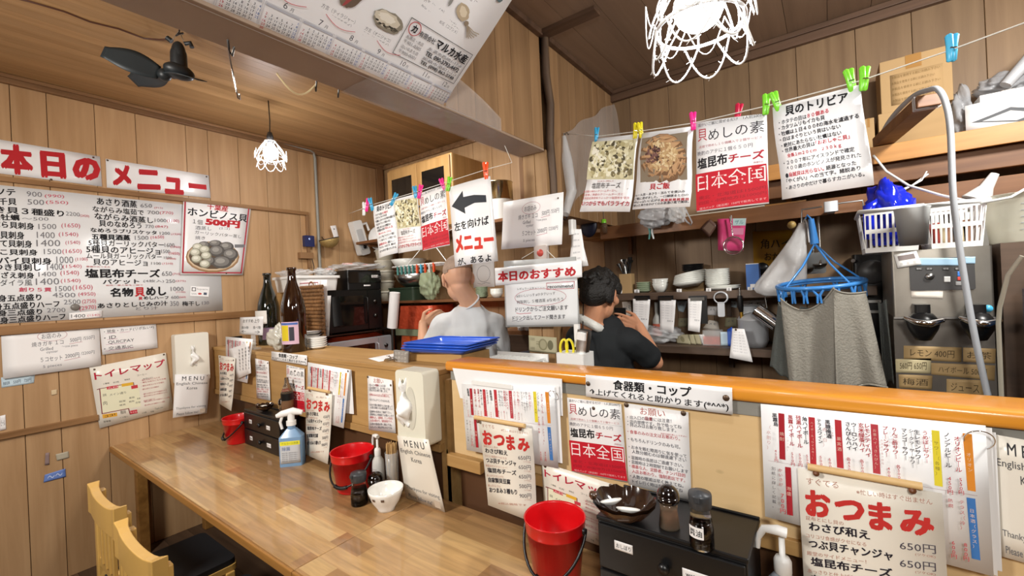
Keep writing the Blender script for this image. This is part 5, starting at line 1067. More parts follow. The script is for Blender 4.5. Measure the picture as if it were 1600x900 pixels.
# bottles on the left counter
CT_ = 1.2805
mat('brown_glass', '2a150a', .06, coat=1.0, trans=.25, var=.15); mat('green_glass', '10150f', .06, coat=1.0, var=.2); mat('label_blue', '3f8fc4', .3); mat('label_white', 'e4e2dc', .5); mat('label_pink', 'd6b5c8', .4)
def bottle(px, pyb, pyt, rpx, label, m, y=None):
    p = az(px, pyb, CT_)
    if y: p = ay(px, pyb, y); p.z = CT_
    h = zof(p.x, p.y, pyt)-CT_; r = wof(p, rpx)*.92
    t = thing('sake_bottle', label, 'bottle', p)
    mb = MB(); mb.lathe([(0, 0), (r*.95, 0), (r, .006), (r, h*.5), (r*.93, h*.58), (r*.62, h*.73), (r*.4, h*.82), (r*.33, h*.9), (r*.33, h*.965), (r*.4, h*.967), (r*.4, h), (0, h)], m, 32); mb.build('glass', t); return t, r, h
def wrap(parent, name, r, z0, z1, a0, a1, m, off=.0012, r1=None):
    mb = MB(); r1 = r1 or r; mb.sheet(lambda u, v: ((r+(r1-r)*(1-v)+off)*math.cos(a0+(a1-a0)*u), (r+(r1-r)*(1-v)+off)*math.sin(a0+(a1-a0)*u), z1-(z1-z0)*v), 14, 4, m); return mb.build(name, parent)
tb, r, h = bottle(461, 549, 418, 19.5, 'tallest brown glass bottle with a yellow and pink label on the left counter', MC['brown_glass'])
fa = math.atan2(-tb.location.y, -tb.location.x)
o = wrap(tb, 'label', r, h*.1, h*.36, fa-1.25, fa+.35, MC['label_pink'])
wrap(o, 'yellow_panel', r, h*.14, h*.32, fa-1.15, fa-.45, mat('label_yellow', 'd8c22a', .4), .0018); wrap(o, 'dark_panel', r, h*.14, h*.3, fa-.4, fa+.0, mat('label_dark', '3a3a44', .4), .0018); wrap(o, 'blue_band', r, h*.325, h*.35, fa-1.2, fa+.3, mat('label_band', '4a6ab0', .4), .0018)
wrap(tb, 'neck_label', r*.72, h*.6, h*.735, fa-1.3, fa-.4, MC['label_white'], .002, r*.56)
tb, r, h = bottle(422, 541, 427, 17, 'dark green bottle with a blue neck label left of the big brown bottle', MC['green_glass'], 1.56)
o = wrap(tb, 'neck_label', r*.7, h*.62, h*.75, fa-.8, fa+.8, MC['label_blue'], .002, r*.42); wrap(tb, 'label', r, h*.3, h*.48, fa-1.6, fa-.1, MC['label_white'], .012)
wrap(tb, 'lower_label', r, h*.08, h*.24, fa-.6, fa+1.0, mat('label_mix', 'a893b8', .4), .002)
p = az(435, 546, CT_); p.y += .03
crumple('foil_pouch', 'gold foil pouch between the two bottles', 'pouch', V((p.x, 1.50, CT_)), .035, .03, zof(p.x, 1.5, 480)-CT_, MC['foil_gold'], 12)
p = ay(419, 545, 1.37); crumple('plastic_bag', 'crumpled milky plastic bag on the left counter in front of the bottles', 'bag', V((p.x+.06, 1.41, CT_)), .09, .05, zof(p.x, 1.385, 513)-CT_+.015, mat('bag_milky', 'd9d6c8', .2, alpha=.85, bump=.7, bs=16, spec=.8), 8)
# placard on a little stand
q = qy(1.36, (375, 496), (411, 494.5), (410, 524), (374, 522)); t = thing('price_placard', 'white rounded placard on a stand at the left end of the counter', 'placard', V(((q[0].x+q[1].x)/2, 1.36, CT_)))
s = Paper([p-V((t.location.x, 1.36, CT_)) for p in q], MC['laminate'], thick=.003); s.T('おすすめ 上り', .15, .12, .85, .32, K); s.T('飲み物', .1, .52, .4, .68, K); s.T('食べ物', .6, .5, .92, .68, K); s.T('←', .1, .76, .3, .9, K); s.T('→', .68, .76, .9, .9, K); s.build('card', parent=t)
mb = MB(); mb.box(-.06, -.02, 0, .06, .03, .012, MC['clear_plastic']); mb.box(-.03, .006, 0, .03, .01, q[3].z-CT_+.05, MC['clear_plastic']); mb.build('stand', t)
p = ay(366, 530, 1.47); mb = MB(); mb.rbox(-.05, -.04, 0, .05, .04, .06, MC['black_plastic'], .008, 3); tag(mb.build('card_reader', loc=(p.x, 1.47, CT_), bevel=.003), 'small black box behind the white placard', 'box')
for k, (dx, s_) in enumerate(((-.05, 1), (.03, 1.1), (.1, .9))):
    p = ay(375, 530, 1.4); mb = MB(); mb.lathe([(0, 0), (.03*s_, 0), (.042*s_, .02), (.03*s_, .028), (0, .03)], MC['cream_plastic'], 20); tag(mb.build('sauce_dish', loc=(p.x+dx, 1.43, CT_)), 'upturned cream sauce dish behind the white placard', 'dish', 'sauce dishes behind the placard')
# stacked small dishes
def stack(px, pyb, Y, z, rpx, n, dz, label, grp, prof, m, band=None, lean=0.0):
    p = ay(px, pyb, Y); r = wof(p, rpx)*.95; out = []
    for k in range(n):
        if k == 0:
            t = thing('small_dish' if r < .08 else 'plate', label, 'dish' if r < .08 else 'plate', (p.x, Y, z), 0, grp)
            mb = MB(); mb.lathe([(a*r, b) for a, b in prof], m, 30); mb.build('dish', t)
            if band: mb = MB(); mb.lathe([(r*1.004, prof[3][1]-.002), (r*1.006, prof[3][1]+.001), (r*.99, prof[3][1]+.0015)], band, 30); mb.build('rim_band', t)
            first = t
        else: t = dup(first, loc=(p.x+lean*k, Y, z+dz*k))
        out.append(t)
    return out
DISH_P = [(0, .003), (.6, .003), (.62, 0), (1.0, .02), (.97, .021), (.6, .007), (0, .006)]
stack(496, 546, 1.545, CT_, 15.5, 5, .0135, 'white small dish in the front stack on the left counter', 'front stack of small dishes', DISH_P, MC['porcelain'])
stack(487, 542, 1.62, CT_, 16, 5, .02, 'blue rimmed white small dish in the rear stack on the left counter', 'rear stack of blue rimmed dishes', DISH_P, MC['porcelain'], MC['navy'])
# things near the gap: paper, packet, trays
s = Paper([az(575, 560, CT_+.0012), az(638, 548, CT_+.0012), az(650, 556, CT_+.0012), az(592, 565, CT_+.0012)], MC['paper']); s.build('order_sheet', 'white sheet lying on the left counter behind the grey packet', 'paper')
q = qy(1.40, (615, 547), (637.5, 549), (636.5, 571), (615, 570)); t_ = Paper(q, mat('packet_grey', '8f8a84', .35), thick=.012); t_.T('お手ふき', .1, .1, .9, .3, 'c9c5be'); t_.T('お手ふき', .1, .4, .9, .6, 'c9c5be'); t_.T('お手ふき', .1, .7, .9, .9, 'c9c5be'); o = t_.build('wipes_packet', 'grey patterned packet standing on the counter beside the blue trays', 'packet')
random.seed(4); p = az(607, 566, CT_)
for k in range(4):
    mb = MB(); a = random.random()*3; mb.tube([(-.03*math.cos(a), -.03*math.sin(a), .006+.006*k), (.03*math.cos(a), .03*math.sin(a), .008+.006*k)], .003, MC['chrome'], 6); mb.lathe([(0, .004), (.008, .002), (.008, -.002), (0, -.004)], MC['chrome'], 10, XF((.03*math.cos(a), .03*math.sin(a), .008+.006*k))); tag(mb.build('wire_clip', loc=(p.x, p.y+.01, CT_)), 'shiny wire clip in the small pile by the grey packet', 'clip', 'wire clips on the counter')
bt = [az(640, 569, 1.3), az(706, 571, 1.3), az(742, 556, 1.3), az(672, 545, 1.3)]
cx = -1.53; cyy = 1.55
for k in range(3):
    if k == 0:
        t = thing('serving_tray', 'blue plastic tray in the stack of trays on the counter corner', 'tray', (cx, cyy, 1.3265), .12, 'stack of blue trays')
        mb = MB()
        def tf(u, v):
            x = (u-.5)*2; y = (v-.5)*2; e = max(abs(x), abs(y)); z = 0 if e < .84 else (e-.84)/.16*.022; return (x*.19, y*.135, z)
        mb.sheet(tf, 26, 26, MC['tray_blue'], .002); mb.build('pan', t)
        mb = MB(); mb.tube([(-.19, -.135, .023), (.19, -.135, .023), (.19, .135, .023), (-.19, .135, .023)], .004, MC['tray_blue'], 8, True); mb.build('rim', t); f0 = t
    else: dup(f0, loc=(cx+.006*k, cyy+.004*k, 1.3265+.0125*k))
mb = MB(); mb.box(-.2, -.1, 0, .19, .1, .0445, MC['counter_raw']); tag(mb.build('wood_riser', loc=(cx-.02, cyy, 1.2815)), 'flat wooden block raising the blue trays', 'block')
# rolled paper tube
p = ay(613, 512, 2.3); pt = ay(617, 457, 2.3)
mb = MB(); mb.tube([(0, 0, 0), (pt.x-p.x, 0, pt.z-p.z)], .042, MC['paper'], 18); mb.tube([(-.0, 0, -.0), (-.02, 0, -p.z)], .012, MC['dark_steel'], 8); tag(mb.build('paper_roll', loc=p), 'white rolled paper tube on a dark pole behind the grey packet', 'roll')

# ---- back shelf left: bowls, boxes, cabinet, pot
BW = [(0, .004), (.35, .004), (.38, 0), (.45, 0), (.75, .35), (1, 1), (.97, 1), (.7, .36), (.3, .05), (0, .04)]
def bowl(px, pyb, rpx, h, Y, z, label, m, grp=None, rim=None):
    p = ay(px, pyb, Y); r = wof(p, rpx)*.95; t = thing('bowl', label, 'bowl', (p.x, Y, z), 0, grp)
    mb = MB(); mb.lathe([(a*r, b*h if b > .01 else b) for a, b in BW], m, 32); mb.build('bowl', t)
    if rim: mb = MB(); mb.lathe([(r*.985, h*.93), (r*1.02, h*1.0), (r*1.0, h*1.03)], rim, 32); mb.build('rim_band', t)
    return t
z = SH1
t = thing('container', 'dark green tub at the bottom of the bowl pile on the back shelf', 'tub', (ay(640, 470, 2.75).x, 2.76, z)); mb = MB(); mb.rbox(-.17, -.11, 0, .17, .11, .11, MC['dark_green'], .03, 4, taper=1.06); mb.build('tub', t); mb = MB(); mb.rbox(-.185, -.122, .11, .185, .122, .122, MC['dark_green'], .03, 4); mb.build('rim', t)
bowl(648, 455, 32, .12, 2.76, z+.123, 'steel mixing bowl on the dark green tub', MC['steel'])
bowl(650, 436, 33, .035, 2.76, z+.245, 'shallow white bowl with a red rim on the steel bowl', MC['plate_white'], None, mat('rim_red', '9b1f2c', .3))
bowl(640, 432, 29, .1, 2.76, z+.285, 'deep white bowl on top of the bowl pile', MC['plate_white'])
for k in range(5):
    p = ay(604, 470, 2.72); s_ = 1-.05*k
    if k == 0: t = thing('food_container', 'cream lidded tub in the stack left of the bowl pile', 'tub', (p.x, 2.72, z), 0, 'stack of cream tubs'); mb = MB(); mb.lathe([(0, 0), (.075, 0), (.09, .085), (.09, .09), (0, .09)], MC['cream_plastic'], 26); mb.build('tub', t); mb = MB(); mb.lathe([(.097, .083), (.097, .095), (.09, .099), (0, .099)], MC['cream_plastic'], 26); mb.build('lid', t); f0 = t
    else: dup(f0, loc=(p.x+.004*(-1)**k, 2.72, z+.1*k))
crumple('plastic_bag', 'clear bag of greens beside the bowl pile on the back shelf', 'bag', V((ay(668, 460, 2.72).x+.06, 2.7, z)), .09, .07, .27, mat('bag_green', 'b6c3a0', .2, alpha=.6, bump=.8, bs=20), 21)
# red and orange foil packs on a lower counter behind the man
t = thing('back_counter', 'low steel work counter along the back wall', 'counter', (-2.5, 2.72, 0)); mb = MB(); mb.box(-.77, -.22, .86, 1.1, .22, .9, MC['steel']); mb.build('counter_top', t); mb = MB(); mb.box(-.75, -.2, .05, 1.08, .2, .859, MC['grey_plastic']); mb.build('cabinet', t)
for k, (x, z0, h, m, lab) in enumerate(((-2.95, .9, .34, 'foil_orange', 'bright orange foil sack under the green box, behind the man in grey'), (-2.95, 1.30, .2, 'foil_red', 'red foil sack on top of the green box behind the man in grey'), (-2.4, .9, .36, 'foil_orange', 'orange foil sack nearest the man in grey, on the back counter'))):
    mb = MB(); mb.rbox(-.23, -.17, 0, .23, .17, h, MC[m], .05, 4, taper=.9); tag(mb.build('foil_sack', loc=(x, 2.72, z0+.001)), lab, 'sack')
mb = MB(); mb.rbox(-.24, -.18, 0, .24, .18, .055, mat('box_olive', '7c8468', .5), .02, 3); tag(mb.build('storage_box', loc=(-2.95, 2.72, 1.2425)), 'flat olive box between two foil sacks', 'box')
# wooden cabinet with glazed doors on the upper shelf
wood('cabinet_wood', 'b08a58', '8f6b3d', 2, 4, 10, .45, vary=.05)
A, Bp = ay(606, 330, 2.5), ay(705, 300, 2.5); zt = zof(Bp.x, 2.5, 236)
t = thing('wall_cabinet', 'tan wooden cabinet with two glazed doors on the upper back shelf', 'cabinet', ((A.x+Bp.x)/2, 2.72, SH2+.0005)); hw = (Bp.x-A.x)/2; h = min(zt-SH2, .72)
mb = MB(); mb.box(-hw, -.2, 0, hw, .2, h, MC['cabinet_wood']); mb.build('carcass', t, bevel=.012)
for k in range(2):
    x0 = -hw+.008+(hw-.006)*k; x1 = x0+hw-.014
    mb = MB(); mb.box(x0, -.216, .012, x1, -.2005, h-.02, MC['cabinet_wood']); d = mb.build('door', t, bevel=.004)
    mb = MB(); mb.box(x0+.06, -.2185, h*.3, x1-.06, -.2165, h-.1, MC['oven_window']); mb.build('glass_pane', d)
    mb = MB(); mb.lathe([(0, .016), (.009, .014), (.006, 0)], MC['dark_steel'], 10, XA((x1-.02 if k == 0 else x0+.02, -.216, h*.35), (0, -1, 0))); mb.build('knob', d)
p = ay(785, 345, 2.66); r = wof(p, 21); t = thing('stock_pot', 'polished steel stock pot on the upper back shelf beside the post', 'pot', (p.x-.03, 2.68, SH2+.0005)); h = .3
mb = MB(); mb.lathe([(0, 0), (r, 0), (r, h), (r*1.04, h+.004), (r*.97, h), (r*.97, .01), (0, .01)], mat('steel_warm', 'c9c0a0', .18, 1.0), 32); mb.build('pot', t); mb = MB(); mb.lathe([(r*1.005, .0), (r*1.006, h*.55)], MC['white_plastic'], 32); mb.build('white_band', t)
# plates and bowls right of the man
stack(753, 458, 2.72, SH1, 11, 7, .012, 'pale plate in the stack on the back shelf right of the man in grey', 'plates right of the man in grey', DISH_P, MC['plate_green'])
for k in range(3): bowl(776, 458, 11, .045, 2.70, SH1+.014*k, 'white bowl in the stack beside the post on the back shelf', MC['plate_white'], 'bowls beside the post')
s = Paper(qy(YB-.004, (738, 408), (772, 405), (773, 448), (740, 450)), MC['paper']); s.ell(.5, .5, .3, .3, '77777c', .012); s.L([(.2, .84), (.4, .88), (.6, .83), (.8, .86)], '77777c', .012); s.build('sketch_sheet', 'white sheet with pen scribbles leaning on the back wall behind the man', 'paper')
t = thing('cash_drawer', 'low brown wooden cabinet behind the man, right of his back', 'cabinet', (-1.72, 2.68, .9)); mb = MB(); mb.box(-.2, -.2, .001, .16, .2, .42, MC['shelf_wood']); mb.build('body', t, bevel=.003)
for k in range(2): mb = MB(); mb.box(-.185, -.212, .03+.19*k, .145, -.2005, .2+.19*k, MC['shelf_dark']); mb.build('drawer', t, bevel=.003)
bowl(790, 521, 16, .06, 2.62, 1.3215, 'white bowl on the low brown cabinet right of the man', MC['plate_white'])
crumple('tissue_ball', 'crumpled white paper beside the banknote on the post', 'paper', V((ay(812, 530, 2.4).x, 2.47, 1.322)), .05, .05, .09, MC['tissue'], 31)
mb = MB(); mb.tube([(0, 0, 0), (.02, 0, .1), (.01, 0, .2)], [.06, .07, .05], MC['navy'], 14); tag(mb.build('dark_bag', loc=(HX0-.078, 2.06, 1.05)), 'dark blue bag hanging at the left side of the post', 'bag')
t = thing('dish_rack', 'white plastic dish rack behind the counter right of the man', 'rack', (-1.35, 1.81, 1.13)); mb = MB()
for i in range(12): mb.box(-.16+.027*i, -.1, .11, -.148+.027*i, .1, .122, MC['white_plastic'])
mb.box(-.165, -.105, .1, .165, -.097, .14, MC['white_plastic']); mb.box(-.165, .097, .1, .165, .105, .14, MC['white_plastic']); mb.build('grid', t)
mb = MB(); mb.box(-.16, -.1, -1.13, .16, .1, .0, MC['grey_plastic']); mb.box(-.16, -.1, 0, .16, .1, .1, MC['white_plastic']); mb.build('base', t)

# ================================================================ HANGING PAPERS
mat('peg_blue', '3aa0cc', .3, coat=.3); mat('peg_pink', 'ee2f8f', .3, coat=.3); mat('peg_yellow', 'e8d92c', .3, coat=.3); mat('peg_green', '7fd636', .3, coat=.3); mat('peg_orange', 'f0592a', .3, coat=.3); mat('peg_red', 'b81e40', .3); mat('peg_sky', '4fb4dc', .3); mat('peg_teal', '4f8f8a', .4); mat('peg_white', 'dfe4e4', .4)
def peg(p, m, label, h=.06, rz=0.0, tilt=0.0, grp='clothes pegs on the line'):
    t = thing('clothes_peg', label, 'clothes peg', p, 0, grp, rot=(0, tilt, rz)); mm = MC[m]
    for k, sx in enumerate((-1, 1)):
        mb = MB(); mb.tube([(sx*h*.12, 0, h*.56), (sx*h*.1, 0, h*.5), (sx*h*.06, 0, h*.1), (sx*h*.05, 0, -h*.1), (sx*h*.055, 0, -h*.46), (sx*h*.05, 0, -h*.5)], [h*.04, h*.075, h*.07, h*.075, h*.06, h*.03], mm, 8, flat=1.7); mb.build('jaw', t)
    mb = MB(); mb.tube([(-h*.1, -h*.11, .0), (h*.1, -h*.11, 0)], h*.03, MC['chrome'], 6); mb.build('spring', t); return t
def food(s, x0, y0, x1, y1, seed, bg, tones, n, r0, r1):
    random.seed(seed); s.XP([(x0[0], x0[1]), (x1[0], x1[1]), (y1[0], y1[1]), (y0[0], y0[1])], bg)
    for i in range(n):
        u, v = random.uniform(.06, .94), random.uniform(.06, .94)
        ax_ = x0[0]*(1-u)*(1-v)+x1[0]*u*(1-v)+y1[0]*u*v+y0[0]*(1-u)*v; ay_ = x0[1]*(1-u)*(1-v)+x1[1]*u*(1-v)+y1[1]*u*v+y0[1]*(1-u)*v
        r = random.uniform(r0, r1); s.XE(ax_, ay_, r, r*random.uniform(.4, .8), random.choice(tones), random.random()*3, 8)
def cheese(s):
    s.crset(850, 180, 4)
    food(s, (302, 165), (265, 402), (582, 152), (556, 402), 5, 'cfc8a4', ['e9e4c2', 'ded6ae', 'f0ecd2', 'b8ad80', '7d7252', 'e6dfba', 'f3efdc', 'c8be94', '57503c'], 460, 5, 20)
    s.X('あとを引く美味しさ', 340, 415, 440, 412, 10, 'b86a60'); s.X('塩昆布チーズ', 302, 442, 482, 438, 36, '2a262a')
    for k, t in enumerate(('糸満産の味わいクリームチーズへ。', 'お客様ご厚意のクリームチーズと', '北海道産真昆布でふっかつ塩昆布を使用')): s.X(t, 248-4*k, 478+21*k, 460+35*k, 472+22*k, 15, 'c05058')
    s.X('いつからでもバラライカ', 240, 552, 532, 552, 30, 'b02434', .02)
def gohan(s):
    s.crset(850, 180, 4); s.XP([(615, 145), (905, 105), (893, 402), (600, 430)], '8a7c68')
    s.XE(752, 270, 148, 155, '7a5a3e'); s.XE(754, 265, 138, 146, 'b98f66'); s.XE(756, 258, 122, 124, 'c7a076')
    for k in range(30):
        a = .2+2.6*k/29; s.XL([(756+118*math.cos(a), 262+122*math.sin(a)), (756+134*math.cos(a), 264+142*math.sin(a))], '9c744e', .006)
    random.seed(8)
    for k in range(170):
        a = random.random()*2*PI; q = math.sqrt(random.random()); x, y = 745+100*q*math.cos(a), 255+92*q*math.sin(a)
        s.XE(x, y, random.uniform(8, 20), random.uniform(4, 8), random.choice(['d9bd8c', 'c9a878', 'e3cfa4', 'b58f62']) if x > 735 or y > 300 or y < 200 else random.choice(['5d4038', '7a5650', '4a332e', '8c6a60']), random.random()*3, 8)
    s.X('貝ご飯', 665, 448, 790, 440, 40, 'b8232e', .02)
    for k, t in enumerate(('ムール貝・あさり・当たてを煮込み', 'ご飯に混ぜました。一口頬張るとロの', '中いっぱいに広がる', '残った貝汁をかけてのお茶漬け風で美味。')): s.X(t, 567-2*k, 502+22*k, (880, 900, 735, 905)[k], 474+(21.5)*k+(14 if k == 2 else 0), 17, '3a3a40', .01)
    s.X('貝貝貝貝貝貝貝', 738, 534, 905, 524, 17, 'b83040', .02)
def trivia(s):
    s.crset(1200, 0, 3); s.X('貝のトリビア', 82, 522, 378, 455, 52, K, .025)
    rows = [('・ホタテの目は', 55, 578, 186, 548), ('・カタツムリもイカも貝', 55, 605, 272, 552), ('・牡蠣は１日４００ℓの海水を濾過する', 55, 632, 430, 543), ('・白はまぐりという貝はいない', 60, 658, 345, 592), ('・絶対にあたらない牡蠣はない', 65, 685, 348, 622), ('・世界最大の貝は', 68, 710, 225, 674), ('', 0, 0, 0, 0), ('・２００７年にアイスランドで確定', 72, 766, 405, 698), ('　４００歳のホンビノスが発見された', 85, 790, 435, 724), ('・', 80, 824, 95, 822), ('　「やくがい」への当て字。諸説あり', 85, 850, 432, 786), ('・あさりの中だけで暮らすカニがいる。', 85, 882, 452, 815)]
    for t, x0, y0, x1, y1 in rows:
        if t: s.X(t, x0, y0, x1, y1, 22, '26262c', .015)
    R_ = 'c02c3c'
    s.X('８０個ある', 190, 546, 290, 520, 22, R_, .015); s.X('「おおしゃこ貝」', 228, 672, 385, 640, 22, R_, .015); s.X('全長１ｍ２０ｃｍ　２３０ｋｇ', 92, 732, 345, 682, 22, R_, .015); s.X('烏賊貝は光らない。', 96, 820, 265, 790, 22, R_, .015); s.X('語源となった', 275, 788, 412, 762, 22, '26262c', .015)
HOOK = ax(880, 208, HX1+.005)
Lx = lambda px, py, y: ay(px, py, y)
LINE2 = [HOOK, ay(934, 213, 1.86), ay(1000, 205, 1.78), ay(1085, 192, 1.68), ay(1200, 165, 1.60), ay(1345, 126, 1.52), ay(1486, 78, 1.47), ay(1600, 36, 1.43), ay(1700, -4, 1.40)]
e = LINE2[-1]-LINE2[-2]; LINE2.append(LINE2[-1]+e*((XR-.002-LINE2[-1].x)/e.x))
mat('line_white', 'd8d6cc', .7)
mb = MB(); mb.tube(LINE2, .0018, MC['line_white'], 6); tag(mb.build('clothes_line', loc=(0, 0, 0)), 'thin clothes line over the kitchen side carrying the large papers at the right', 'line')
PEND = ay(800, 254, 1.75)
LINE1 = [ax(545, 334, XL+.002), ay(585, 319, 1.50), ay(650, 300, 1.56), ay(700, 284, 1.62), ay(762, 264, 1.70), PEND, V((PEND.x-.04, PEND.y, HZ-.022))]
mb = MB(); mb.tube(LINE1, .0016, MC['line_white'], 6); tag(mb.build('clothes_line'), 'thin clothes line left of the post carrying the arrow sign and small looking flyers', 'line')
def hung(fn, q, name, label, cat, ref=None, m='laminate', curl=None):
    s = Paper(q, MC[m], curl=curl or (lambda u, v: .012*math.sin(PI*u)*v+.006*math.sin(2*PI*v)))
    if ref: s.ref = ref
    fn(s); s.build(name, label, cat); return s
def q4(*p): return [ay(*a) for a in p]
hc = hung(cheese, q4((932, 217, 1.855), (998, 209, 1.785), (984, 331, 1.785), (905.5, 331, 1.855)), 'cheese_flyer', 'food photo flyer of kelp cheese, first on the right clothes line', 'flyer')
hg = hung(gohan, q4((1003, 208, 1.775), (1084, 197, 1.69), (1078, 323, 1.69), (988, 327.5, 1.775)), 'rice_flyer', 'flyer with a bowl of shellfish rice, second on the right clothes line', 'flyer')
k3 = Paper(q4((1087.5, 192, 1.672), (1198, 177, 1.602), (1201.5, 318, 1.602), (1089, 331.5, 1.672)), LAM, curl=lambda u, v: .008*math.sin(PI*u)); k3.ref = k1; kaimeshi(k3); k3.build('rice_mix_flyer', 'red and white rice mix flyer hanging from the right clothes line', 'flyer')
ht = hung(trivia, q4((1207, 168, 1.597), (1344, 132, 1.522), (1366, 289, 1.522), (1222, 312, 1.597)), 'trivia_sheet', 'white shellfish trivia sheet hanging from the right clothes line under green pegs', 'sheet')
for px, py, y, m, lab, tl in ((932, 211, 1.856, 'peg_blue', 'blue clothes peg at the left corner of the cheese flyer', .1), (993, 205, 1.785, 'peg_yellow', 'yellow clothes peg between the cheese and rice flyers, left one', .15), (1001, 204, 1.776, 'peg_yellow', 'yellow clothes peg between the cheese and rice flyers, right one', -.1), (1083, 190, 1.682, 'peg_pink', 'pink clothes peg between the rice flyer and the red flyer', 0), (1153, 178, 1.64, 'peg_red', 'small dark red peg behind the top of the red flyer', .2), (1197, 164, 1.602, 'peg_green', 'green clothes peg at the right corner of the red flyer', .1), (1213, 160, 1.592, 'peg_green', 'green clothes peg at the left corner of the trivia sheet', -.25), (1329, 127, 1.53, 'peg_green', 'green clothes peg at the top right of the trivia sheet', -.15), (1350, 124, 1.518, 'peg_green', 'green clothes peg on the bare line just right of the trivia sheet', .1), (1487, 76, 1.47, 'peg_sky', 'blue clothes peg alone at the right end of the line', .05)):
    p = ay(px, py, y); peg(p, m, lab, .062, .4, tl, 'clothes pegs on the right line')
l1 = hung(trivia, q4((583, 323, 1.50), (618.5, 311, 1.533), (622, 395, 1.533), (592, 403.5, 1.50)), 'trivia_sheet', 'small looking trivia sheet at the left end of the left clothes line', 'sheet', ht)
l2 = hung(cheese, q4((619, 311, 1.534), (653, 302, 1.564), (660, 390, 1.564), (622.5, 396, 1.534)), 'cheese_flyer', 'small looking kelp cheese flyer on the left clothes line', 'flyer', hc)
l3 = Paper(q4((655, 303, 1.567), (696, 289, 1.615), (703, 383, 1.615), (661, 392, 1.567)), LAM, curl=lambda u, v: .008*math.sin(PI*u)); l3.ref = k1; kaimeshi(l3); l3.build('rice_mix_flyer', 'red and white rice mix flyer on the left clothes line beside the arrow sign', 'flyer')
ar = Paper(q4((701, 293, 1.622), (766, 275, 1.703), (778.5, 408, 1.703), (711, 417, 1.622)), LAM, curl=lambda u, v: .02*math.sin(PI*u)*(.4+v), nx=8, ny=8); ar.crset(550, 240, 4)
ar.XP([(624, 331), (660, 283), (716, 380), (670, 355)], '33373c'); ar.XP([(660, 283), (695, 235), (716, 380), (690, 360)], '33373c'); ar.XP([(695, 275), (768, 261), (772, 311), (702, 346)], '33373c'); ar.XP([(768, 261), (839, 261), (843, 305), (772, 311)], '33373c')
ar.X('左を向けば', 642, 462, 858, 416, 58, K, .02); ar.X('メニュー', 648, 570, 888, 536, 112, 'cf3a2c', .05); ar.X('が、あるよ', 665, 680, 875, 650, 46, K, .02)
ar.build('arrow_sign', 'white sign with a big black arrow pointing left to the menu', 'sign')
for px, py, y, m, lab, tl in ((574, 321, 1.49, 'peg_pink', 'pink peg in the bunch at the left end of the left line', .2), (580, 320, 1.495, 'peg_blue', 'blue peg in the bunch at the left end of the left line', -.2), (569, 327, 1.485, 'peg_white', 'white peg in the bunch at the left end of the left line', .1), (615, 312, 1.53, 'peg_blue', 'blue peg between the trivia sheet and cheese flyer', .5), (649, 302, 1.56, 'peg_blue', 'blue peg left of the pink peg over the left red flyer', -.1), (656, 300, 1.568, 'peg_pink', 'pink peg at the left corner of the left red flyer', .25), (692, 290, 1.612, 'peg_pink', 'pink peg at the right corner of the left red flyer', -.25), (701, 288, 1.62, 'peg_green', 'green peg at the left corner of the arrow sign', .25), (759, 268, 1.697, 'peg_orange', 'orange peg at the right corner of the arrow sign', 0)):
    p = ay(px, py, y); peg(p, m, lab, .07 if m != 'peg_orange' else .085, .6, tl, 'clothes pegs on the left line')
# notice on the post and the recommendation board
hs = Paper(qy(POSTY-.008, (786.5, 316), (880.5, 300), (879, 382), (784.5, 390)), MC['paper'], curl=lambda u, v: .008*v*v); handnote(hs); hs.pin(.92, .1, r=.005); hs.build('handwritten_notice', 'white handwritten oyster price sheet pinned to the wooden post', 'paper')
RY = 1.95
t = thing('recommendation_board', 'white board of recommended dishes with red lettering, hung on the post', 'sign board', ay(840, 455, RY)); O_ = t.location.copy()
def sub(q): return [p-O_ for p in q]
s = Paper(sub(qy(RY, (787, 408), (899, 401), (905.5, 510), (790, 511))), mat('board_frame', 'a9aaa8', .4), thick=.008); s.o = s.o; o = s.build('backing', parent=t)
q = qy(RY-.003, (789.5, 437), (901.5, 431), (903, 507), (792, 508.5)); s = Paper(sub(q), MC['whiteboard'], thick=.001); wref = Paper(q, MC['whiteboard']); wref.crset(740, 420, 5); s.ref = wref
s.X('レギュラー人気メニュー', 342, 158, 555, 148, 20, '55555c'); s.X('recommend', 578, 140, 775, 132, 28, '26262c', .01); s.XL([(570, 112), (788, 98), (785, 152), (572, 162)], 'b8485a', .006, True); u_, v_ = s.uv(515, 222); s.ell(u_, v_, .36, .18, 'b87078', .005)
s.X('#おいしいっす #ホタテいっす', 335, 214, 638, 190, 24, '3a3a42'); s.X('特製刺し ５種酒蒸 #なめろう', 338, 262, 702, 236, 28, '3a3a42'); s.X('ドリンクからご注文願います', 328, 320, 738, 300, 40, '2c2c34', .01); s.X('ドリンク出してフード聞きます', 305, 386, 718, 372, 36, '2c2c34', .01); s.XL([(335, 345), (360, 352), (450, 345)], 'b8485a', .006); s.XL([(300, 410), (330, 402), (350, 412), (385, 402)], '6a6a72', .004)
s.build('writing_board', parent=t)
q = qy(RY-.008, (773, 419), (908.5, 406.5), (909.5, 433), (774, 446.5)); s = Paper(sub(q), MC['laminate'], thick=.002); wr2 = Paper(q, MC['laminate']); wr2.crset(740, 420, 5); s.ref = wr2
s.X('本日のおすすめ', 190, 62, 800, 18, 82, 'b8242c', .035); s.build('heading_strip', parent=t)
for px in (815, 868):
    a = ay(px, 404, RY)-O_; mb = MB(); mb.tube([a, V((ay(841, 385, RY).x-O_.x, POSTY-RY-.008, ay(841, 384, RY).z-O_.z))], .002, MC['line_white'], 6); mb.build('hanging_string', t)
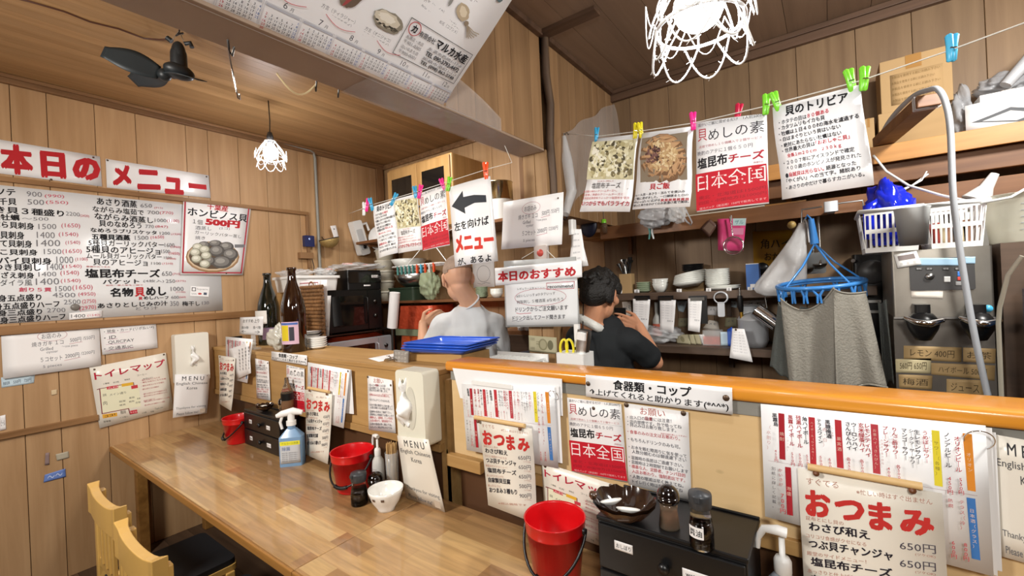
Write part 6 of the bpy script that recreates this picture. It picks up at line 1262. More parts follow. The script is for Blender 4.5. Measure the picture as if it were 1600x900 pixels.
mb = MB(); a = ay(841, 395, RY)-O_; mb.rbox(a.x-.04, .02, a.z-.035, a.x+.04, .044, a.z+.04, mat('charm_clear', 'e0d4cc', .15, trans=.3), .008, 3, axis='y'); o = mb.build('charm_box', t); mb = MB(); mb.lathe([(0, .012), (.016, .008), (.02, 0)], mat('charm_red', 'b84a40', .4), 14, XA((a.x, .019, a.z), (0, -1, 0))); mb.build('red_figure', o)
# banknote, scissors, white holder at the post
s = Paper(qy(POSTY-.004, (826, 524), (869.5, 527.5), (870.5, 553), (826.5, 549)), mat('banknote', 'a39d7e', .7)); s.R(.04, .08, .96, .92, 'b3ad90'); s.disc(.52, .5, .16, .36, '8b8668'); s.disc(.52, .5, .11, .27, 'a59f82'); s.disc(.78, .5, .1, .3, '6f6b52'); s.T('1000', .06, .12, .22, .3, '5d5944'); s.T('1000', .06, .7, .22, .88, '5d5944'); s.T('千円', .28, .3, .4, .7, '66624c'); s.build('banknote', 'greenish banknote pinned to the post below the recommendation board', 'banknote')
p = ay(888, 552, 1.72)
t = thing('tool_holder', 'white holder of tools standing behind the orange counter by the post', 'holder', (ay(897, 560, 1.62).x, 1.62, 1.24))
mb = MB(); mb.rbox(-.06, -.05, 0, .07, .05, .1, MC['white_plastic'], .01, 3); mb.box(-.06, -.05, -1.24, .07, .05, 0, MC['grey_plastic']); mb.build('base', t)
mb = MB(); mb.rbox(.0, -.02, .1, .05, .02, .2, MC['steel'], .008, 3); mb.rbox(.005, -.03, .16, .045, .03, .19, MC['white_plastic'], .006, 3); mb.build('dispenser_block', t, rot=(0, .15, 0)); mb = MB(); mb.rbox(.0, .005, .12, .025, .025, .215, MC['white_plastic'], .006, 3); mb.build('white_handle', t)
p = ay(886, 548, 1.60); t = thing('scissors', 'yellow handled scissors standing in the white holder', 'scissors', (p.x, 1.6, p.z), .3)
for sx, rot in ((-1, .2), (1, -.25)):
    mb = MB(); mb.tube([(sx*.014+.015*math.cos(a), 0, .012+.034*math.sin(a)) for a in [2*PI*k/20 for k in range(20)]], .0055, MC['peg_yellow'], 8, True); mb.tube([(sx*.012, 0, -.022), (0, 0, -.05)], [.006, .004], MC['peg_yellow'], 8); mb.build('handle', t, rot=(0, rot*.4, 0))
    mb = MB(); mb.box(-.004+sx*.002, sx*.001-.001, -.11, .004+sx*.002, sx*.001+.0008, -.045, MC['steel']); mb.build('blade', t)
# hanging white peg rack in front of the bowls
A_, B_ = ay(630, 418, 2.2), ay(704, 411, 2.2); C_ = (A_+B_)/2; hw = (B_.x-A_.x)/2
t = thing('peg_hanger', 'white square laundry hanger with coloured pegs above the back shelf', 'hanger', C_); mb = MB()
mb.tube([(-hw, -.1, 0), (hw, -.1, 0), (hw, .1, 0), (-hw, .1, 0)], .006, MC['white_plastic'], 6, True)
for k in range(5): mb.tube([(-hw+.1+.08*k, -.1, 0), (-hw+.1+.08*k, .1, 0)], .004, MC['white_plastic'], 6)
mb.build('frame', t)
for sx in (-1, 1): mb = MB(); mb.tube([(sx*hw*.9, 0, 0), (0, .05, .2), (0, .32, SH2-C_.z-.02)], .003, MC['white_plastic'], 6); mb.build('cord', t)
cols = ['peg_teal']*5+['peg_orange', 'peg_sky', 'peg_orange', 'peg_white', 'peg_orange']
for k, m in enumerate(cols):
    mb = MB(); x = -hw+.06+.042*k; mb.box(x-.006, -.107, -.06, x+.006, -.1, .004, MC[m]); mb.box(x-.006, -.099, -.055, x+.006, -.093, .004, MC[m]); mb.build('hanger_peg', t)

# ================================================================ RIGHT HALF OF THE KITCHEN
YL = 2.70            # front of the long lower shelf
sh = shelf_board('wall_shelf', 'long dark shelf on the right back wall stacked with plates, receipts hanging below it', -1.19, .18, YL, YS, SH1, .022, 'shelf_dark', .02)
shelf_board('wall_shelf', 'lower dark shelf on the right back wall with the silver pot and papers', -1.19, .18, 2.60, YS, 1.235, .022, 'shelf_dark', .015)
YU = 2.62
zu = ay(1480, 212, YU).z; zu2 = ay(1120, 360, YU).z
shelf_board('wall_shelf', 'highest light wood shelf at the right carrying cardboard boxes', -.25, 2.2, YU, YS, zu-.0, .03, 'shelf_light', .045)
zb2 = ay(1480, 250, 2.66).z
t = thing('wall_beam', 'brown timber rail on the back wall just under the highest shelf', 'beam', (.7, YB-.02, zb2-.02)); mb = MB(); mb.box(-1.0, -.27, -.045, 1.5, -.235, .045, MC['shelf_wood']); mb.build('rail', t, bevel=.003)
for x in (-.8, .2, 1.2): mb = MB(); mb.box(x-.015, -.2345, -.03, x+.015, .015, .03, MC['shelf_wood']); mb.build('spacer', t)
za = ay(1050, 352, 2.64).z
shelf_board('wall_shelf', 'brown shelf at the right back behind the hanging flyers', -1.19, .9, 2.64, YS, za+.035, .025, 'shelf_wood', .05)
SA, SU = za+.0355, zu+.0005
zm = ay(1480, 310, 2.5).z
# ---- on the long lower shelf
z = SH1+.0005; Y = 2.80
p = ay(980, 445, Y); t = thing('cutlery_holder', 'brown paper holder full of black cutlery at the left end of the long shelf', 'holder', (p.x, Y, z)); r = .04
mb = MB(); h = zof(p.x, Y, 428)-z; mb.rbox(-.042, -.035, 0, .042, .035, h, MC['cardboard'], .006, 3); mb.build('holder', t)
random.seed(14)
for k in range(9):
    x = random.uniform(-.035, .035); dx = random.uniform(-.07, .09); zz = random.uniform(.07, .11); mb = MB(); mb.tube([(x*.5, random.uniform(-.02, .02), h-.03), (x+dx*.5, 0, h+zz*.6), (x+dx, 0, h+zz)], [.005, .006, .016], MC['black_plastic'] if k % 3 else MC['steel'], 8, flat=.5); mb.build('utensil', t)
PL = [(0, .004), (.55, .004), (.58, 0), (1.0, .018), (.985, .021), (.56, .008), (0, .007)]
stack(1006, 452, Y, z, 12, 5, .0125, 'pale green plate in the low stack on the long shelf', 'green plates on the long shelf', PL, MC['plate_green'])
for k in range(3): bowl(1032, 452, 13, .055, Y, z+.016*k, 'white bowl in the stack of bowls on the long shelf', MC['plate_white'], 'white bowls on the long shelf')
for k in range(6):
    p = ay(1077, 450, Y); r = wof(p, 25)*.95
    if k == 0:
        t = thing('plate', 'large pale plate in the tilted fanned stack on the long shelf', 'plate', (p.x, Y, z+.028), 0, 'tilted plates on the long shelf', rot=(0, -.1, 0)); mb = MB(); mb.lathe([(a*r, b*1.6) for a, b in PL], MC['plate_white'], 32); mb.build('dish', t); f0 = t
    else: d = dup(f0, loc=(p.x+.003*k, Y, z+.028+.011*k)); d.rotation_euler = (0, -.1-.018*k, 0)
stack(1083, 428, 2.88, SH1+.115, 17, 4, .011, 'black plate in the stack behind the tilted plates', 'black plates behind the tilted plates', PL, MC['black_plastic'])
mb = MB(); p = ay(1083, 450, 2.88); mb.box(-.07, -.04, 0, .07, .04, .114, MC['cardboard']); tag(mb.build('carton', loc=(p.x, 2.89, z)), 'small carton hidden behind the tilted plates, holding the black plates up', 'box')
stack(1121, 441, Y, z+.024, 19, 9, .0105, 'white plate in the tall round stack on the long shelf', 'tall stack of white plates', PL, MC['plate_white'])
stack(1130, 449, Y-.005, z, 26, 2, .0115, 'wide shallow platter under the tall stack of white plates', 'platters under the tall stack', PL, MC['plate_white'])
p = ay(1178, 448, Y); t = thing('carton', 'blue drink carton near the right end of the long shelf', 'carton', (p.x, Y, z)); h = zof(p.x, Y, 413)-z; w_ = wof(p, 11)*.8
mb = MB(); mb.box(-w_, -.035, 0, w_, .035, h, mat('carton_blue', '3e6fb8', .4)); mb.box(-w_, -.035, h, w_, -.0, h+.004, MC['white_plastic']); mb.build('box', t); label_card(t, 'label', '', (.2*w_, -.036, h*.15), .04, .02)
p = ay(1190, 420, 2.93); mb = MB(); mb.lathe([(0, .012), (.03, .008), (.038, 0)], MC['black_plastic'], 18, XA((0, 0, 0), (0, -1, 0))); mb.tube([(0, 0, -.03), (.0, 0, -.12)], .006, MC['black_plastic'], 8); tag(mb.build('black_ladle', loc=(p.x, YB-.004, p.z)), 'black ladle hanging on the back wall beside the blue carton', 'ladle')
# sticky labels on the shelf lip
for k, (px, py) in enumerate(((1061, 454), (1107, 453), (1139, 452), (1172, 451), (968, 456), (995, 455))):
    q = qy(YL-.0155, (px-4, py-2.5), (px+4, py-2.5), (px+4, py+2.5), (px-4, py+2.5)); s = Paper(q, MC['paper']); s.T('皿', .3, .2, .7, .8, K); s.build('shelf_label', 'tiny white label on the front edge of the long shelf', 'label', 'labels on the long shelf')
# ---- receipts on black clipboards below the shelf
for k, (x0, x1, y0, y1, bx0, bx1) in enumerate(((989, 1016, 467, 513, 991, 1016), (1031, 1056, 468, 517, 1028, 1054), (1075, 1097, 466, 516, 1076, 1106))):
    Yc = YL-.022
    t = thing('clipboard', ['black clipboard with a receipt, leftmost below the long shelf', 'black clipboard with a receipt, middle one below the long shelf', 'black clipboard with a receipt, rightmost below the long shelf'][k], 'clipboard', ay((bx0+bx1)/2, 462, Yc), 0, 'receipt clipboards'); O_ = t.location.copy()
    b0, b1 = ay(bx0, 461, Yc)-O_, ay(bx1, 506 if k else 480, Yc)-O_
    mb = MB(); mb.box(b0.x, 0, b1.z, b1.x, .004, 0, MC['black_plastic']); mb.build('board', t)
    q = [p-O_ for p in qy(Yc-.004, (x0, y0), (x1, y0+1), (x1-3, y1+3), (x0+1, y1))]; s = Paper(q, MC['paper'], curl=lambda u, v: .012*v*v)
    for j in range(7): s.T('伝票　刺身盛り　１', .12, .08+.08*j, .8, .11+.08*j, 'b9b9bd')
    s.T('合計 ¥', .5, .62, .9, .68, '77777d'); s.build('receipt', parent=t)
    mb = MB(); mb.box(b0.x+.01, -.008, -.028, b1.x-.01, .0, -.01, MC['dark_steel']); mb.build('clip', t)
# bottle opener, corkscrew, small notes, hooks
p = ay(1126, 463, YL-.022); t = thing('bottle_opener', 'flat pale metal bottle opener hanging below the long shelf', 'opener', p); k_ = wof(p, 1)
mb = MB(); mb.tube([(14*k_*math.cos(a)*.7, 0, -2*k_+12*k_*math.sin(a)*.75) for a in [2*PI*i/20 for i in range(20)]], .006, MC['silver_paint'], 8, True, flat=.6); mb.build('ring', t)
mb = MB(); mb.rbox(-5*k_, -.003, -32*k_, 5*k_, .003, -9*k_, MC['silver_paint'], .008, 4, axis='y'); mb.build('handle', t)
p = ay(1156, 462, YL-.022); t = thing('corkscrew', 'dark handled tool hanging next to the bottle opener', 'tool', p); mb = MB(); mb.tube([(0, 0, 0), (.0, 0, -.06), (.004, 0, -.09)], [.012, .016, .01], MC['black_plastic'], 10); mb.build('handle', t); mb = MB(); mb.tube([(.004, 0, -.09), (.004, 0, -.125)], .009, mat('brass', 'c8a04a', .3, 1.0), 8); mb.build('brass_tip', t)
mb = MB(); mb.tube([(0, 0, 0), (0, .0, .045)], .004, MC['steel'], 6); mb.build('hook', t)
for k, (q, c, lab) in enumerate((([(1057, 470), (1075, 470), (1068, 488), (1060, 486)], 'paper_blue', 'pale note between the middle and right clipboards'), ([(1060, 497), (1075, 497), (1075, 511), (1059, 511)], 'banknote', 'yellowish ticket pinned low between the clipboards'), ([(1106, 478), (1121, 479), (1121, 493), (1105, 492)], 'paper', 'white note behind the bottle opener'), ([(1140, 470), (1152, 471), (1151, 481), (1139, 479)], 'paper_blue', 'pale note right of the bottle opener'), ([(1133, 497), (1151, 496), (1151, 510), (1132, 511)], 'banknote', 'yellowish slip low beside the silver pot'), ([(1108, 500), (1122, 502), (1124, 516), (1098, 513)], 'paper_warm', 'cream slip under the bottle opener'), ([(972, 472), (988, 470), (990, 492), (975, 504)], 'paper_warm', 'pale slip at the far left below the long shelf, beside the man in black'), ([(1160, 470), (1200, 468), (1192, 484), (1162, 482)], 'paper', 'white bag-like sheet above the silver pot'))):
    s = Paper(qy(YB-.004-.0*k, *q), MC[c]); s.T('メモ', .2, .25, .8, .5, GRY); s.build('memo_slip', lab, 'paper', None)
# ---- on the mid shelf
z = 1.2355; Y = 2.74
p = ay(1022, 505, Y); t = thing('spray_bottle', 'small clear sanitizer bottle with a red mark between the receipts', 'bottle', (p.x, 2.8, z)); h = zof(p.x, 2.8, 472)-z
mb = MB(); mb.lathe([(0, 0), (.028, 0), (.028, h*.55), (.012, h*.7), (.012, h), (0, h)], mat('bottle_mist', 'cfcfc8', .25, alpha=.8), 20); mb.build('bottle', t); mb = MB(); mb.lathe([(.0285, h*.15), (.0285, h*.45)], mat('label_red', 'c0604a', .4), 20); mb.build('label', t)
crumple('plastic_bag', 'crumpled clear bag on the mid shelf beside the man in black', 'bag', V((ay(1030, 528, Y).x, 2.74, z)), .13, .09, .1, MC['film_bag'], 17)
random.seed(6)
for k, (px, py) in enumerate(((1068, 528), (1076, 530), (1084, 526), (1092, 529))):
    a = ay(px, py, 2.72); q = [V((a.x-.05, 2.72+.006*k, z+.055)), V((a.x+.03, 2.70+.006*k, z+.06)), V((a.x+.045, 2.70+.006*k, z+.001)), V((a.x-.04, 2.72+.006*k, z+.001))]
    s = Paper(q, MC['banknote'] if k < 3 else MC['paper'], thick=.001); s.R(.06, .1, .94, .9, 'b0a98c' if k < 3 else 'e8e8e6'); s.disc(.5, .5, .15, .3, '8d8768' if k < 3 else 'dcdcda'); s.build('banknote' if k < 3 else 'paper_slip', 'folded banknote standing on the mid shelf' if k < 3 else 'white slip in front of the folded banknotes on the mid shelf', 'banknote' if k < 3 else 'paper', 'banknotes on the mid shelf' if k < 3 else None)
p = ay(1114, 530, Y); t = thing('parts_case', 'small clear box with brown contents on the mid shelf', 'box', (p.x, Y, z)); mb = MB(); mb.rbox(-.05, -.04, 0, .05, .04, .085, MC['clear_plastic'], .008, 3); mb.build('case', t); mb = MB(); mb.box(-.045, -.035, .004, .045, .035, .05, MC['foil_red']); mb.build('contents', t)
s = Paper([V((p.x+.05, Y-.045, z+.08)), V((p.x+.1, Y-.03, z+.08)), V((p.x+.1, Y-.03, z+.002)), V((p.x+.05, Y-.045, z+.002))], MC['paper_blue'], thick=.002); s.build('card', 'pale card standing beside the clear box', 'card')
s = Paper([ay(1136, 515, 2.7), ay(1143, 511, 2.66), V((ay(1143, 511, 2.66).x, 2.66, z+.002)), V((ay(1136, 515, 2.7).x, 2.7, z+.002))], MC['tray_blue'], thick=.004); s.build('blue_folder', 'blue folder edge standing on the mid shelf by the paper note', 'folder')
p = ay(1177, 538, 2.70); r = wof(p, 23)*.92; h = zof(p.x, 2.7, 500)-z
t = thing('pot', 'aluminium pot on the mid shelf left of the towels', 'pot', (p.x, 2.72, z)); mb = MB(); mb.lathe([(0, 0), (r*.8, 0), (r, h*.25), (r, h), (r*1.05, h+.004), (r*.96, h), (r*.94, h*.2), (0, .01)], MC['silver_paint'], 30); mb.build('pot', t)
mb = MB(); mb.lathe([(r*1.02, h+.004), (r*.9, h+.02), (r*.2, h+.04), (0, h+.042)], MC['silver_paint'], 30); mb.build('lid', t)
t = thing('kettle', 'tall aluminium jug behind the pot on the mid shelf', 'jug', (p.x-.03, 2.87, z)); h2 = zof(p.x, 2.87, 478)-z; mb = MB(); mb.lathe([(0, 0), (.06, 0), (.065, h2*.4), (.05, h2*.7), (.055, h2), (.05, h2), (0, h2*.9)], MC['silver_paint'], 26); mb.build('jug', t)
p = ay(1199, 496, 2.585); mb = MB(); mb.cyl(.036, -.06, .06, MC['chrome'], 24, XA((0, 0, 0), (.75, -.2, -.6))); mb.lathe([(.037, -.062), (.028, -.062), (.028, .04), (0, .04)], MC['chrome'], 24, XA((0, 0, 0), (.75, -.2, -.6))); mb.tube([(0, .02, .03), (-.01, .04, .1), (0, .05, SH1-.02-p.z)], .002, MC['steel'], 6); tag(mb.build('steel_cup', loc=p), 'shiny steel cup hanging below the shelf by the towels', 'cup')
s = Paper(qy(2.575, (1144, 513), (1163, 514), (1177, 565), (1141, 558)), MC['paper'], curl=lambda u, v: .02*v*v)
for j in range(8): s.T('発注メモ　牡蠣　ホタテ', .15, .1+.09*j, .85, .14+.09*j, 'a4a4a8')
s.pin(.3, .04); s.build('memo_sheet', 'white memo sheet hanging over the edge of the mid shelf', 'paper')

# ---- on and under the brown shelf behind the flyers
Yh = 2.6
p = ay(916, 336, Yh); t = thing('navy_cap', 'navy pot holder hanging at the left end of the brown shelf', 'pot holder', p); mb = MB(); mb.lathe([(0, .02), (.035, .018), (.055, .008), (.06, 0), (0, 0)], MC['navy'], 26, XA((.0, .03, -.07), (0, -1, 0)), 1.0, 1.25); mb.build('pad', t); mb = MB(); mb.tube([(0, .03, .0), (.01, .035, .06), (-.01, .035, .06), (0, .03, 0)], .004, MC['navy'], 6); mb.build('loop', t)
p = ay(941, 340, Yh); t = thing('sauce_bottle', 'small bottle with a green cap hanging beside the navy pot holder', 'bottle', p); mb = MB(); mb.lathe([(0, 0), (.02, 0), (.022, .05), (.012, .07), (0, .07)], MC['glass_smoke'], 16, XF((0, .02, -.1))); mb.build('bottle', t); mb = MB(); mb.lathe([(.016, .066), (.016, .09), (0, .092)], MC['peg_green'], 16, XF((0, .02, -.1))); mb.build('cap', t); mb = MB(); mb.tube([(0, .02, -.01), (0, .02, .05)], .002, MC['cord_black'], 6); mb.build('cord', t)
p = ay(924, 368, 2.66); mb = MB(); mb.box(-.11, 0, -.018, .1, .25, .018, MC['shelf_light']); tag(mb.build('wood_ledge', loc=(p.x, 2.68, p.z), bevel=.003), 'short light wood ledge at the left under the brown shelf', 'ledge')
mat('bag_cloud', 'b4b6ba', .3, alpha=.6, bump=.8, bs=20, spec=.7)
crumple('plastic_bag', 'bunched white carrier bag hanging from the brown shelf under the rice flyer', 'bag', ay(1025, 356, 2.575)+V((0, 0, 0)), .09, .05, .14, MC['bag_cloud'], 41)
crumple('plastic_bag', 'clear bag hanging beside the bunched carrier bag', 'bag', ay(1060, 349, 2.55), .045, .035, .12, MC['film_bag'], 43)
p = ay(1066, 330, 2.57); mb = MB(); mb.tube([(-.02, 0, .02), (.02, 0, -.06), (.045, 0, -.085), (.05, 0, -.07), (.01, 0, .03)], .006, MC['bag_cloud'], 8, flat=.4); tag(mb.build('bag_handle', loc=p), 'looped bag handle hanging right of the clear bag', 'strap')
p = ay(1017, 358, YU+.003); t = thing('clothes_peg', 'teal and white peg clipped to the brown shelf edge', 'clothes peg', p); 
for sx in (-1, 1): mb = MB(); mb.tube([(sx*.012, 0, .02), (sx*.006, 0, -.02), (sx*.014, 0, -.06)], [.007, .007, .005], MC['peg_teal' if sx < 0 else 'peg_white'], 8); mb.build('jaw', t)
# pink packet with a small strainer
p = ay(1143, 345, 2.6); t = thing('pink_packet', 'pink packet hanging from the brown shelf', 'packet', p); O_ = t.location.copy()
q = [a-O_ for a in qy(2.605, (1121, 342), (1166, 341), (1161, 392), (1122, 391))]; s = Paper(q, mat('pink_pack', 'd4467c', .3), thick=.006); s.R(.55, .0, 1, .22, 'bcd8d8'); s.T('ザル', .62, .05, .92, .18, '3a7a8a'); s.R(.5, .3, .95, .5, 'e090b0'); s.build('card', parent=t)
mb = MB(); mb.tube([(0, .0, .0), (0, .0, .03)], .003, MC['steel'], 6); mb.build('hook', t)
p = ay(1146, 384, 2.585); t = thing('tea_strainer', 'small round wire strainer hanging in front of the pink packet', 'strainer', p); r = wof(p, 14)
mb = MB(); mb.tube([(r*math.cos(a), 0, r*math.sin(a)) for a in [2*PI*i/28 for i in range(28)]], .004, MC['chrome'], 8, True); mb.build('rim', t)
mb = MB(); mb.lathe([(r*math.cos(a), r*.7*math.sin(a)) for a in [k*PI/2/6 for k in range(7)]], mat('wire_mesh', 'b9bdbb', .3, 1.0, alpha=.55), 20, XA((0, 0, 0), (0, 1, 0))); mb.build('mesh', t); mb = MB(); mb.tube([(0, 0, r), (-.005, 0, r+.06), (-.01, .0, r+.11)], .003, MC['chrome'], 8); mb.build('handle', t)
s = Paper(qy(2.612, (1109, 342), (1121, 352), (1108, 371), (1094, 358)), mat('pack_brown', '5c4238', .4), thick=.004); s.R(.15, .2, .85, .8, '7a6558'); s.build('small_packet', 'small brown packet hanging at an angle left of the pink packet', 'packet')
for k, (px, py, m, lab) in enumerate(((1215, 278, 'shelf_light', 'wood offcut lying behind the trivia sheet'), (1120, 338, 'cream_plastic', 'bundle of pale cutlery lying on the brown shelf behind the red flyer'))):
    p = ay(px, py, 2.7); mb = MB()
    if k == 0: mb.box(-.08, -.05, 0, .12, .05, .02, MC[m]); loc = (p.x, 2.74, SA)
    else:
        for j in range(5): mb.tube([(-.2, -.03+.015*j, .006+.003*j), (.0, -.02+.012*j, .01+.002*j), (.24, -.04+.02*j, .012+.003*j)], .005, MC[m], 6)
        loc = (p.x, 2.70, SA)
    tag(mb.build('offcut' if k == 0 else 'cutlery_bundle', loc=loc), lab, 'wood' if k == 0 else 'cutlery')
# yellow notice on the back wall (partly hidden by the carrier bag)
s = Paper(qy(YB-.004, (1176, 362), (1238, 359), (1236, 422), (1178, 423)), mat('paper_ochre', 'a87b22', .5), nx=2, ny=2); s.T('角ハイ', .2, .2, .95, .45, '3a2a16', .01); s.T('おかわり', .3, .55, 1.1, .75, '3a2a16', .01); s.build('highball_notice', 'ochre yellow handwritten notice on the back wall beside the hanging carrier bag', 'notice')
# hanging carrier bag
p = ay(1258, 345, 2.56); t = thing('carrier_bag', 'long white carrier bag hanging by its handles from the rail', 'bag', p); bot = ay(1222, 460, 2.56)-p; k_ = wof(p, 1)
def bagf(u, v):
    a = 2*PI*u; cx = -4*k_-40*k_*v**1.1; w = (5+30*min(1, v*1.25)**1.2)*k_*(1 if v < .93 else (1-(v-.93)/.07*.55)); 
    return (cx+w*math.cos(a)*(1+.05*math.sin(7*a+6*v)), .02+w*.55*math.sin(a)*(1+.08*math.sin(5*a)), -2*k_+bot.z*v)
mb = MB(); mb.sheet(bagf, 40, 20, MC['bag_white']); mb.build('bag', t)
mb = MB(); mb.tube([(-5*k_, .02, -6*k_), (0, .015, 3*k_), (3*k_, .015, -8*k_), (4*k_, .01, -34*k_)], [.008, .012, .012, .008], MC['bag_white'], 8, flat=.5); mb.build('handle', t)
mb = MB(); mb.lathe([(0, .015), (.016, .012), (.02, -.01), (0, -.01)], mat('knob_tan', 'b59a5e', .4), 16, XA((-18*k_, .0, -4*k_), (0, -1, 0))); mb.tube([(-18*k_, .01, -4*k_), (-18*k_, .1, -4*k_)], .006, MC['dark_steel'], 6); mb.build('clip_knob', t)
# wire frame over the shelf edge, carrying the blue laundry ring
p = ay(1300, 335, 2.5); k_ = wof(p, 1); t = thing('wire_rack', 'bent wire rack clipped to the brown shelf, holding the blue laundry ring', 'rack', p)
mb = MB(); mb.tube([(-40*k_, 0, -8*k_), (-39*k_, 0, 13*k_), (-12*k_, 0, 14*k_)], .004, MC['steel'], 8); mb.tube([(8*k_, 0, 16*k_), (38*k_, 0, 16*k_), (39*k_, 0, -8*k_)], .004, MC['steel'], 8); mb.build('wire', t)
mb = MB(); mb.rbox(-10*k_, -.02, 4*k_, 8*k_, .02, 20*k_, MC['silver_paint'], .006, 3); mb.box(-6*k_, .02, 6*k_, 4*k_, .155, 12*k_, MC['silver_paint']); mb.build('clamp', t)
RC = ay(1280, 443, 2.38); kR = wof(RC, 1); RR = 63*kR*.9
t = thing('laundry_ring', 'blue round laundry hanger with pegs holding grey towels', 'hanger', RC, rot=(.1, -.05, 0)); mat('ring_blue', '3f86cf', .3, coat=.4)
mb = MB(); mb.tube([(RR*math.cos(a), RR*math.sin(a), 0) for a in [2*PI*i/48 for i in range(48)]], .009, MC['ring_blue'], 10, True); mb.tube([(RR*.93*math.cos(a), RR*.93*math.sin(a), -.012) for a in [2*PI*i/48 for i in range(48)]], .004, MC['ring_blue'], 8, True); mb.build('ring', t)
top = Matrix.Rotation(-.1, 3, 'X') @ (Matrix.Rotation(.05, 3, 'Y') @ (ay(1267, 342, 2.44)-RC))
mb = MB(); mb.tube([(top.x, top.y, top.z), (top.x+.004, top.y, top.z*.6)], [.012, .018], MC['ring_blue'], 10); mb.tube([(top.x, top.y, top.z), (top.x-.012, top.y+.005, top.z+.02), (top.x-.02, top.y+.01, top.z+.005)], .004, MC['ring_blue'], 8); mb.build('hook', t)
for a in (.5, 2.3, 3.9, 5.4):
    mb = MB(); mb.tube([(top.x+.004, top.y, top.z*.6), (RR*.45*math.cos(a), RR*.45*math.sin(a), top.z*.3), (RR*math.cos(a), RR*math.sin(a), .008)], .004, MC['ring_blue'], 8); mb.build('arm', t)
for k, a in enumerate([PI+.25, PI+.55, PI+.95, PI+1.25, PI+1.55, PI+1.95, PI+2.35, PI+2.85, .5, 1.2, 2.0, 2.6]):
    c_ = V((RR*math.cos(a), RR*math.sin(a), -.03)); tg = V((-math.sin(a), math.cos(a), 0)); mb = MB(); op = (.011, .018, .006)[k % 3]
    for sg in (-1, 1): mb.tube([c_+tg*sg*op+V((0, 0, .022)), c_+tg*sg*.004, c_+tg*sg*.007+V((0, 0, -.034))], [.005, .0055, .004], MC['ring_blue'], 6)
    mb.build('ring_peg', t)
# grey towels
mat('towel_grey', '8b877d', .95, var=.12, vs=26, bump=.5, bs=120); mat('towel_dark', '5f635f', .95, var=.12, vs=26, bump=.5, bs=120)
def towel(pts, depth, folds, m, label, grp, seam=True, ph=0.0):
    """pts: top-left, dip, top-right, bottom-right, bottom-left as pixels with depths"""
    TLp, DIP, TRp, BRp, BLp = [ay(*p) for p in pts]; o = (TLp+TRp)/2
    def f(u, v):
        top = TLp*(1-u)**2+(DIP*2-TLp*.5-TRp*.5)*(2*u*(1-u))+TRp*u*u; bot = BLp*(1-u)+BRp*u
        p = top*(1-v)+bot*v-o; fo = depth*math.sin(folds*PI*u+ph+.8*v)*(.35+.65*v)+depth*.4*math.sin(folds*2.3*PI*u+ph*2)*v
        return p+V((.25*fo, -fo, .008*math.sin(9*u+ph)*v))
    mb = MB(); mb.sheet(f, 46, 28, MC[m], .004); t = mb.build('towel', loc=o); tag(t, label, 'towel', grp)
    if seam:
        for v0 in (.0, 1.0): mb = MB(); mb.tube([f(i/30, v0)+V((0, -.001, 0)) for i in range(31)], .004, MC[m], 6); mb.build('hem', t)
    return t
towel(((1219, 466, 2.250), (1262, 484, 2.250), (1302, 449, 2.220), (1308, 606, 2.230), (1232, 598, 2.260)), .018, 2.4, 'towel_grey', 'large grey towel at the front left of the blue laundry ring', 'towels on the laundry ring')
towel(((1300, 450, 2.225), (1322, 458, 2.220), (1352, 456, 2.280), (1385, 602, 2.270), (1306, 606, 2.210)), .02, 2.0, 'towel_grey', 'grey towel at the front right of the blue laundry ring', 'towels on the laundry ring', True, 1.4)
towel(((1216, 472, 2.380), (1220, 478, 2.360), (1228, 470, 2.320), (1234, 596, 2.320), (1202, 572, 2.420)), .012, 2, 'towel_dark', 'darker grey cloth at the left side of the laundry ring', 'towels on the laundry ring', False)
towel(((1250, 478, 2.480), (1290, 482, 2.500), (1330, 470, 2.480), (1336, 600, 2.480), (1240, 600, 2.500)), .012, 3, 'towel_dark', 'dark towel on the far side of the laundry ring', 'towels on the laundry ring', False, 2)
towel(((1371, 470, 2.380), (1377, 474, 2.370), (1383, 468, 2.340), (1394, 600, 2.340), (1378, 596, 2.420)), .01, 2, 'towel_dark', 'dark cloth hanging between the towels and the steel machine', 'towels on the laundry ring', False, .7)
# ladles and tongs behind the ring
for k, (px, py, r_, lab) in enumerate(((1257, 418, 13, 'steel ladle hanging behind the blue laundry ring'), (1281, 412, 9, 'second steel ladle hanging right behind the ring'))):
    p = ay(px, py, 2.74); r = wof(p, r_); t = thing('ladle', lab, 'ladle', p, 0, 'ladles behind the laundry ring'); zt_ = za-p.z-.03
    mb = MB(); mb.lathe([(r*math.cos(a), -r*.7*math.sin(a)) for a in [j*PI/2/8 for j in range(9)]], MC['steel'], 22); mb.build('cup', t, solid=.002); mb = MB(); mb.tube([(0, r, 0), (0, r+.015, .04), (.0, r, zt_)], .005, MC['steel'], 8, flat=2); mb.tube([(0, r, zt_), (0, r+.02, zt_+.01), (0, r+.05, zt_)], .003, MC['steel'], 6); mb.build('handle', t)
mb = MB(); p = ay(1272, 410, 2.78); mb.rbox(-.05, -.01, -.06, .05, .01, .05, MC['grey_plastic'], .015, 4, axis='y'); mb.tube([(0, 0, .05), (0, 0, za-p.z-.02)], .003, MC['steel'], 6); tag(mb.build('grater', loc=p), 'grey flat grater hanging behind the ladles', 'grater')

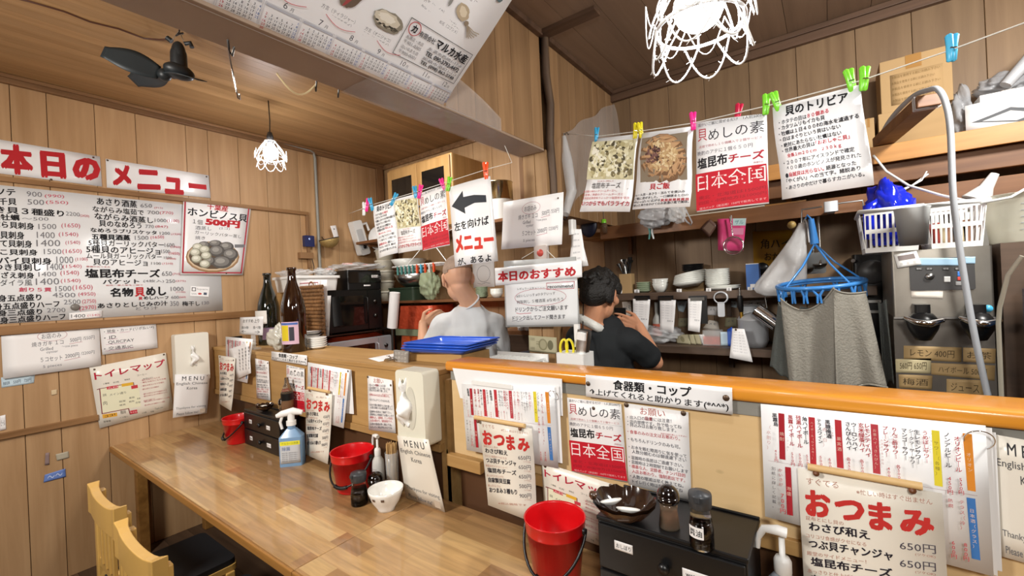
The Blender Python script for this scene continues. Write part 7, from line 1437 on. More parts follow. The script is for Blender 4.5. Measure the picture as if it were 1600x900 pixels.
# ---- steel dispenser
DY = 2.3
a, b_ = ay(1392, 395, DY), ay(1557, 612, DY); x0, x1 = a.x, ay(1556, 500, DY).x; zt = ay(1475, 388, DY).z; zs = ay(1475, 495, DY).z
mat('steel_brushed', '9a958c', .38, .9, var=.08, vs=30); mat('panel_dark', '3b3a3a', .4); mat('steel_lower', '6b6660', .45, .7)  # the dispenser's lower front has a darker, duller steel than its housing
cx, w2 = (x0+x1)/2, (x1-x0)/2
t = thing('drink_dispenser', 'stainless steel drink dispenser with two taps behind the counter at the right', 'dispenser', (cx, DY, 0))
mb = MB(); mb.rbox(-w2, 0, zs, w2, .42, zt, MC['steel_brushed'], .008, 3); mb.build('housing', t, bevel=.004)
mb = MB(); mb.box(-w2, .02, .85, w2, .42, zs-.0005, MC['steel_lower']); mb.box(-w2, .0, zs-.008, w2, .02, zs-.0006, MC['steel']); mb.build('lower_front', t)
mb = MB(); mb.box(-w2-.01, -.01, 0, w2+.01, .42, .849, MC['panel_dark']); mb.build('base_cabinet', t)
pa, pb = ay(1420, 406, DY), ay(1524, 452, DY); mb = MB(); mb.rbox(pa.x-cx, -.006, pb.z, pb.x-cx, -.0005, pa.z, MC['panel_dark'], .006, 3, axis='y'); cp = mb.build('control_panel', t)
O_ = V((cx, DY, 0))
def pnl(px0, py0, px1, py1, c, name, txt=None, tc=WHT, y=DY-.0075):
    q = [p-O_ for p in qy(y, (px0, py0), (px1, py0), (px1, py1), (px0, py1))]; s = Paper(q, mat('panel_'+c, c, .35), thick=.001)
    if txt: s.T(txt, .06, .2, .94, .8, tc)
    return s.build(name, parent=cp)
pnl(1421, 403, 1498, 415, '9fc0d8', 'blue_strip'); pnl(1507, 401, 1524, 412, '9fc0d8', 'blue_mark'); pnl(1496, 424, 1502, 432, '3a78c8', 'blue_key'); pnl(1496, 432.5, 1503, 438, 'c8443c', 'red_key'); pnl(1475, 432, 1485, 441, 'c9c9c7', 'rocker_switch'); pnl(1493, 440, 1505, 446, '8b8b8b', 'rocker_switch')
for px, t_ in ((1436, '運転'), (1452, '洗浄'), (1478, '冷水'), (1497, '電源')): pnl(px-5, 418, px+5, 422, '3b3a3a', 'legend', t_, 'b9b9b9')
c_ = ay(1452, 432, DY)-O_; mb = MB(); mb.lathe([(0, .01), (.012, .008), (.014, 0)], MC['steel'], 18, XA(c_+V((0, -.0065, 0)), (0, -1, 0))); mb.build('round_button', cp)
for k, px in enumerate((1441, 1527)):
    c_ = ay(px, 500, DY-.05)-O_; u_ = wof(ay(px, 500, DY), 1)
    mb = MB(); mb.rbox(c_.x-9*u_, -.075, c_.z+4*u_, c_.x+9*u_, -.0005, c_.z+24*u_, MC['black_plastic'], .01, 3); mb.lathe([(0, 22*u_), (12*u_, 18*u_), (20*u_, 6*u_), (17*u_, -6*u_), (9*u_, -22*u_), (0, -24*u_)], MC['black_plastic'], 22, XF((c_.x, -.06, c_.z-8*u_))); mb.build('tap', t)
    mb = MB(); mb.tube([(c_.x-22*u_, -.09, c_.z+5*u_), (c_.x-10*u_, -.12, c_.z-1*u_), (c_.x+4*u_, -.125, c_.z-3*u_), (c_.x+20*u_, -.095, c_.z+1*u_)], [.006, .012, .013, .008], MC['chrome'], 10); mb.build('tap_lever', t)
c_ = ay(1544, 482, DY)-O_; mb = MB(); mb.lathe([(0, .006), (.012, .005), (.013, 0)], MC['peg_sky'], 16, XA(c_, (0, -1, 0))); mb.build('blue_badge', t)
# timer and paper notes stuck to it
q = qy(DY-.012, (1397, 398), (1432, 392), (1440, 413), (1403, 419)); s = Paper(q, MC['white_plastic'], thick=.01); s.R(.12, .15, .85, .5, '8a7f7c'); s.disc(.2, .75, .06, .09, 'c9c9c6'); s.disc(.48, .75, .06, .09, 'c9c9c6'); s.disc(.76, .75, .06, .09, 'c9c9c6'); s.build('kitchen_timer', 'white digital kitchen timer stuck crooked on the steel dispenser', 'timer')
for k, (q, c, t_, lab) in enumerate((([(1424, 441), (1474, 440), (1473, 467), (1424, 465)], 'paper_warm', '', 'cream paper note stuck below the control panel of the dispenser'), ([(1412, 540), (1503, 543), (1502, 566), (1412, 561)], 'tape_paper', 'レモン 400円', 'tan paper strip reading a price, uppermost on the lower dispenser front'), ([(1399, 561), (1455, 560), (1454, 584), (1400, 582)], 'tape_pale', '560円 650円', 'pale price strip at the left on the lower dispenser front'), ([(1455, 567), (1555, 571), (1554, 595), (1455, 585)], 'tape_paper', 'ハイボール 500円', 'long tan strip in the middle of the lower dispenser front'), ([(1404, 585), (1457, 587), (1456, 609), (1405, 606)], 'tape_paper', '梅酒', 'tan strip at the lower left of the dispenser front'), ([(1479, 592), (1537, 594), (1537, 622), (1479, 615)], 'tape_paper', 'ジュース', 'tan strip lowest on the dispenser front, beside the hose'), ([(1505, 543), (1556, 545), (1555, 568), (1505, 565)], 'tape_paper', 'お茶', 'tan strip at the upper right of the lower dispenser front'))):
    mat('tape_paper', 'a98d60', .6); mat('tape_pale', 'c9bc94', .6); s = Paper(qy(DY+.0185 if k else DY-.003, *q), MC[c])
    if t_: s.T(t_, .12, .25, .88, .75, '4a3c28')
    s.build('paper_strip', lab, 'paper')
# black unit left of the dispenser
a = ay(1362, 425, 2.765); t = thing('water_pump', 'black pump unit with silver bolts between the towels and the dispenser', 'pump', (a.x, 2.765, 0)); w_ = wof(a, 27)*.85
mb = MB(); mb.rbox(-w_, 0, a.z-.32, w_, .17, a.z+.09, MC['black_plastic'], .015, 3); mb.box(-w_*.8, .02, 0, w_*.8, .17, a.z-.321, MC['panel_dark']); mb.build('body', t)
mb = MB(); mb.lathe([(0, .02), (.05, .018), (.06, 0)], MC['panel_dark'], 24, XA((0, 0, a.z), (0, -1, 0))); mb.build('motor_cap', t)
for sx in (-.07, .07):
    for sz in (-.06, .06): mb = MB(); mb.cyl(.009, 0, .02, MC['steel'], 10, XA((sx, 0, a.z+sz), (0, -1, 0))); mb.build('bolt', t)
for zz in (-.15, -.2): mb = MB(); mb.box(-.045, -.02, a.z+zz, .03, .0, a.z+zz+.012, MC['steel']); mb.build('bar', t)
mb = MB(); mb.tube([(-.05, -.01, a.z-.11), (-.05, -.012, a.z-.2)], .01, MC['silver_paint'], 8); mb.build('valve', t)
# baskets on the dispenser
def basket(c, hx, hy, h, label, holes=9):
    t = thing('plastic_basket', label, 'basket', c, 0, 'white slotted baskets'); W_ = MC['white_plastic']
    mb = MB(); mb.box(-hx*.94, -hy*.94, 0, hx*.94, hy*.94, .004, W_); mb.build('floor_panel', t)
    def side(p0, p1, n, nm):
        mb = MB(); p0, p1 = V(p0), V(p1); d = (p1-p0); L_ = d.length; d.normalize(); out = V((d.y, -d.x, 0)); sl = .1
        def pt(x, z, o): return p0+d*x+V((0, 0, z))+out*(o+sl*z)
        def bar(xa, xb, za_, zb_):
            q = [pt(xa, za_, 0), pt(xb, za_, 0), pt(xb, zb_, 0), pt(xa, zb_, 0)]; r_ = [p+out*-.003 for p in q]
            mb.add(q+r_, [(0, 1, 2, 3), (7, 6, 5, 4), (0, 4, 5, 1), (1, 5, 6, 2), (2, 6, 7, 3), (3, 7, 4, 0)], W_)
        for za_, zb_ in ((0, h*.12), (h*.46, h*.56), (h*.9, h)): bar(0, L_, za_, zb_)
        for i in range(n+1):
            x = L_*i/n; bar(max(0, x-L_/n*.22), min(L_, x+L_/n*.22), h*.12, h*.46); bar(max(0, x-L_/n*.22), min(L_, x+L_/n*.22), h*.56, h*.9)
        mb.build(nm, t)
    side((-hx, -hy, 0), (hx, -hy, 0), holes, 'front_side'); side((hx, -hy, 0), (hx, hy, 0), 6, 'end_side'); side((hx, hy, 0), (-hx, hy, 0), holes, 'back_side'); side((-hx, hy, 0), (-hx, -hy, 0), 6, 'end_side')
    e = h*.1; mb = MB(); mb.tube([(-hx-e, -hy-e, h), (hx+e, -hy-e, h), (hx+e, hy+e, h), (-hx-e, hy+e, h)], .009, W_, 8, True); mb.build('rim', t); return t
Yb = 2.42; z0 = zt+.001
a, b_ = ay(1352, 388, Yb-.1), ay(1434, 384, Yb-.1); hb = zof((a.x+b_.x)/2, Yb-.1, 328)-z0
BA = basket(((a.x+b_.x)/2+.0, Yb, z0), (b_.x-a.x)/2, .11, hb, 'white slotted basket holding blue plastic, left one on the dispenser', 9)
c_, d_ = ay(1455, 384, Yb-.1), ay(1534, 372, Yb-.1)
BBk = basket(((c_.x+d_.x)/2, Yb, z0), (d_.x-c_.x)/2, .11, hb*.98, 'white slotted basket with packets, right one on the dispenser', 10)
mat('blue_film', '1c2fd0', .15, alpha=.85, bump=.7, bs=14, coat=.5)
random.seed(19); bx = BA.location; mb = MB()
crumple('blue_plastic', 'heap of bright blue plastic sheets in the left white basket', 'plastic', V((bx.x-.0, Yb, z0+.03)), (b_.x-a.x)/2*.85, .085, zof(bx.x, Yb, 288)-z0-.03, MC['blue_film'], 19)
for k in range(3): 
    a_ = -.05+.055*k; s = Paper([V((bx.x+a_-.03, Yb-.06+.03*k, z0+.2+.02*k)), V((bx.x+a_+.035, Yb-.06+.03*k, z0+.235-.01*k)), V((bx.x+a_+.03, Yb-.04+.03*k, z0+.06)), V((bx.x+a_-.03, Yb-.04+.03*k, z0+.06))], MC['blue_film'], curl=lambda u, v: .015*math.sin(4*u)); s.build('blue_sheet', 'folded blue plastic sheet sticking up from the left white basket', 'plastic', 'blue sheets in the basket')
random.seed(23)
for k in range(7):
    x = c_.x+.03+(d_.x-c_.x-.06)*k/6; hh_ = random.uniform(.07, .1); mb = MB(); mb.rbox(-.013, -.06, 0, .013, .06, hh_, mat('pk%d' % (k % 4), ['b9483c', 'd8c8a0', 'b8866a', '6b5a4c'][k % 4], .5), .006, 2); tag(mb.build('spice_packet', loc=(x, Yb, z0+.005), rot=(0, random.uniform(-.12, .12), 0)), 'small packet standing in the right white basket', 'packet', 'packets in the right basket')
# steel cup hanging in front of the baskets
p = ay(1427, 383, 2.20); r = wof(p, 25)*.9; h = zof(p.x, 2.2, 325)-p.z
t = thing('steel_cup', 'frosted metal cup hooked on the front of the baskets', 'cup', (p.x, 2.2, p.z)); mb = MB(); mb.lathe([(0, .003), (r*.72, .003), (r*.74, 0), (r*.96, h*.97), (r, h), (r*.93, h*.98), (r*.7, .01), (0, .01)], mat('cup_frost', 'c6caca', .5, .2), 32, None); mb.build('cup', t); mb = MB(); mb.tube([(0, r*.9, h*.95), (0, r+.03, h), (0, .1, h*.9)], .005, MC['steel'], 6); mb.build('hook', t)
# wooden upright right of the dispenser and the measuring jug on it
a = ay(1568, 470, DY); mb = MB(); mb.box(-.03, 0, 0, .35, .3, ay(1560, 378, 2.25).z-.004, MC['shelf_dark']); tag(mb.build('wooden_stand', loc=(x1+.045, DY-.02, 0)), 'dark wooden stand right of the dispenser with the measuring jug on top', 'stand')
zj = ay(1560, 378, 2.25).z-.003; p = ay(1583, 385, 2.36); r = wof(p, 50)*.85; h = zof(p.x, 2.36, 305)-zj
t = thing('measuring_jug', 'large frosted measuring jug at the right picture edge', 'jug', (p.x+.03, 2.40, zj)); mb = MB(); mb.lathe([(0, 0), (r*.78, 0), (r*.8, .004), (r, h), (r*1.04, h+.003), (r*.97, h), (r*.77, .008), (0, .008)], mat('jug_frost', 'e4e2d2', .3, alpha=.62, trans=.2), 36); mb.build('jug', t)
mb = MB(); mb.tube([(r*.95, 0, h*.9), (r*1.5, 0, h*.85), (r*1.5, 0, h*.3), (r*.85, 0, h*.2)], .009, MC['jug_frost'], 8); mb.build('handle', t)
for k in range(5): mb = MB(); mb.box(-r*.2, -r*(.84+.03*k)-.001, h*(.25+.13*k), r*.1, -r*(.84+.03*k)+.0, h*(.25+.13*k)+.003, MC['grey_plastic']); mb.build('mark', t)
# funnel handle behind the basket
p = ay(1528, 312, 2.58); mb = MB(); mb.tube([(0, 0, 0), (.03, 0, .05), (.055, 0, .1)], [.05, .022, .014], MC['white_plastic'], 14); mb.box(-.1, -.02, -.03, .05, .03, .0, MC['white_plastic']); mb.box(-.08, .0, -p.z+zt+.002, .03, .03, -.028, MC['white_plastic']); tag(mb.build('funnel', loc=(p.x, 2.60, p.z)), 'white plastic funnel standing behind the right basket', 'funnel')
shelf_board('wall_shelf', 'orange toned narrow board behind the right basket', ay(1400, 310, 2.78).x, 2.2, 2.78, YS, ay(1500, 300, 2.78).z, .02, 'shelf_light', .03)
# hose, its bracket, cables
p0 = ay(1378, 222, 2.64); p1 = ay(1452, 156, 2.2)
t = thing('hose_bracket', 'wooden arm sticking out from the highest shelf with a grey hose tied over it', 'bracket', p0); d_ = p1-p0
mb = MB(); m4 = XA((0, 0, 0), d_); L_ = d_.length; mb.box(-.035, -.022, 0, .035, .022, L_, MC['shelf_wood'], m4); mb.build('arm', t, bevel=.003); mb = MB(); mb.box(-.038, -.025, L_*.93, .038, .025, L_*.97, MC['film_bag'], m4); mb.build('tape', t)
HP = [ay(1374, 218, 2.66), ay(1392, 186, 2.5), ay(1425, 152, 2.3), ay(1450, 141, 2.18), ay(1466, 140, 2.12), ay(1478, 162, 2.1), ay(1485, 205, 2.1), ay(1489, 300, 2.1), ay(1497, 370, 2.12), ay(1511, 460, 2.14), ay(1527, 545, 2.15), ay(1545, 625, 2.16)]
HP2 = []
for i in range(len(HP)-1):
    a0, a1, a2, a3 = HP[max(0, i-1)], HP[i], HP[i+1], HP[min(len(HP)-1, i+2)]
    for k in range(6):
        s_ = k/6; HP2.append(.5*((2*a1)+(a2-a0)*s_+(2*a0-5*a1+4*a2-a3)*s_*s_+(3*a1-a0-3*a2+a3)*s_**3))
HP2 += [HP[-1], V((HP[-1].x+.02, 2.2, .9))]
mb = MB(); mb.tube(HP2, .0095, mat('hose_grey', 'a9adb2', .4), 12); tag(mb.build('hose'), 'grey hose arching over the wooden arm and hanging in front of the dispenser', 'hose')
for k, (pts, lab, r_) in enumerate(((((1365, 243, 2.60), (1385, 268, 2.55), (1420, 290, 2.5), (1470, 305, 2.42), (1530, 318, 2.3), (1580, 308, 2.25), (1620, 285, 2.3)), 'long white cable drooping past the hose to the jug', .005), (((1375, 290, 2.6), (1400, 300, 2.58), (1425, 290, 2.6), (1450, 272, 2.63)), 'short white cable looping above the blue plastic', .004), (((1376, 294, 2.6), (1410, 298, 2.58), (1440, 282, 2.6), (1448, 268, 2.63)), 'second short white cable above the blue plastic', .003))):
    mb = MB(); mb.tube([ay(*p) for p in pts], r_, MC['white_plastic'], 8); tag(mb.build('cable'), lab, 'cable')
# boxes on the highest shelf
def box_at(x0, x1, y0, y1, Y, dz, m, label, name='cardboard_box', tx=None, zbase=None):
    a, b_ = ay(x0, y1, Y), ay(x1, y0, Y); zb_ = zbase if zbase is not None else a.z; t = thing(name, label, 'box', ((a.x+b_.x)/2, Y, zb_)); w_ = (b_.x-a.x)/2; h = zof(t.location.x, Y, y0)-zb_
    mb = MB(); mb.box(-w_, 0, 0, w_, dz, h, MC[m]); mb.build('carton', t, bevel=.003)
    mb = MB(); mb.box(-w_*.25, -.001, h*.75, w_*.2, .0, h+.0005, mat('packing_tape', '9a7038', .3)); mb.build('tape', t)
    if tx:
        s = Paper([V((-w_*.7, -.0012, h*.7)), V((w_*.75, -.0012, h*.7)), V((w_*.75, -.0012, h*.12)), V((-w_*.7, -.0012, h*.12))], MC[m], thick=.0004)
        for j in range(5): s.T(tx, .02, .05+.19*j, .95-.1*(j % 2), .14+.19*j, '7a6034')
        s.build('printed_text', parent=t)
    return t, h
t, h1 = box_at(1374, 1483, 168, 226, 2.70, .2, 'cardboard', 'lower cardboard box on the highest shelf behind the wooden arm', zbase=SU)
zt1 = SU+h1
box_at(1377, 1487, 84, 172, 2.71, .2, 'cardboard', 'printed cardboard box on top of the other box on the highest shelf', tx='本製品を使用する前にお読み下さい', zbase=zt1+.0005)
box_at(1350, 1366, 185, 226, 2.72, .16, 'cardboard', 'cardboard box edge left of the lower box on the highest shelf', zbase=SU)
t, h3 = box_at(1533, 1625, 140, 205, 2.70, .2, 'white_plastic', 'white product box with a grey picture at the right end of the highest shelf', 'product_box', zbase=SU)
s = Paper([V((-.13, -.002, h3*.8)), V((.2, -.002, h3*.9)), V((.2, -.002, h3*.1)), V((-.13, -.002, .02))], MC['paper'], thick=.0004); s.P([(.05, .7), (.4, .4), (.75, .75), (.5, .98)], '55585c'); s.P([(.15, .72), (.4, .52), (.62, .76), (.45, .9)], 'c9cbcc'); s.R(.62, .1, .9, .5, '77797c'); s.R(.68, .16, .84, .4, 'b9bbbc'); s.build('picture', parent=t)
crumple('plastic_bag', 'large translucent bag beside the white product box on the highest shelf', 'bag', V((ay(1506, 205, 2.74).x, 2.78, SU)), .034, .06, .22, MC['bag_cloud'], 51)
crumple('plastic_bag', 'grey translucent bag on the white product box', 'bag', V((ay(1566, 150, 2.76).x, 2.80, SU+h3+.001)), .07, .07, .09, MC['bag_cloud'], 53)
p = ay(1612, 96, 2.72); mb = MB(); mb.tube([(-.08, -.02, -.08), (0, 0, .02), (.12, 0, .1)], [.02, .026, .03], MC['silver_paint'], 12); mb.box(.03, -.0, SU+h3-p.z+.001, .12, .12, .05, MC['navy']); tag(mb.build('umbrella', loc=p), 'pale tube and dark bag on top of the boxes at the upper right corner', 'bundle')
# things low at the right picture edge
p = ay(1590, 480, 2.2); t = thing('water_jug', 'blue plastic water jug at the right picture edge behind the counter', 'jug', (p.x+.075, 2.10, 1.0)); mat('jug_blue', '1f3f66', .2, alpha=.9, coat=.4); h = zof(p.x, 2.16, 388)-1.0
mb = MB(); mb.rbox(-.07, -.07, 0, .2, .1, h*.8, MC['jug_blue'], .03, 4); mb.rbox(-.06, -.06, h*.8, .19, .09, h, MC['jug_blue'], .03, 4, taper=.5); mb.build('jug', t)
label_card(t, 'label', '', (.03, -.072, h*.5), .08, .05)
mb = MB(); mb.box(-.1, -.1, -1.0, .3, .13, -.001, MC['black_plastic']); mb.build('stand', t)
mb = MB(); mb.tube([ay(1597, 400, 1.9), ay(1575, 430, 1.92), ay(1562, 480, 1.94), ay(1560, 505, 1.95), V((ay(1560, 505, 1.95).x, 1.96, .6)), V((ay(1560, 505, 1.95).x, 1.96, .005))], .006, mat('tube_clear', 'b9b4a4', .2, alpha=.6), 8); tag(mb.build('clear_tube'), 'thin clear tube hanging at the right edge in front of the blue jug', 'tube')
# plastic sheet bunched round the upper corner of the opening
def drape(u, v):
    A_ = HOOK*(1-u)+V((HX1+.03, YB-.06, CZ-.1))*u; B2 = ax(893, 330, HX1+.02)*(1-u)+V((HX1+.12, YB-.05, 2.5))*u
    p = A_*(1-v)+B2*v; return p+V((.03*math.sin(9*u+3*v)*v, .02*math.sin(14*u+2*v), .01*math.sin(8*v)))
mb = MB(); mb.sheet(drape, 26, 26, film('film_drape', .2, .38, 'c9c2bc', .6, 9)); tag(mb.build('plastic_sheet'), 'translucent plastic sheet hung across the far corner behind the cheese flyer', 'sheet')
mb = MB(); pts = [HOOK+V((.004, 0, -.02)), ax(886, 250, HX1+.03), ax(893, 300, HX1+.05), ax(884, 335, HX1+.05)]; mb.tube(pts, [.012, .03, .03, .02], MC['film_bag'], 12); tag(mb.build('plastic_wrap'), 'rolled clear plastic hanging from the hook at the post', 'plastic')
p = ax(882, 335, HX1+.02); mb = MB(); mb.tube([(0, .03*math.cos(a), .03*math.sin(a)) for a in [2*PI*i/20 for i in range(20)]], .004, MC['cord_black'], 6, True); tag(mb.build('rubber_ring', loc=p), 'black rubber ring hanging at the post beside the oyster price sheet', 'ring')
p = ax(881, 210, HX1); mb = MB(); mb.tube([(0, 0, 0), (.02, 0, .004), (.03, 0, -.008)], .004, MC['cord_black'], 6); tag(mb.build('nail_hook', loc=p), 'bent nail that carries the right clothes line', 'hook')
# paper slips clipped at the post below the oyster sheet
for k in range(3):
    q = qy(2.09-.012*k, (891+1.5*k, 358), (904+2*k, 358), (922-2*k, 415), (897-3*k, 421)); s = Paper(q, MC['paper'], curl=lambda u, v: .02*v*v)
    for j in range(5): s.T('刺身 500', .2, .1+.16*j, .7, .15+.16*j, '9a9a9e')
    s.build('order_slip', 'white order slip in the bunch hanging right of the post', 'paper', 'order slips by the post')
mb = MB(); p = ay(893, 352, 2.06); mb.box(-.012, -.01, -.05, .012, .03, .03, MC['white_plastic']); tag(mb.build('slip_clip', loc=p), 'white clip holding the bunch of order slips', 'clip')

# ================================================================ PEOPLE
def pd(px, py, d): return EYE+ray(px, py)*d
def ellip(mb, c, r, m, f=None, up=None, n=16):
    """ellipsoid with radii (side, front, up) in the frame given by facing f"""
    f = V(f or (0, 1, 0)).normalized(); up = V(up or (0, 0, 1)); s_ = f.cross(up).normalized(); u_ = s_.cross(f).normalized(); vs = []; fs = []
    for j in range(n+1):
        t = PI*j/n
        for i in range(n): a = 2*PI*i/n; vs.append(V(c)+s_*(r[0]*math.sin(t)*math.cos(a))+f*(r[1]*math.sin(t)*math.sin(a))+u_*(r[2]*math.cos(t)))
    for j in range(n):
        for i in range(n): fs.append((j*n+i, (j+1)*n+i, (j+1)*n+(i+1) % n, j*n+(i+1) % n))
    mb.add(vs, fs, m, True)
def limb(mb, a, b, ra, rb, m, n=14):
    """tapered limb with rounded ends"""
    a, b = V(a), V(b); d = (b-a); L_ = d.length; d.normalize(); x = d.orthogonal().normalized(); y = d.cross(x); vs = []; fs = []; prof = []
    for k in range(6): t = PI/2*k/5; prof.append((ra*math.sin(t), -ra*math.cos(t)))
    for k in range(6): t = PI/2*k/5; prof.append((rb*math.cos(t), L_+rb*math.sin(t)))
    for r, z in prof:
        for i in range(n): q = 2*PI*i/n; vs.append(a+d*z+x*(r*math.cos(q))+y*(r*math.sin(q)))
    for j in range(len(prof)-1):
        for i in range(n): fs.append((j*n+i, j*n+(i+1) % n, (j+1)*n+(i+1) % n, (j+1)*n+i))
    mb.add(vs, fs, m, True)
def fuse(o, voxel, smooth=4, fac=.5):
    md = o.modifiers.new('fuse', 'REMESH'); md.mode = 'VOXEL'; md.voxel_size = voxel; md.use_smooth_shade = True
    md = o.modifiers.new('smooth', 'SMOOTH'); md.factor = fac; md.iterations = smooth; return o
def skin_mat(name, hexc):
    return mat(name, hexc, .5, sss=.12, var=.07, vs=16, spec=.35)
def head(mb, C, f, up, m, s_=1.0):
    f = V(f).normalized(); up = V(up).normalized(); sd = f.cross(up).normalized(); up = sd.cross(f).normalized()
    P = lambda x, y, z: C+sd*(x*s_)+f*(y*s_)+up*(z*s_)
    E_ = lambda x, y, z, rx, ry, rz, n=14: ellip(mb, P(x, y, z), (rx*s_, ry*s_, rz*s_), m, f, up, n)
    E_(0, -.012, .03, .077, .096, .092, 18); E_(0, .03, .0, .066, .068, .085); E_(0, .03, -.055, .056, .058, .058); E_(0, .066, -.092, .024, .022, .02); E_(0, .07, .03, .055, .026, .02)
    limb(mb, P(0, .088, .022), P(0, .11, -.018), .009*s_, .014*s_, m, 10); E_(.011, .1, -.022, .009, .01, .008, 10); E_(-.011, .1, -.022, .009, .01, .008, 10)
    E_(0, .09, -.048, .024, .012, .007, 10); E_(0, .088, -.06, .021, .012, .008, 10)
    for k in (-1, 1):
        E_(k*.05, .055, -.012, .02, .03, .022, 10)
        ellip(mb, P(k*.082, -.004, -.004), (.0085*s_, .02*s_, .033*s_), m, (f*1.0-sd*k*.45).normalized(), up, 12); ellip(mb, P(k*.08, .006, -.028), (.008*s_, .011*s_, .012*s_), m, f, up, 10)
    return P
def eyes(P, parent, f):
    for k in (-1, 1):
        mb = MB(); c_ = P(k*.031, .083, .012); ellip(mb, c_, (.0125, .0125, .0125), mat('eye_white', 'e6e2dc', .2), f); ellip(mb, c_+V(f).normalized()*.0085, (.006, .005, .006), mat('iris_dark', '24160f', .15), f, n=10); mb.build('eye', parent)
        mb = MB(); mb.tube([P(k*.016, .098, .036), P(k*.034, .095, .041), P(k*.05, .082, .034)], [.003, .004, .002], mat('brow', '2a201a', .8), 6); mb.build('eyebrow', parent)
def hand(mb, W, d, side, nrm, m, curl=.5, s_=1.0):
    """palm and five fingers: W wrist, d along the palm, side towards the thumb, nrm out of the back of the hand"""
    d, side, nrm = V(d).normalized(), V(side).normalized(), V(nrm).normalized()
    for k in (-.03, -.01, .01, .03): limb(mb, W+side*(k*.6*s_), W+d*(.085*s_)+side*(k*s_*1.05), .0155*s_, .0125*s_, m, 10)
    ln = (.062, .074, .08, .072)
    for i, k in enumerate((-.034, -.0115, .0115, .034)):
        p = W+d*(.088*s_)+side*(k*s_); a = 0.0; L_ = ln[i]*s_
        for j, fr in enumerate((.46, .32, .26)):
            a += curl*(.55, .8, .6)[j]; q = p+(d*math.cos(a)-nrm*math.sin(a)+side*(.08*k/.034)).normalized()*L_*fr
            limb(mb, p, q, (.0095, .0086, .0078)[j]*s_, (.0086, .0078, .0068)[j]*s_, m, 10); p = q
    p = W+d*(.02*s_)+side*(.03*s_); q = p+(d*.6+side*.75-nrm*.25).normalized()*.045*s_; limb(mb, p, q, .014*s_, .011*s_, m, 10); r = q+(d*.9+side*.25-nrm*.35).normalized()*.032*s_; limb(mb, q, r, .0105*s_, .0085*s_, m, 10); limb(mb, r, r+(d*.95-nrm*.4).normalized()*.022*s_, .0088*s_, .007*s_, m, 10)
def torso(mb, N, T, P_, sl, sr, m, f, g=0.0):
    """neck base N, mid trunk T, pelvis P_, shoulders sl/sr, all one surface; g inflates it into clothing"""
    S_ = (sl+sr)/2; a = (sr-sl).normalized(); f = V(f); w = (sr-sl).length/2
    ellip(mb, S_*.55+T*.45, (w*.93+g, .115+g, .19+g), m, f); ellip(mb, S_-V((0, 0, .03)), (w*.9+g, .095+g, .09+g), m, f); ellip(mb, T-V((0, 0, .05)), (.155+g, .108+g, .17+g), m, f)
    limb(mb, sl*.86+S_*.14, sr*.86+S_*.14, .062+g, .062+g, m)
    limb(mb, N*.85+S_*.15, sl*.7+S_*.3, .05+g*.6, .055+g, m); limb(mb, N*.85+S_*.15, sr*.7+S_*.3, .05+g*.6, .055+g, m)
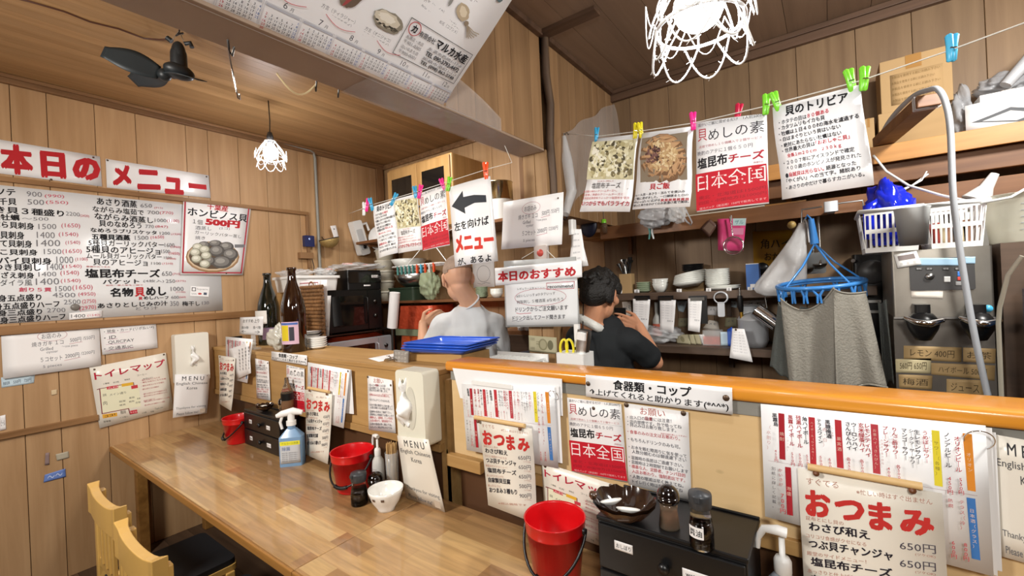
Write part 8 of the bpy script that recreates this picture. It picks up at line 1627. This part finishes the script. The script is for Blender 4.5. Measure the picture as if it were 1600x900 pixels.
def person(name, label, spec):
    sk = skin_mat(spec['skin'][0], spec['skin'][1]); g0 = V((spec['T'].x, spec['T'].y, 0)); t = thing(name, label, 'person', g0); O_ = g0
    J = {k: (v-O_ if isinstance(v, V) and k not in ('f', 'hf', 'hup') else v) for k, v in spec.items()}
    f, hf, hup = V(spec['f']).normalized(), spec['hf'], spec['hup']; sdw = f.cross(V((0, 0, 1))).normalized()
    mb = MB(); P = head(mb, J['H'], hf, hup, sk, spec.get('hs', 1.0)); neck = J['N']
    limb(mb, J['H']-V((0, 0, .05))-V(hf).normalized()*.03, neck, .052, .06, sk); torso(mb, neck, J['T'], J['P'], J['sl'], J['sr'], sk, f)
    ellip(mb, J['P'], (.16, .115, .13), sk, f); limb(mb, J['T'], J['P'], .12, .13, sk)
    for k, (s, e, w_) in (('l', ('sl', 'el', 'wl')), ('r', ('sr', 'er', 'wr'))):
        limb(mb, J[s], J[e], .05, .041, sk); mid = J[e]*.68+J[w_]*.32; limb(mb, J[e], mid, .04, .043, sk); limb(mb, mid, J[w_], .043, .028, sk)
        hp = spec['hand_'+k]; hand(mb, J[w_], hp[0], hp[1], hp[2], sk, hp[3])
    for k in (-1, 1):
        hip = J['P']+sdw*(k*.09)-V((0, 0, .05)); knee = V((hip.x, hip.y, .5))+f*.02; ank = V((hip.x, hip.y, .09))-f*.02
        limb(mb, hip, knee, .085, .058, sk); limb(mb, knee, knee*.62+ank*.38-f*.012, .056, .058, sk); limb(mb, knee*.62+ank*.38-f*.012, ank, .058, .036, sk); limb(mb, ank-V((0, 0, .045)), ank+f*.15-V((0, 0, .055)), .035, .03, sk)
    o = fuse(mb.build('body', t), .005, 5); eyes(P, t, hf)
    cm = spec['shirt']; mb = MB(); torso(mb, neck-V((0, 0, .035)), J['T'], J['P'], J['sl'], J['sr'], cm, f, .016); limb(mb, J['T'], J['P'], .15, .16, cm)
    for s, e in (('sl', 'el'), ('sr', 'er')):
        a, b = J[s], J[s]*(1-spec['slv'])+J[e]*spec['slv']; limb(mb, a, b, .068, .063, cm)
        n_ = (b-a).normalized(); x = n_.orthogonal().normalized(); y = n_.cross(x); ring_ = [b+n_*.045+(x*math.cos(q)+y*math.sin(q))*.062 for q in [2*PI*i/18 for i in range(18)]]; limb(mb, b, b+n_*.02, .063, .066, cm)
    o = fuse(mb.build('t_shirt', t), .007, 6)
    tx = bpy.data.textures.new('cloth_folds', 'CLOUDS'); tx.noise_scale = .11; tx.noise_depth = 1; md = o.modifiers.new('folds', 'DISPLACE'); md.texture = tx; md.strength = spec.get('fold', .03); md.mid_level = .5; md.texture_coords = 'LOCAL'
    md = o.modifiers.new('relax', 'SMOOTH'); md.iterations = 2
    n_ = (J['H']-V((0, 0, .05))-neck).normalized(); mb = MB(); x = n_.orthogonal().normalized(); y = n_.cross(x)
    mb.tube([neck+n_*.004+(x*math.cos(q)*.063+y*math.sin(q)*.063) for q in [2*PI*i/32 for i in range(32)]], spec.get('cr', .01), spec['collar'], 8, True, flat=1.0); mb.build('collar', t)
    pm = mat('trouser_dark', '23252b', .9); mb = MB(); ellip(mb, J['P'], (.18, .135, .15), pm, f)
    for k in (-1, 1):
        hip = J['P']+sdw*(k*.09)-V((0, 0, .05)); knee = V((hip.x, hip.y, .5))+f*.02; ank = V((hip.x, hip.y, .12))-f*.02; limb(mb, hip, knee, .1, .075, pm); limb(mb, knee, ank, .078, .062, pm)
    fuse(mb.build('trousers', t), .01, 4)
    for k in (-1, 1):
        ank = J['P']+sdw*(k*.09); mb = MB(); c_ = V((ank.x, ank.y, .0))-f*.02; limb(mb, c_+V((0, 0, .045))-f*.03, c_+f*.16+V((0, 0, .036)), .045, .036, MC['black_plastic']); fuse(mb.build('shoe', t), .007, 3)
    return t, P, J, O_, f
Rz, Fz = V((_R.x, _R.y, 0)).normalized(), V((_F.x, _F.y, 0)).normalized()
# the shaven-headed man in grey: seen from behind, left hand raised to his face
D1 = 2.55
T1 = pd(737, 545, 2.64); H1 = pd(715, 435, D1)
sp = dict(skin=('skin_pale', 'd3a486'), H=H1, N=pd(735, 473, 2.60), T=T1, P=V((T1.x+.02, T1.y+.02, .93)), sl=pd(691, 507, 2.60), sr=pd(774, 506, 2.66), el=pd(663, 562, 2.68), wl=pd(661, 506, 2.74), er=pd(790, 590, 2.72), wr=pd(770, 640, 2.88),
          f=Fz*.92-Rz*.3, hf=(Fz*.93-Rz*.42-V((0, 0, .22))), hup=V((0, 0, 1))+Fz*.2-Rz*.12, hand_l=(Rz*.78+V((0, 0, .45))+Fz*.1, V((0, 0, .5))-Rz*.35-Fz*.5, -Fz*.8+V((0, 0, .5)), .55), hand_r=(Fz*.8-V((0, 0, .5)), -Rz, V((0, 0, 1)), .5), shirt=mat('shirt_grey', 'c3c6c8', .85, var=.05, vs=4, bump=.25, bs=7), collar=MC['shirt_grey'], slv=.62, hs=1.08, cr=.006)
m1, P, J, O_, f_ = person('person', 'shaven headed person in a light grey T-shirt seen from behind, hand at the face', sp)
mb = MB(); hf, hup = sp['hf'].normalized(), sp['hup'].normalized(); ellip(mb, P(0, -.016, .034), (.0785*1.08, .0965*1.08, .0925*1.08), mat('stubble', '9c8675', .8, var=.25, vs=70), hf, hup, 26)
mb.f, keep = [fc for fc in mb.f], None
hair = MB(); C_ = J['H']; sd_ = V(hf).cross(V(hup)).normalized(); u2 = sd_.cross(V(hf)).normalized()
sel = [k for k, fc in enumerate(mb.f) if all(((V(mb.v[i])-C_).dot(u2) > .0-.22*(V(mb.v[i])-C_).dot(V(hf))+.006) and (V(mb.v[i])-C_).dot(V(hf)) < .06 for i in fc)]
hair.v = mb.v; hair.mats = mb.mats; hair.f = [mb.f[k] for k in sel]; hair.fm = [0]*len(sel); hair.fs = [True]*len(sel); hair.fr = [0.5]*len(sel); hair.build('cropped_hair', m1)
# the dark-haired man in black: turned to the right, holding a phone
T2 = pd(945, 570, 2.38); H2 = pd(938, 462, 2.32)
f2 = Fz*.72+Rz*.68
sp = dict(skin=('skin_tan', 'c58d6c'), H=H2, N=pd(922, 507, 2.32), T=T2, P=V((T2.x-.01, T2.y+.01, .93)), sl=pd(903, 527, 2.46), sr=pd(986, 533, 2.26), el=pd(925, 590, 2.5), wl=pd(972, 548, 2.55), er=pd(1024, 566, 2.32), wr=pd(1000, 512, 2.46),
          f=f2, hf=f2*.95-V((0, 0, .3)), hup=V((0, 0, 1))+f2*.28, hand_l=(Fz*.3+V((0, 0, .6))+Rz*.3, V((0, 0, .3))+Fz, -Rz, .6), hand_r=(-Rz*.7+Fz*.35+V((0, 0, .3)), V((0, 0, .8))+Rz*.3, Rz*.6-Fz*.6, .7), shirt=mat('shirt_black', '14181b', .85, var=.1, vs=6, bump=.2, bs=9), collar=mat('towel_white', 'dcdcd6', .9, bump=.4, bs=70), slv=.6, hs=1.08, cr=.024, fold=.02)
m2, P, J, O_, f_ = person('person', 'dark haired person in a black T-shirt turned right behind the counter, holding a phone', sp)
random.seed(33); mb = MB(); hm = mat('hair_black', '15120f', .6, var=.3, vs=60, bump=.8, bs=90); hf, hup = sp['hf'].normalized(), sp['hup'].normalized()
ellip(mb, P(0, -.03, .045), (.093, .102, .094), hm, hf, hup, 20); ellip(mb, P(0, -.055, .0), (.085, .07, .075), hm, hf, hup, 18); ellip(mb, P(0, .03, .082), (.08, .078, .052), hm, hf, hup, 16)
for k in (-1, 1): ellip(mb, P(k*.074, -.03, .0), (.02, .04, .055), hm, hf, hup, 12); ellip(mb, P(k*.076, .03, .045), (.016, .035, .035), hm, hf, hup, 12)
for k in range(40):
    a, b = random.uniform(-2.6, 2.6), random.uniform(-.2, 1.2); d = V((math.sin(a)*math.cos(b), -math.cos(a)*math.cos(b), math.sin(b))); p = P(d.x*.082, d.y*.09-.03, d.z*.085+.045); q = P(d.x*.1+random.uniform(-.01, .01), d.y*.108-.03, d.z*.1+.03); limb(mb, p, q, .016, .006, hm, 8)
o = fuse(mb.build('hair', m2), .006, 2)
hb = J['wr']+O_; pp = hb+(-Rz*.7+Fz*.35+V((0, 0, .3))).normalized()*.11+Fz*.02
mb = MB(); mb.rbox(-.036, -.004, -.075, .036, .004, .075, MC['black_plastic'], .008, 3, axis='y', xf=Matrix.Rotation(math.atan2(f2.y, f2.x)-PI/2, 4, 'Z')); tag(mb.build('mobile_phone', loc=pp), 'black phone held up in the right hand of the person in black', 'phone')
mb = MB(); mb.tube([V(P(-.075, -.03, -.03))+O_, J['N']+O_-Rz*.05-Fz*.075+V((0, 0, .01)), J['N']+O_-Rz*.06-Fz*.105-V((0, 0, .06)), J['N']+O_-Rz*.055-Fz*.125-V((0, 0, .15))], .0032, MC['cord_black'], 6); tag(mb.build('neck_cord'), 'thin black cord running down the back of the person in black', 'cord')

# ================================================================ LAMPS, FAN, CEILING BITS
mat('bulb_glow', 'ffffff', .3, emit='f2f6ff', es=BULB_POWER*2.6); mat('socket_dark', '2c2b2b', .4); mat('bulb_base', 'dfe3ea', .3)
def lamp(c, R_, H_, label, seed):
    """c: centre of the shade's open lower ring; the shade rises H_ above it"""
    random.seed(seed); t = thing('crochet_lamp', label, 'lamp', c, random.random(), 'crocheted rope lamps'); rw = MC['rope_white']; zt = CZ-c.z
    mb = MB(); mb.tube([(0, 0, H_+.05), (.003, .002, (H_+zt)/2), (0, 0, zt-.0005)], .0035, MC['cord_black'], 8); mb.build('cord', t)
    mb = MB(); mb.lathe([(0, H_+.06), (.014, H_+.055), (.021, H_+.03), (.021, H_-.02), (0, H_-.02)], MC['socket_dark'], 18); mb.build('socket', t)
    zb = H_*.6; mb = MB(); mb.lathe([(.018, H_-.02), (.024, H_-.045), (.02, H_-.045)], MC['bulb_base'], 18); r = R_*.5
    mb.lathe([(.02, H_-.04)]+[(r*math.sin(a), zb-r*.2-r*1.0*math.cos(PI-a)) for a in [PI*.18+PI*.82*k/10 for k in range(11)]], MC['bulb_glow'], 22); mb.build('bulb', t)
    prof = lambda v: R_*(.3+.74*math.sin(min(1, v*1.25)*PI/2))
    for z, rr in ((H_*.97, prof(0.03)), (H_*.34, R_*.86)):
        mb = MB(); mb.tube([(rr*math.cos(a), rr*math.sin(a), z) for a in [2*PI*i/36 for i in range(36)]], .0034, rw, 8, True); mb.build('hoop', t)
    n = 8; mb = MB()
    def fuzz(pts, r_, hairy=1):
        mb.tube(pts, r_, rw, 6)
        for p in pts[::2]:
            for _ in range(hairy): d = V((random.uniform(-1, 1), random.uniform(-1, 1), random.uniform(-1, 1))).normalized(); mb.tube([p, V(p)+d*random.uniform(.004, .009)], .0006, rw, 4)
    for i in range(n):
        a0 = 2*PI*i/n
        fuzz([(prof(v)*math.cos(a0), prof(v)*math.sin(a0), H_*(1-v)) for v in [k/10*.66 for k in range(11)]], .0019, 2)
        if i % 2 == 0:
            for sg in (-1, 1): fuzz([(prof(v)*1.02*math.cos(a0+sg*v*1.1), prof(v)*1.02*math.sin(a0+sg*v*1.1), H_*(1-v)) for v in [k/14*.7 for k in range(15)]], .0014, 1)
    mb.build('rope_net', t)
    mb = MB()
    for i in range(n):
        a0 = 2*PI*i/n; da = 2*PI/n*1.45
        pts = [(R_*(.87+.1*math.sin(PI*k/16))*math.cos(a0+da*k/16), R_*(.87+.1*math.sin(PI*k/16))*math.sin(a0+da*k/16), H_*.34-H_*.36*math.sin(PI*k/16)) for k in range(17)]; fuzz(pts, .0018, 1)
        da2 = 2*PI/n; pts = [(R_*1.06*math.cos(a0+da2*(k/12+.3)), R_*1.06*math.sin(a0+da2*(k/12+.3)), H_*.62-H_*.34*math.sin(PI*k/12)) for k in range(13)]; fuzz(pts, .0011, 0)
    mb.build('scallop_fringe', t); return t
LY = .85; cL = ay(1095, 92, LY); RL = wof(cL, 83)*.9
lamp(cL, RL, RL*2.0, 'nearest crocheted rope lamp with a glowing bulb, at the top of the picture', 3)
LY2 = 1.45; cL2 = ay(424, 262, LY2); RL2 = wof(cL2, 23)*.92
lamp(cL2, RL2, RL2*2.0, 'crocheted rope lamp hanging far left in front of the menu wall', 5)

# small black hanging fan
hk = az(280, 44, CZ); dF = dep(hk)
fc = pd(280, 112, dF); mat('fan_black', '1b2023', .45, var=.1); mat('fan_blade', '232b2f', .5, var=.1)
t = thing('hanging_fan', 'small black fan with soft blades hanging from a ceiling hook at the upper left', 'fan', fc)
mb = MB(); c0 = pd(279, 84, dF)-fc; ellip(mb, c0, (.036, .03, .06), MC['fan_black']); ellip(mb, (0, 0, 0), (.045, .065, .036), MC['fan_black'], (0, 1, -.12)); limb(mb, c0, V((0, 0, 0)), .034, .036, MC['fan_black']); mb.build('motor', t)
mb = MB(); mb.tube([c0+V((-.02, -.02, .06)), c0+V((-.03, -.035, .075))], .012, MC['fan_black'], 8); mb.build('mount', t); mb = MB(); mb.tube([c0+V((.02, .02, .05)), c0+V((.035, .04, .058)), c0+V((.04, .045, .035))], .01, MC['fan_black'], 8); mb.build('mount', t)
hub = pd(257, 117, dF)-fc; mb = MB(); ellip(mb, hub, (.03, .03, .03), MC['fan_black']); limb(mb, hub, V((0, 0, 0)), .016, .02, MC['fan_black']); mb.build('hub', t)
tips = [pd(160, 80, dF-.12)-fc, pd(208, 127, dF+.12)-fc, pd(316, 126, dF-.02)-fc]
for k, tp in enumerate(tips):
    d = tp-hub; L_ = d.length; d.normalize(); sd_ = (d.cross(V((0.3, .1, 1))).normalized()*.5+d.cross((EYE-fc).normalized()).normalized()*(.8, -.8, .12)[k]).normalized(); nn = sd_.cross(d)
    mb = MB(); mb.sheet(lambda u, v: hub+d*(.02+(L_-.02)*u)+sd_*((v-.5)*(.06+.055*math.sin(PI*min(1, u*1.05))))+nn*(.02*(v-.5)*(1-u)+.012*math.sin(PI*u)), 12, 5, MC['fan_blade'], .003); mb.build('blade', t)
for sx in (-.035, .03): mb = MB(); mb.tube([c0+V((sx*.6, sx*.6, .06)), hk-fc+V((0, 0, -.012))], .002, MC['steel'], 6); mb.build('hanging_wire', t)
mb = MB(); mb.tube([(0, 0, 0), (0, 0, -.02)]+[(.014*math.cos(a), .014*math.sin(a), -.032+.012*math.sin(a)) for a in [PI*k/8-PI/2 for k in range(10)]], .0035, MC['cord_black'], 8); tag(mb.build('ceiling_hook', loc=hk), 'dark ceiling hook carrying the small black fan', 'hook')
pts = [az(-40, -18, CZ-.003), az(45, 2, CZ-.004), az(100, 18, CZ-.004), az(140, 34, CZ-.004), az(185, 45, CZ-.004), az(225, 60, CZ-.004), az(250, 62, CZ-.02), fc+c0+V((-.03, -.03, .07))]
mb = MB(); mb.tube(pts, .0042, mat('cord_brown', '4a2c20', .5), 8); tag(mb.build('fan_cord'), 'dark brown cord running along the ceiling to the small fan', 'cord')
# wire hooks and cord loop on the header edge, clear film wrapped under it
p = ay(356, 62, 1.05); p = apl(356, 62, V((0, 0, HZ-.014)), V((0, 0, 1))); mb = MB(); mb.tube([(0, 0, 0), (-.004, .004, -.03), (.008, .006, -.045), (.012, .01, -.02)], .003, MC['dark_steel'], 6); mb.tube([(0, 0, -.03), (.012, .014, -.16), (.016, .018, -.165), (.018, .016, -.15)], .0022, MC['chrome'], 6); tag(mb.build('wire_hook', loc=p), 'bent wire hook hanging from the underside of the header beside the fan', 'hook')
A_, B_ = ax(432, 114, HX0-.012), ax(494, 132, HX0-.012); mb = MB(); mb.tube([A_*(1-s_)+B_*s_+V((0, 0, -.05*math.sin(PI*s_))) for s_ in [k/10 for k in range(11)]], .003, mat('cord_tan', 'c9b48a', .6), 6); tag(mb.build('cord_loop'), 'pale cord looping below the header edge near the far lamp', 'cord')
for k, (px, py) in enumerate(((495, 134), (530, 144))):
    p = ax(px, py, HX0-.004); mb = MB(); mb.tube([(0, 0, .02), (-.004, 0, 0), (-.014, .004, -.012), (-.016, .006, .004)], .003, MC['dark_steel'], 6); tag(mb.build('screw_hook', loc=p), ['screw hook on the header edge holding the pale cord loop', 'empty screw hook on the header edge right of the cord loop'][k], 'hook')
mb = MB(); mb.sheet(lambda u, v: (HX0-.004+(HX1-HX0+.006)*v, .9+1.08*u, HZ-.0165+.003*math.sin(17*u+5*v)*math.sin(PI*v)), 60, 8, film('film_header', .1, .3, 'dcd8d4', .5, 20)); tag(mb.build('plastic_film'), 'clear plastic film stretched along the underside of the boarded header', 'film')
mb = MB(); mb.sheet(lambda u, v: (HX1+.006+.012*math.sin(PI*u)*v, 1.25+.36*u, HZ-.01+(.16-.1*u)*v+.0), 20, 8, MC['film_header']); tag(mb.build('plastic_film'), 'crumpled clear film on the header face right of the calendar poster', 'film')
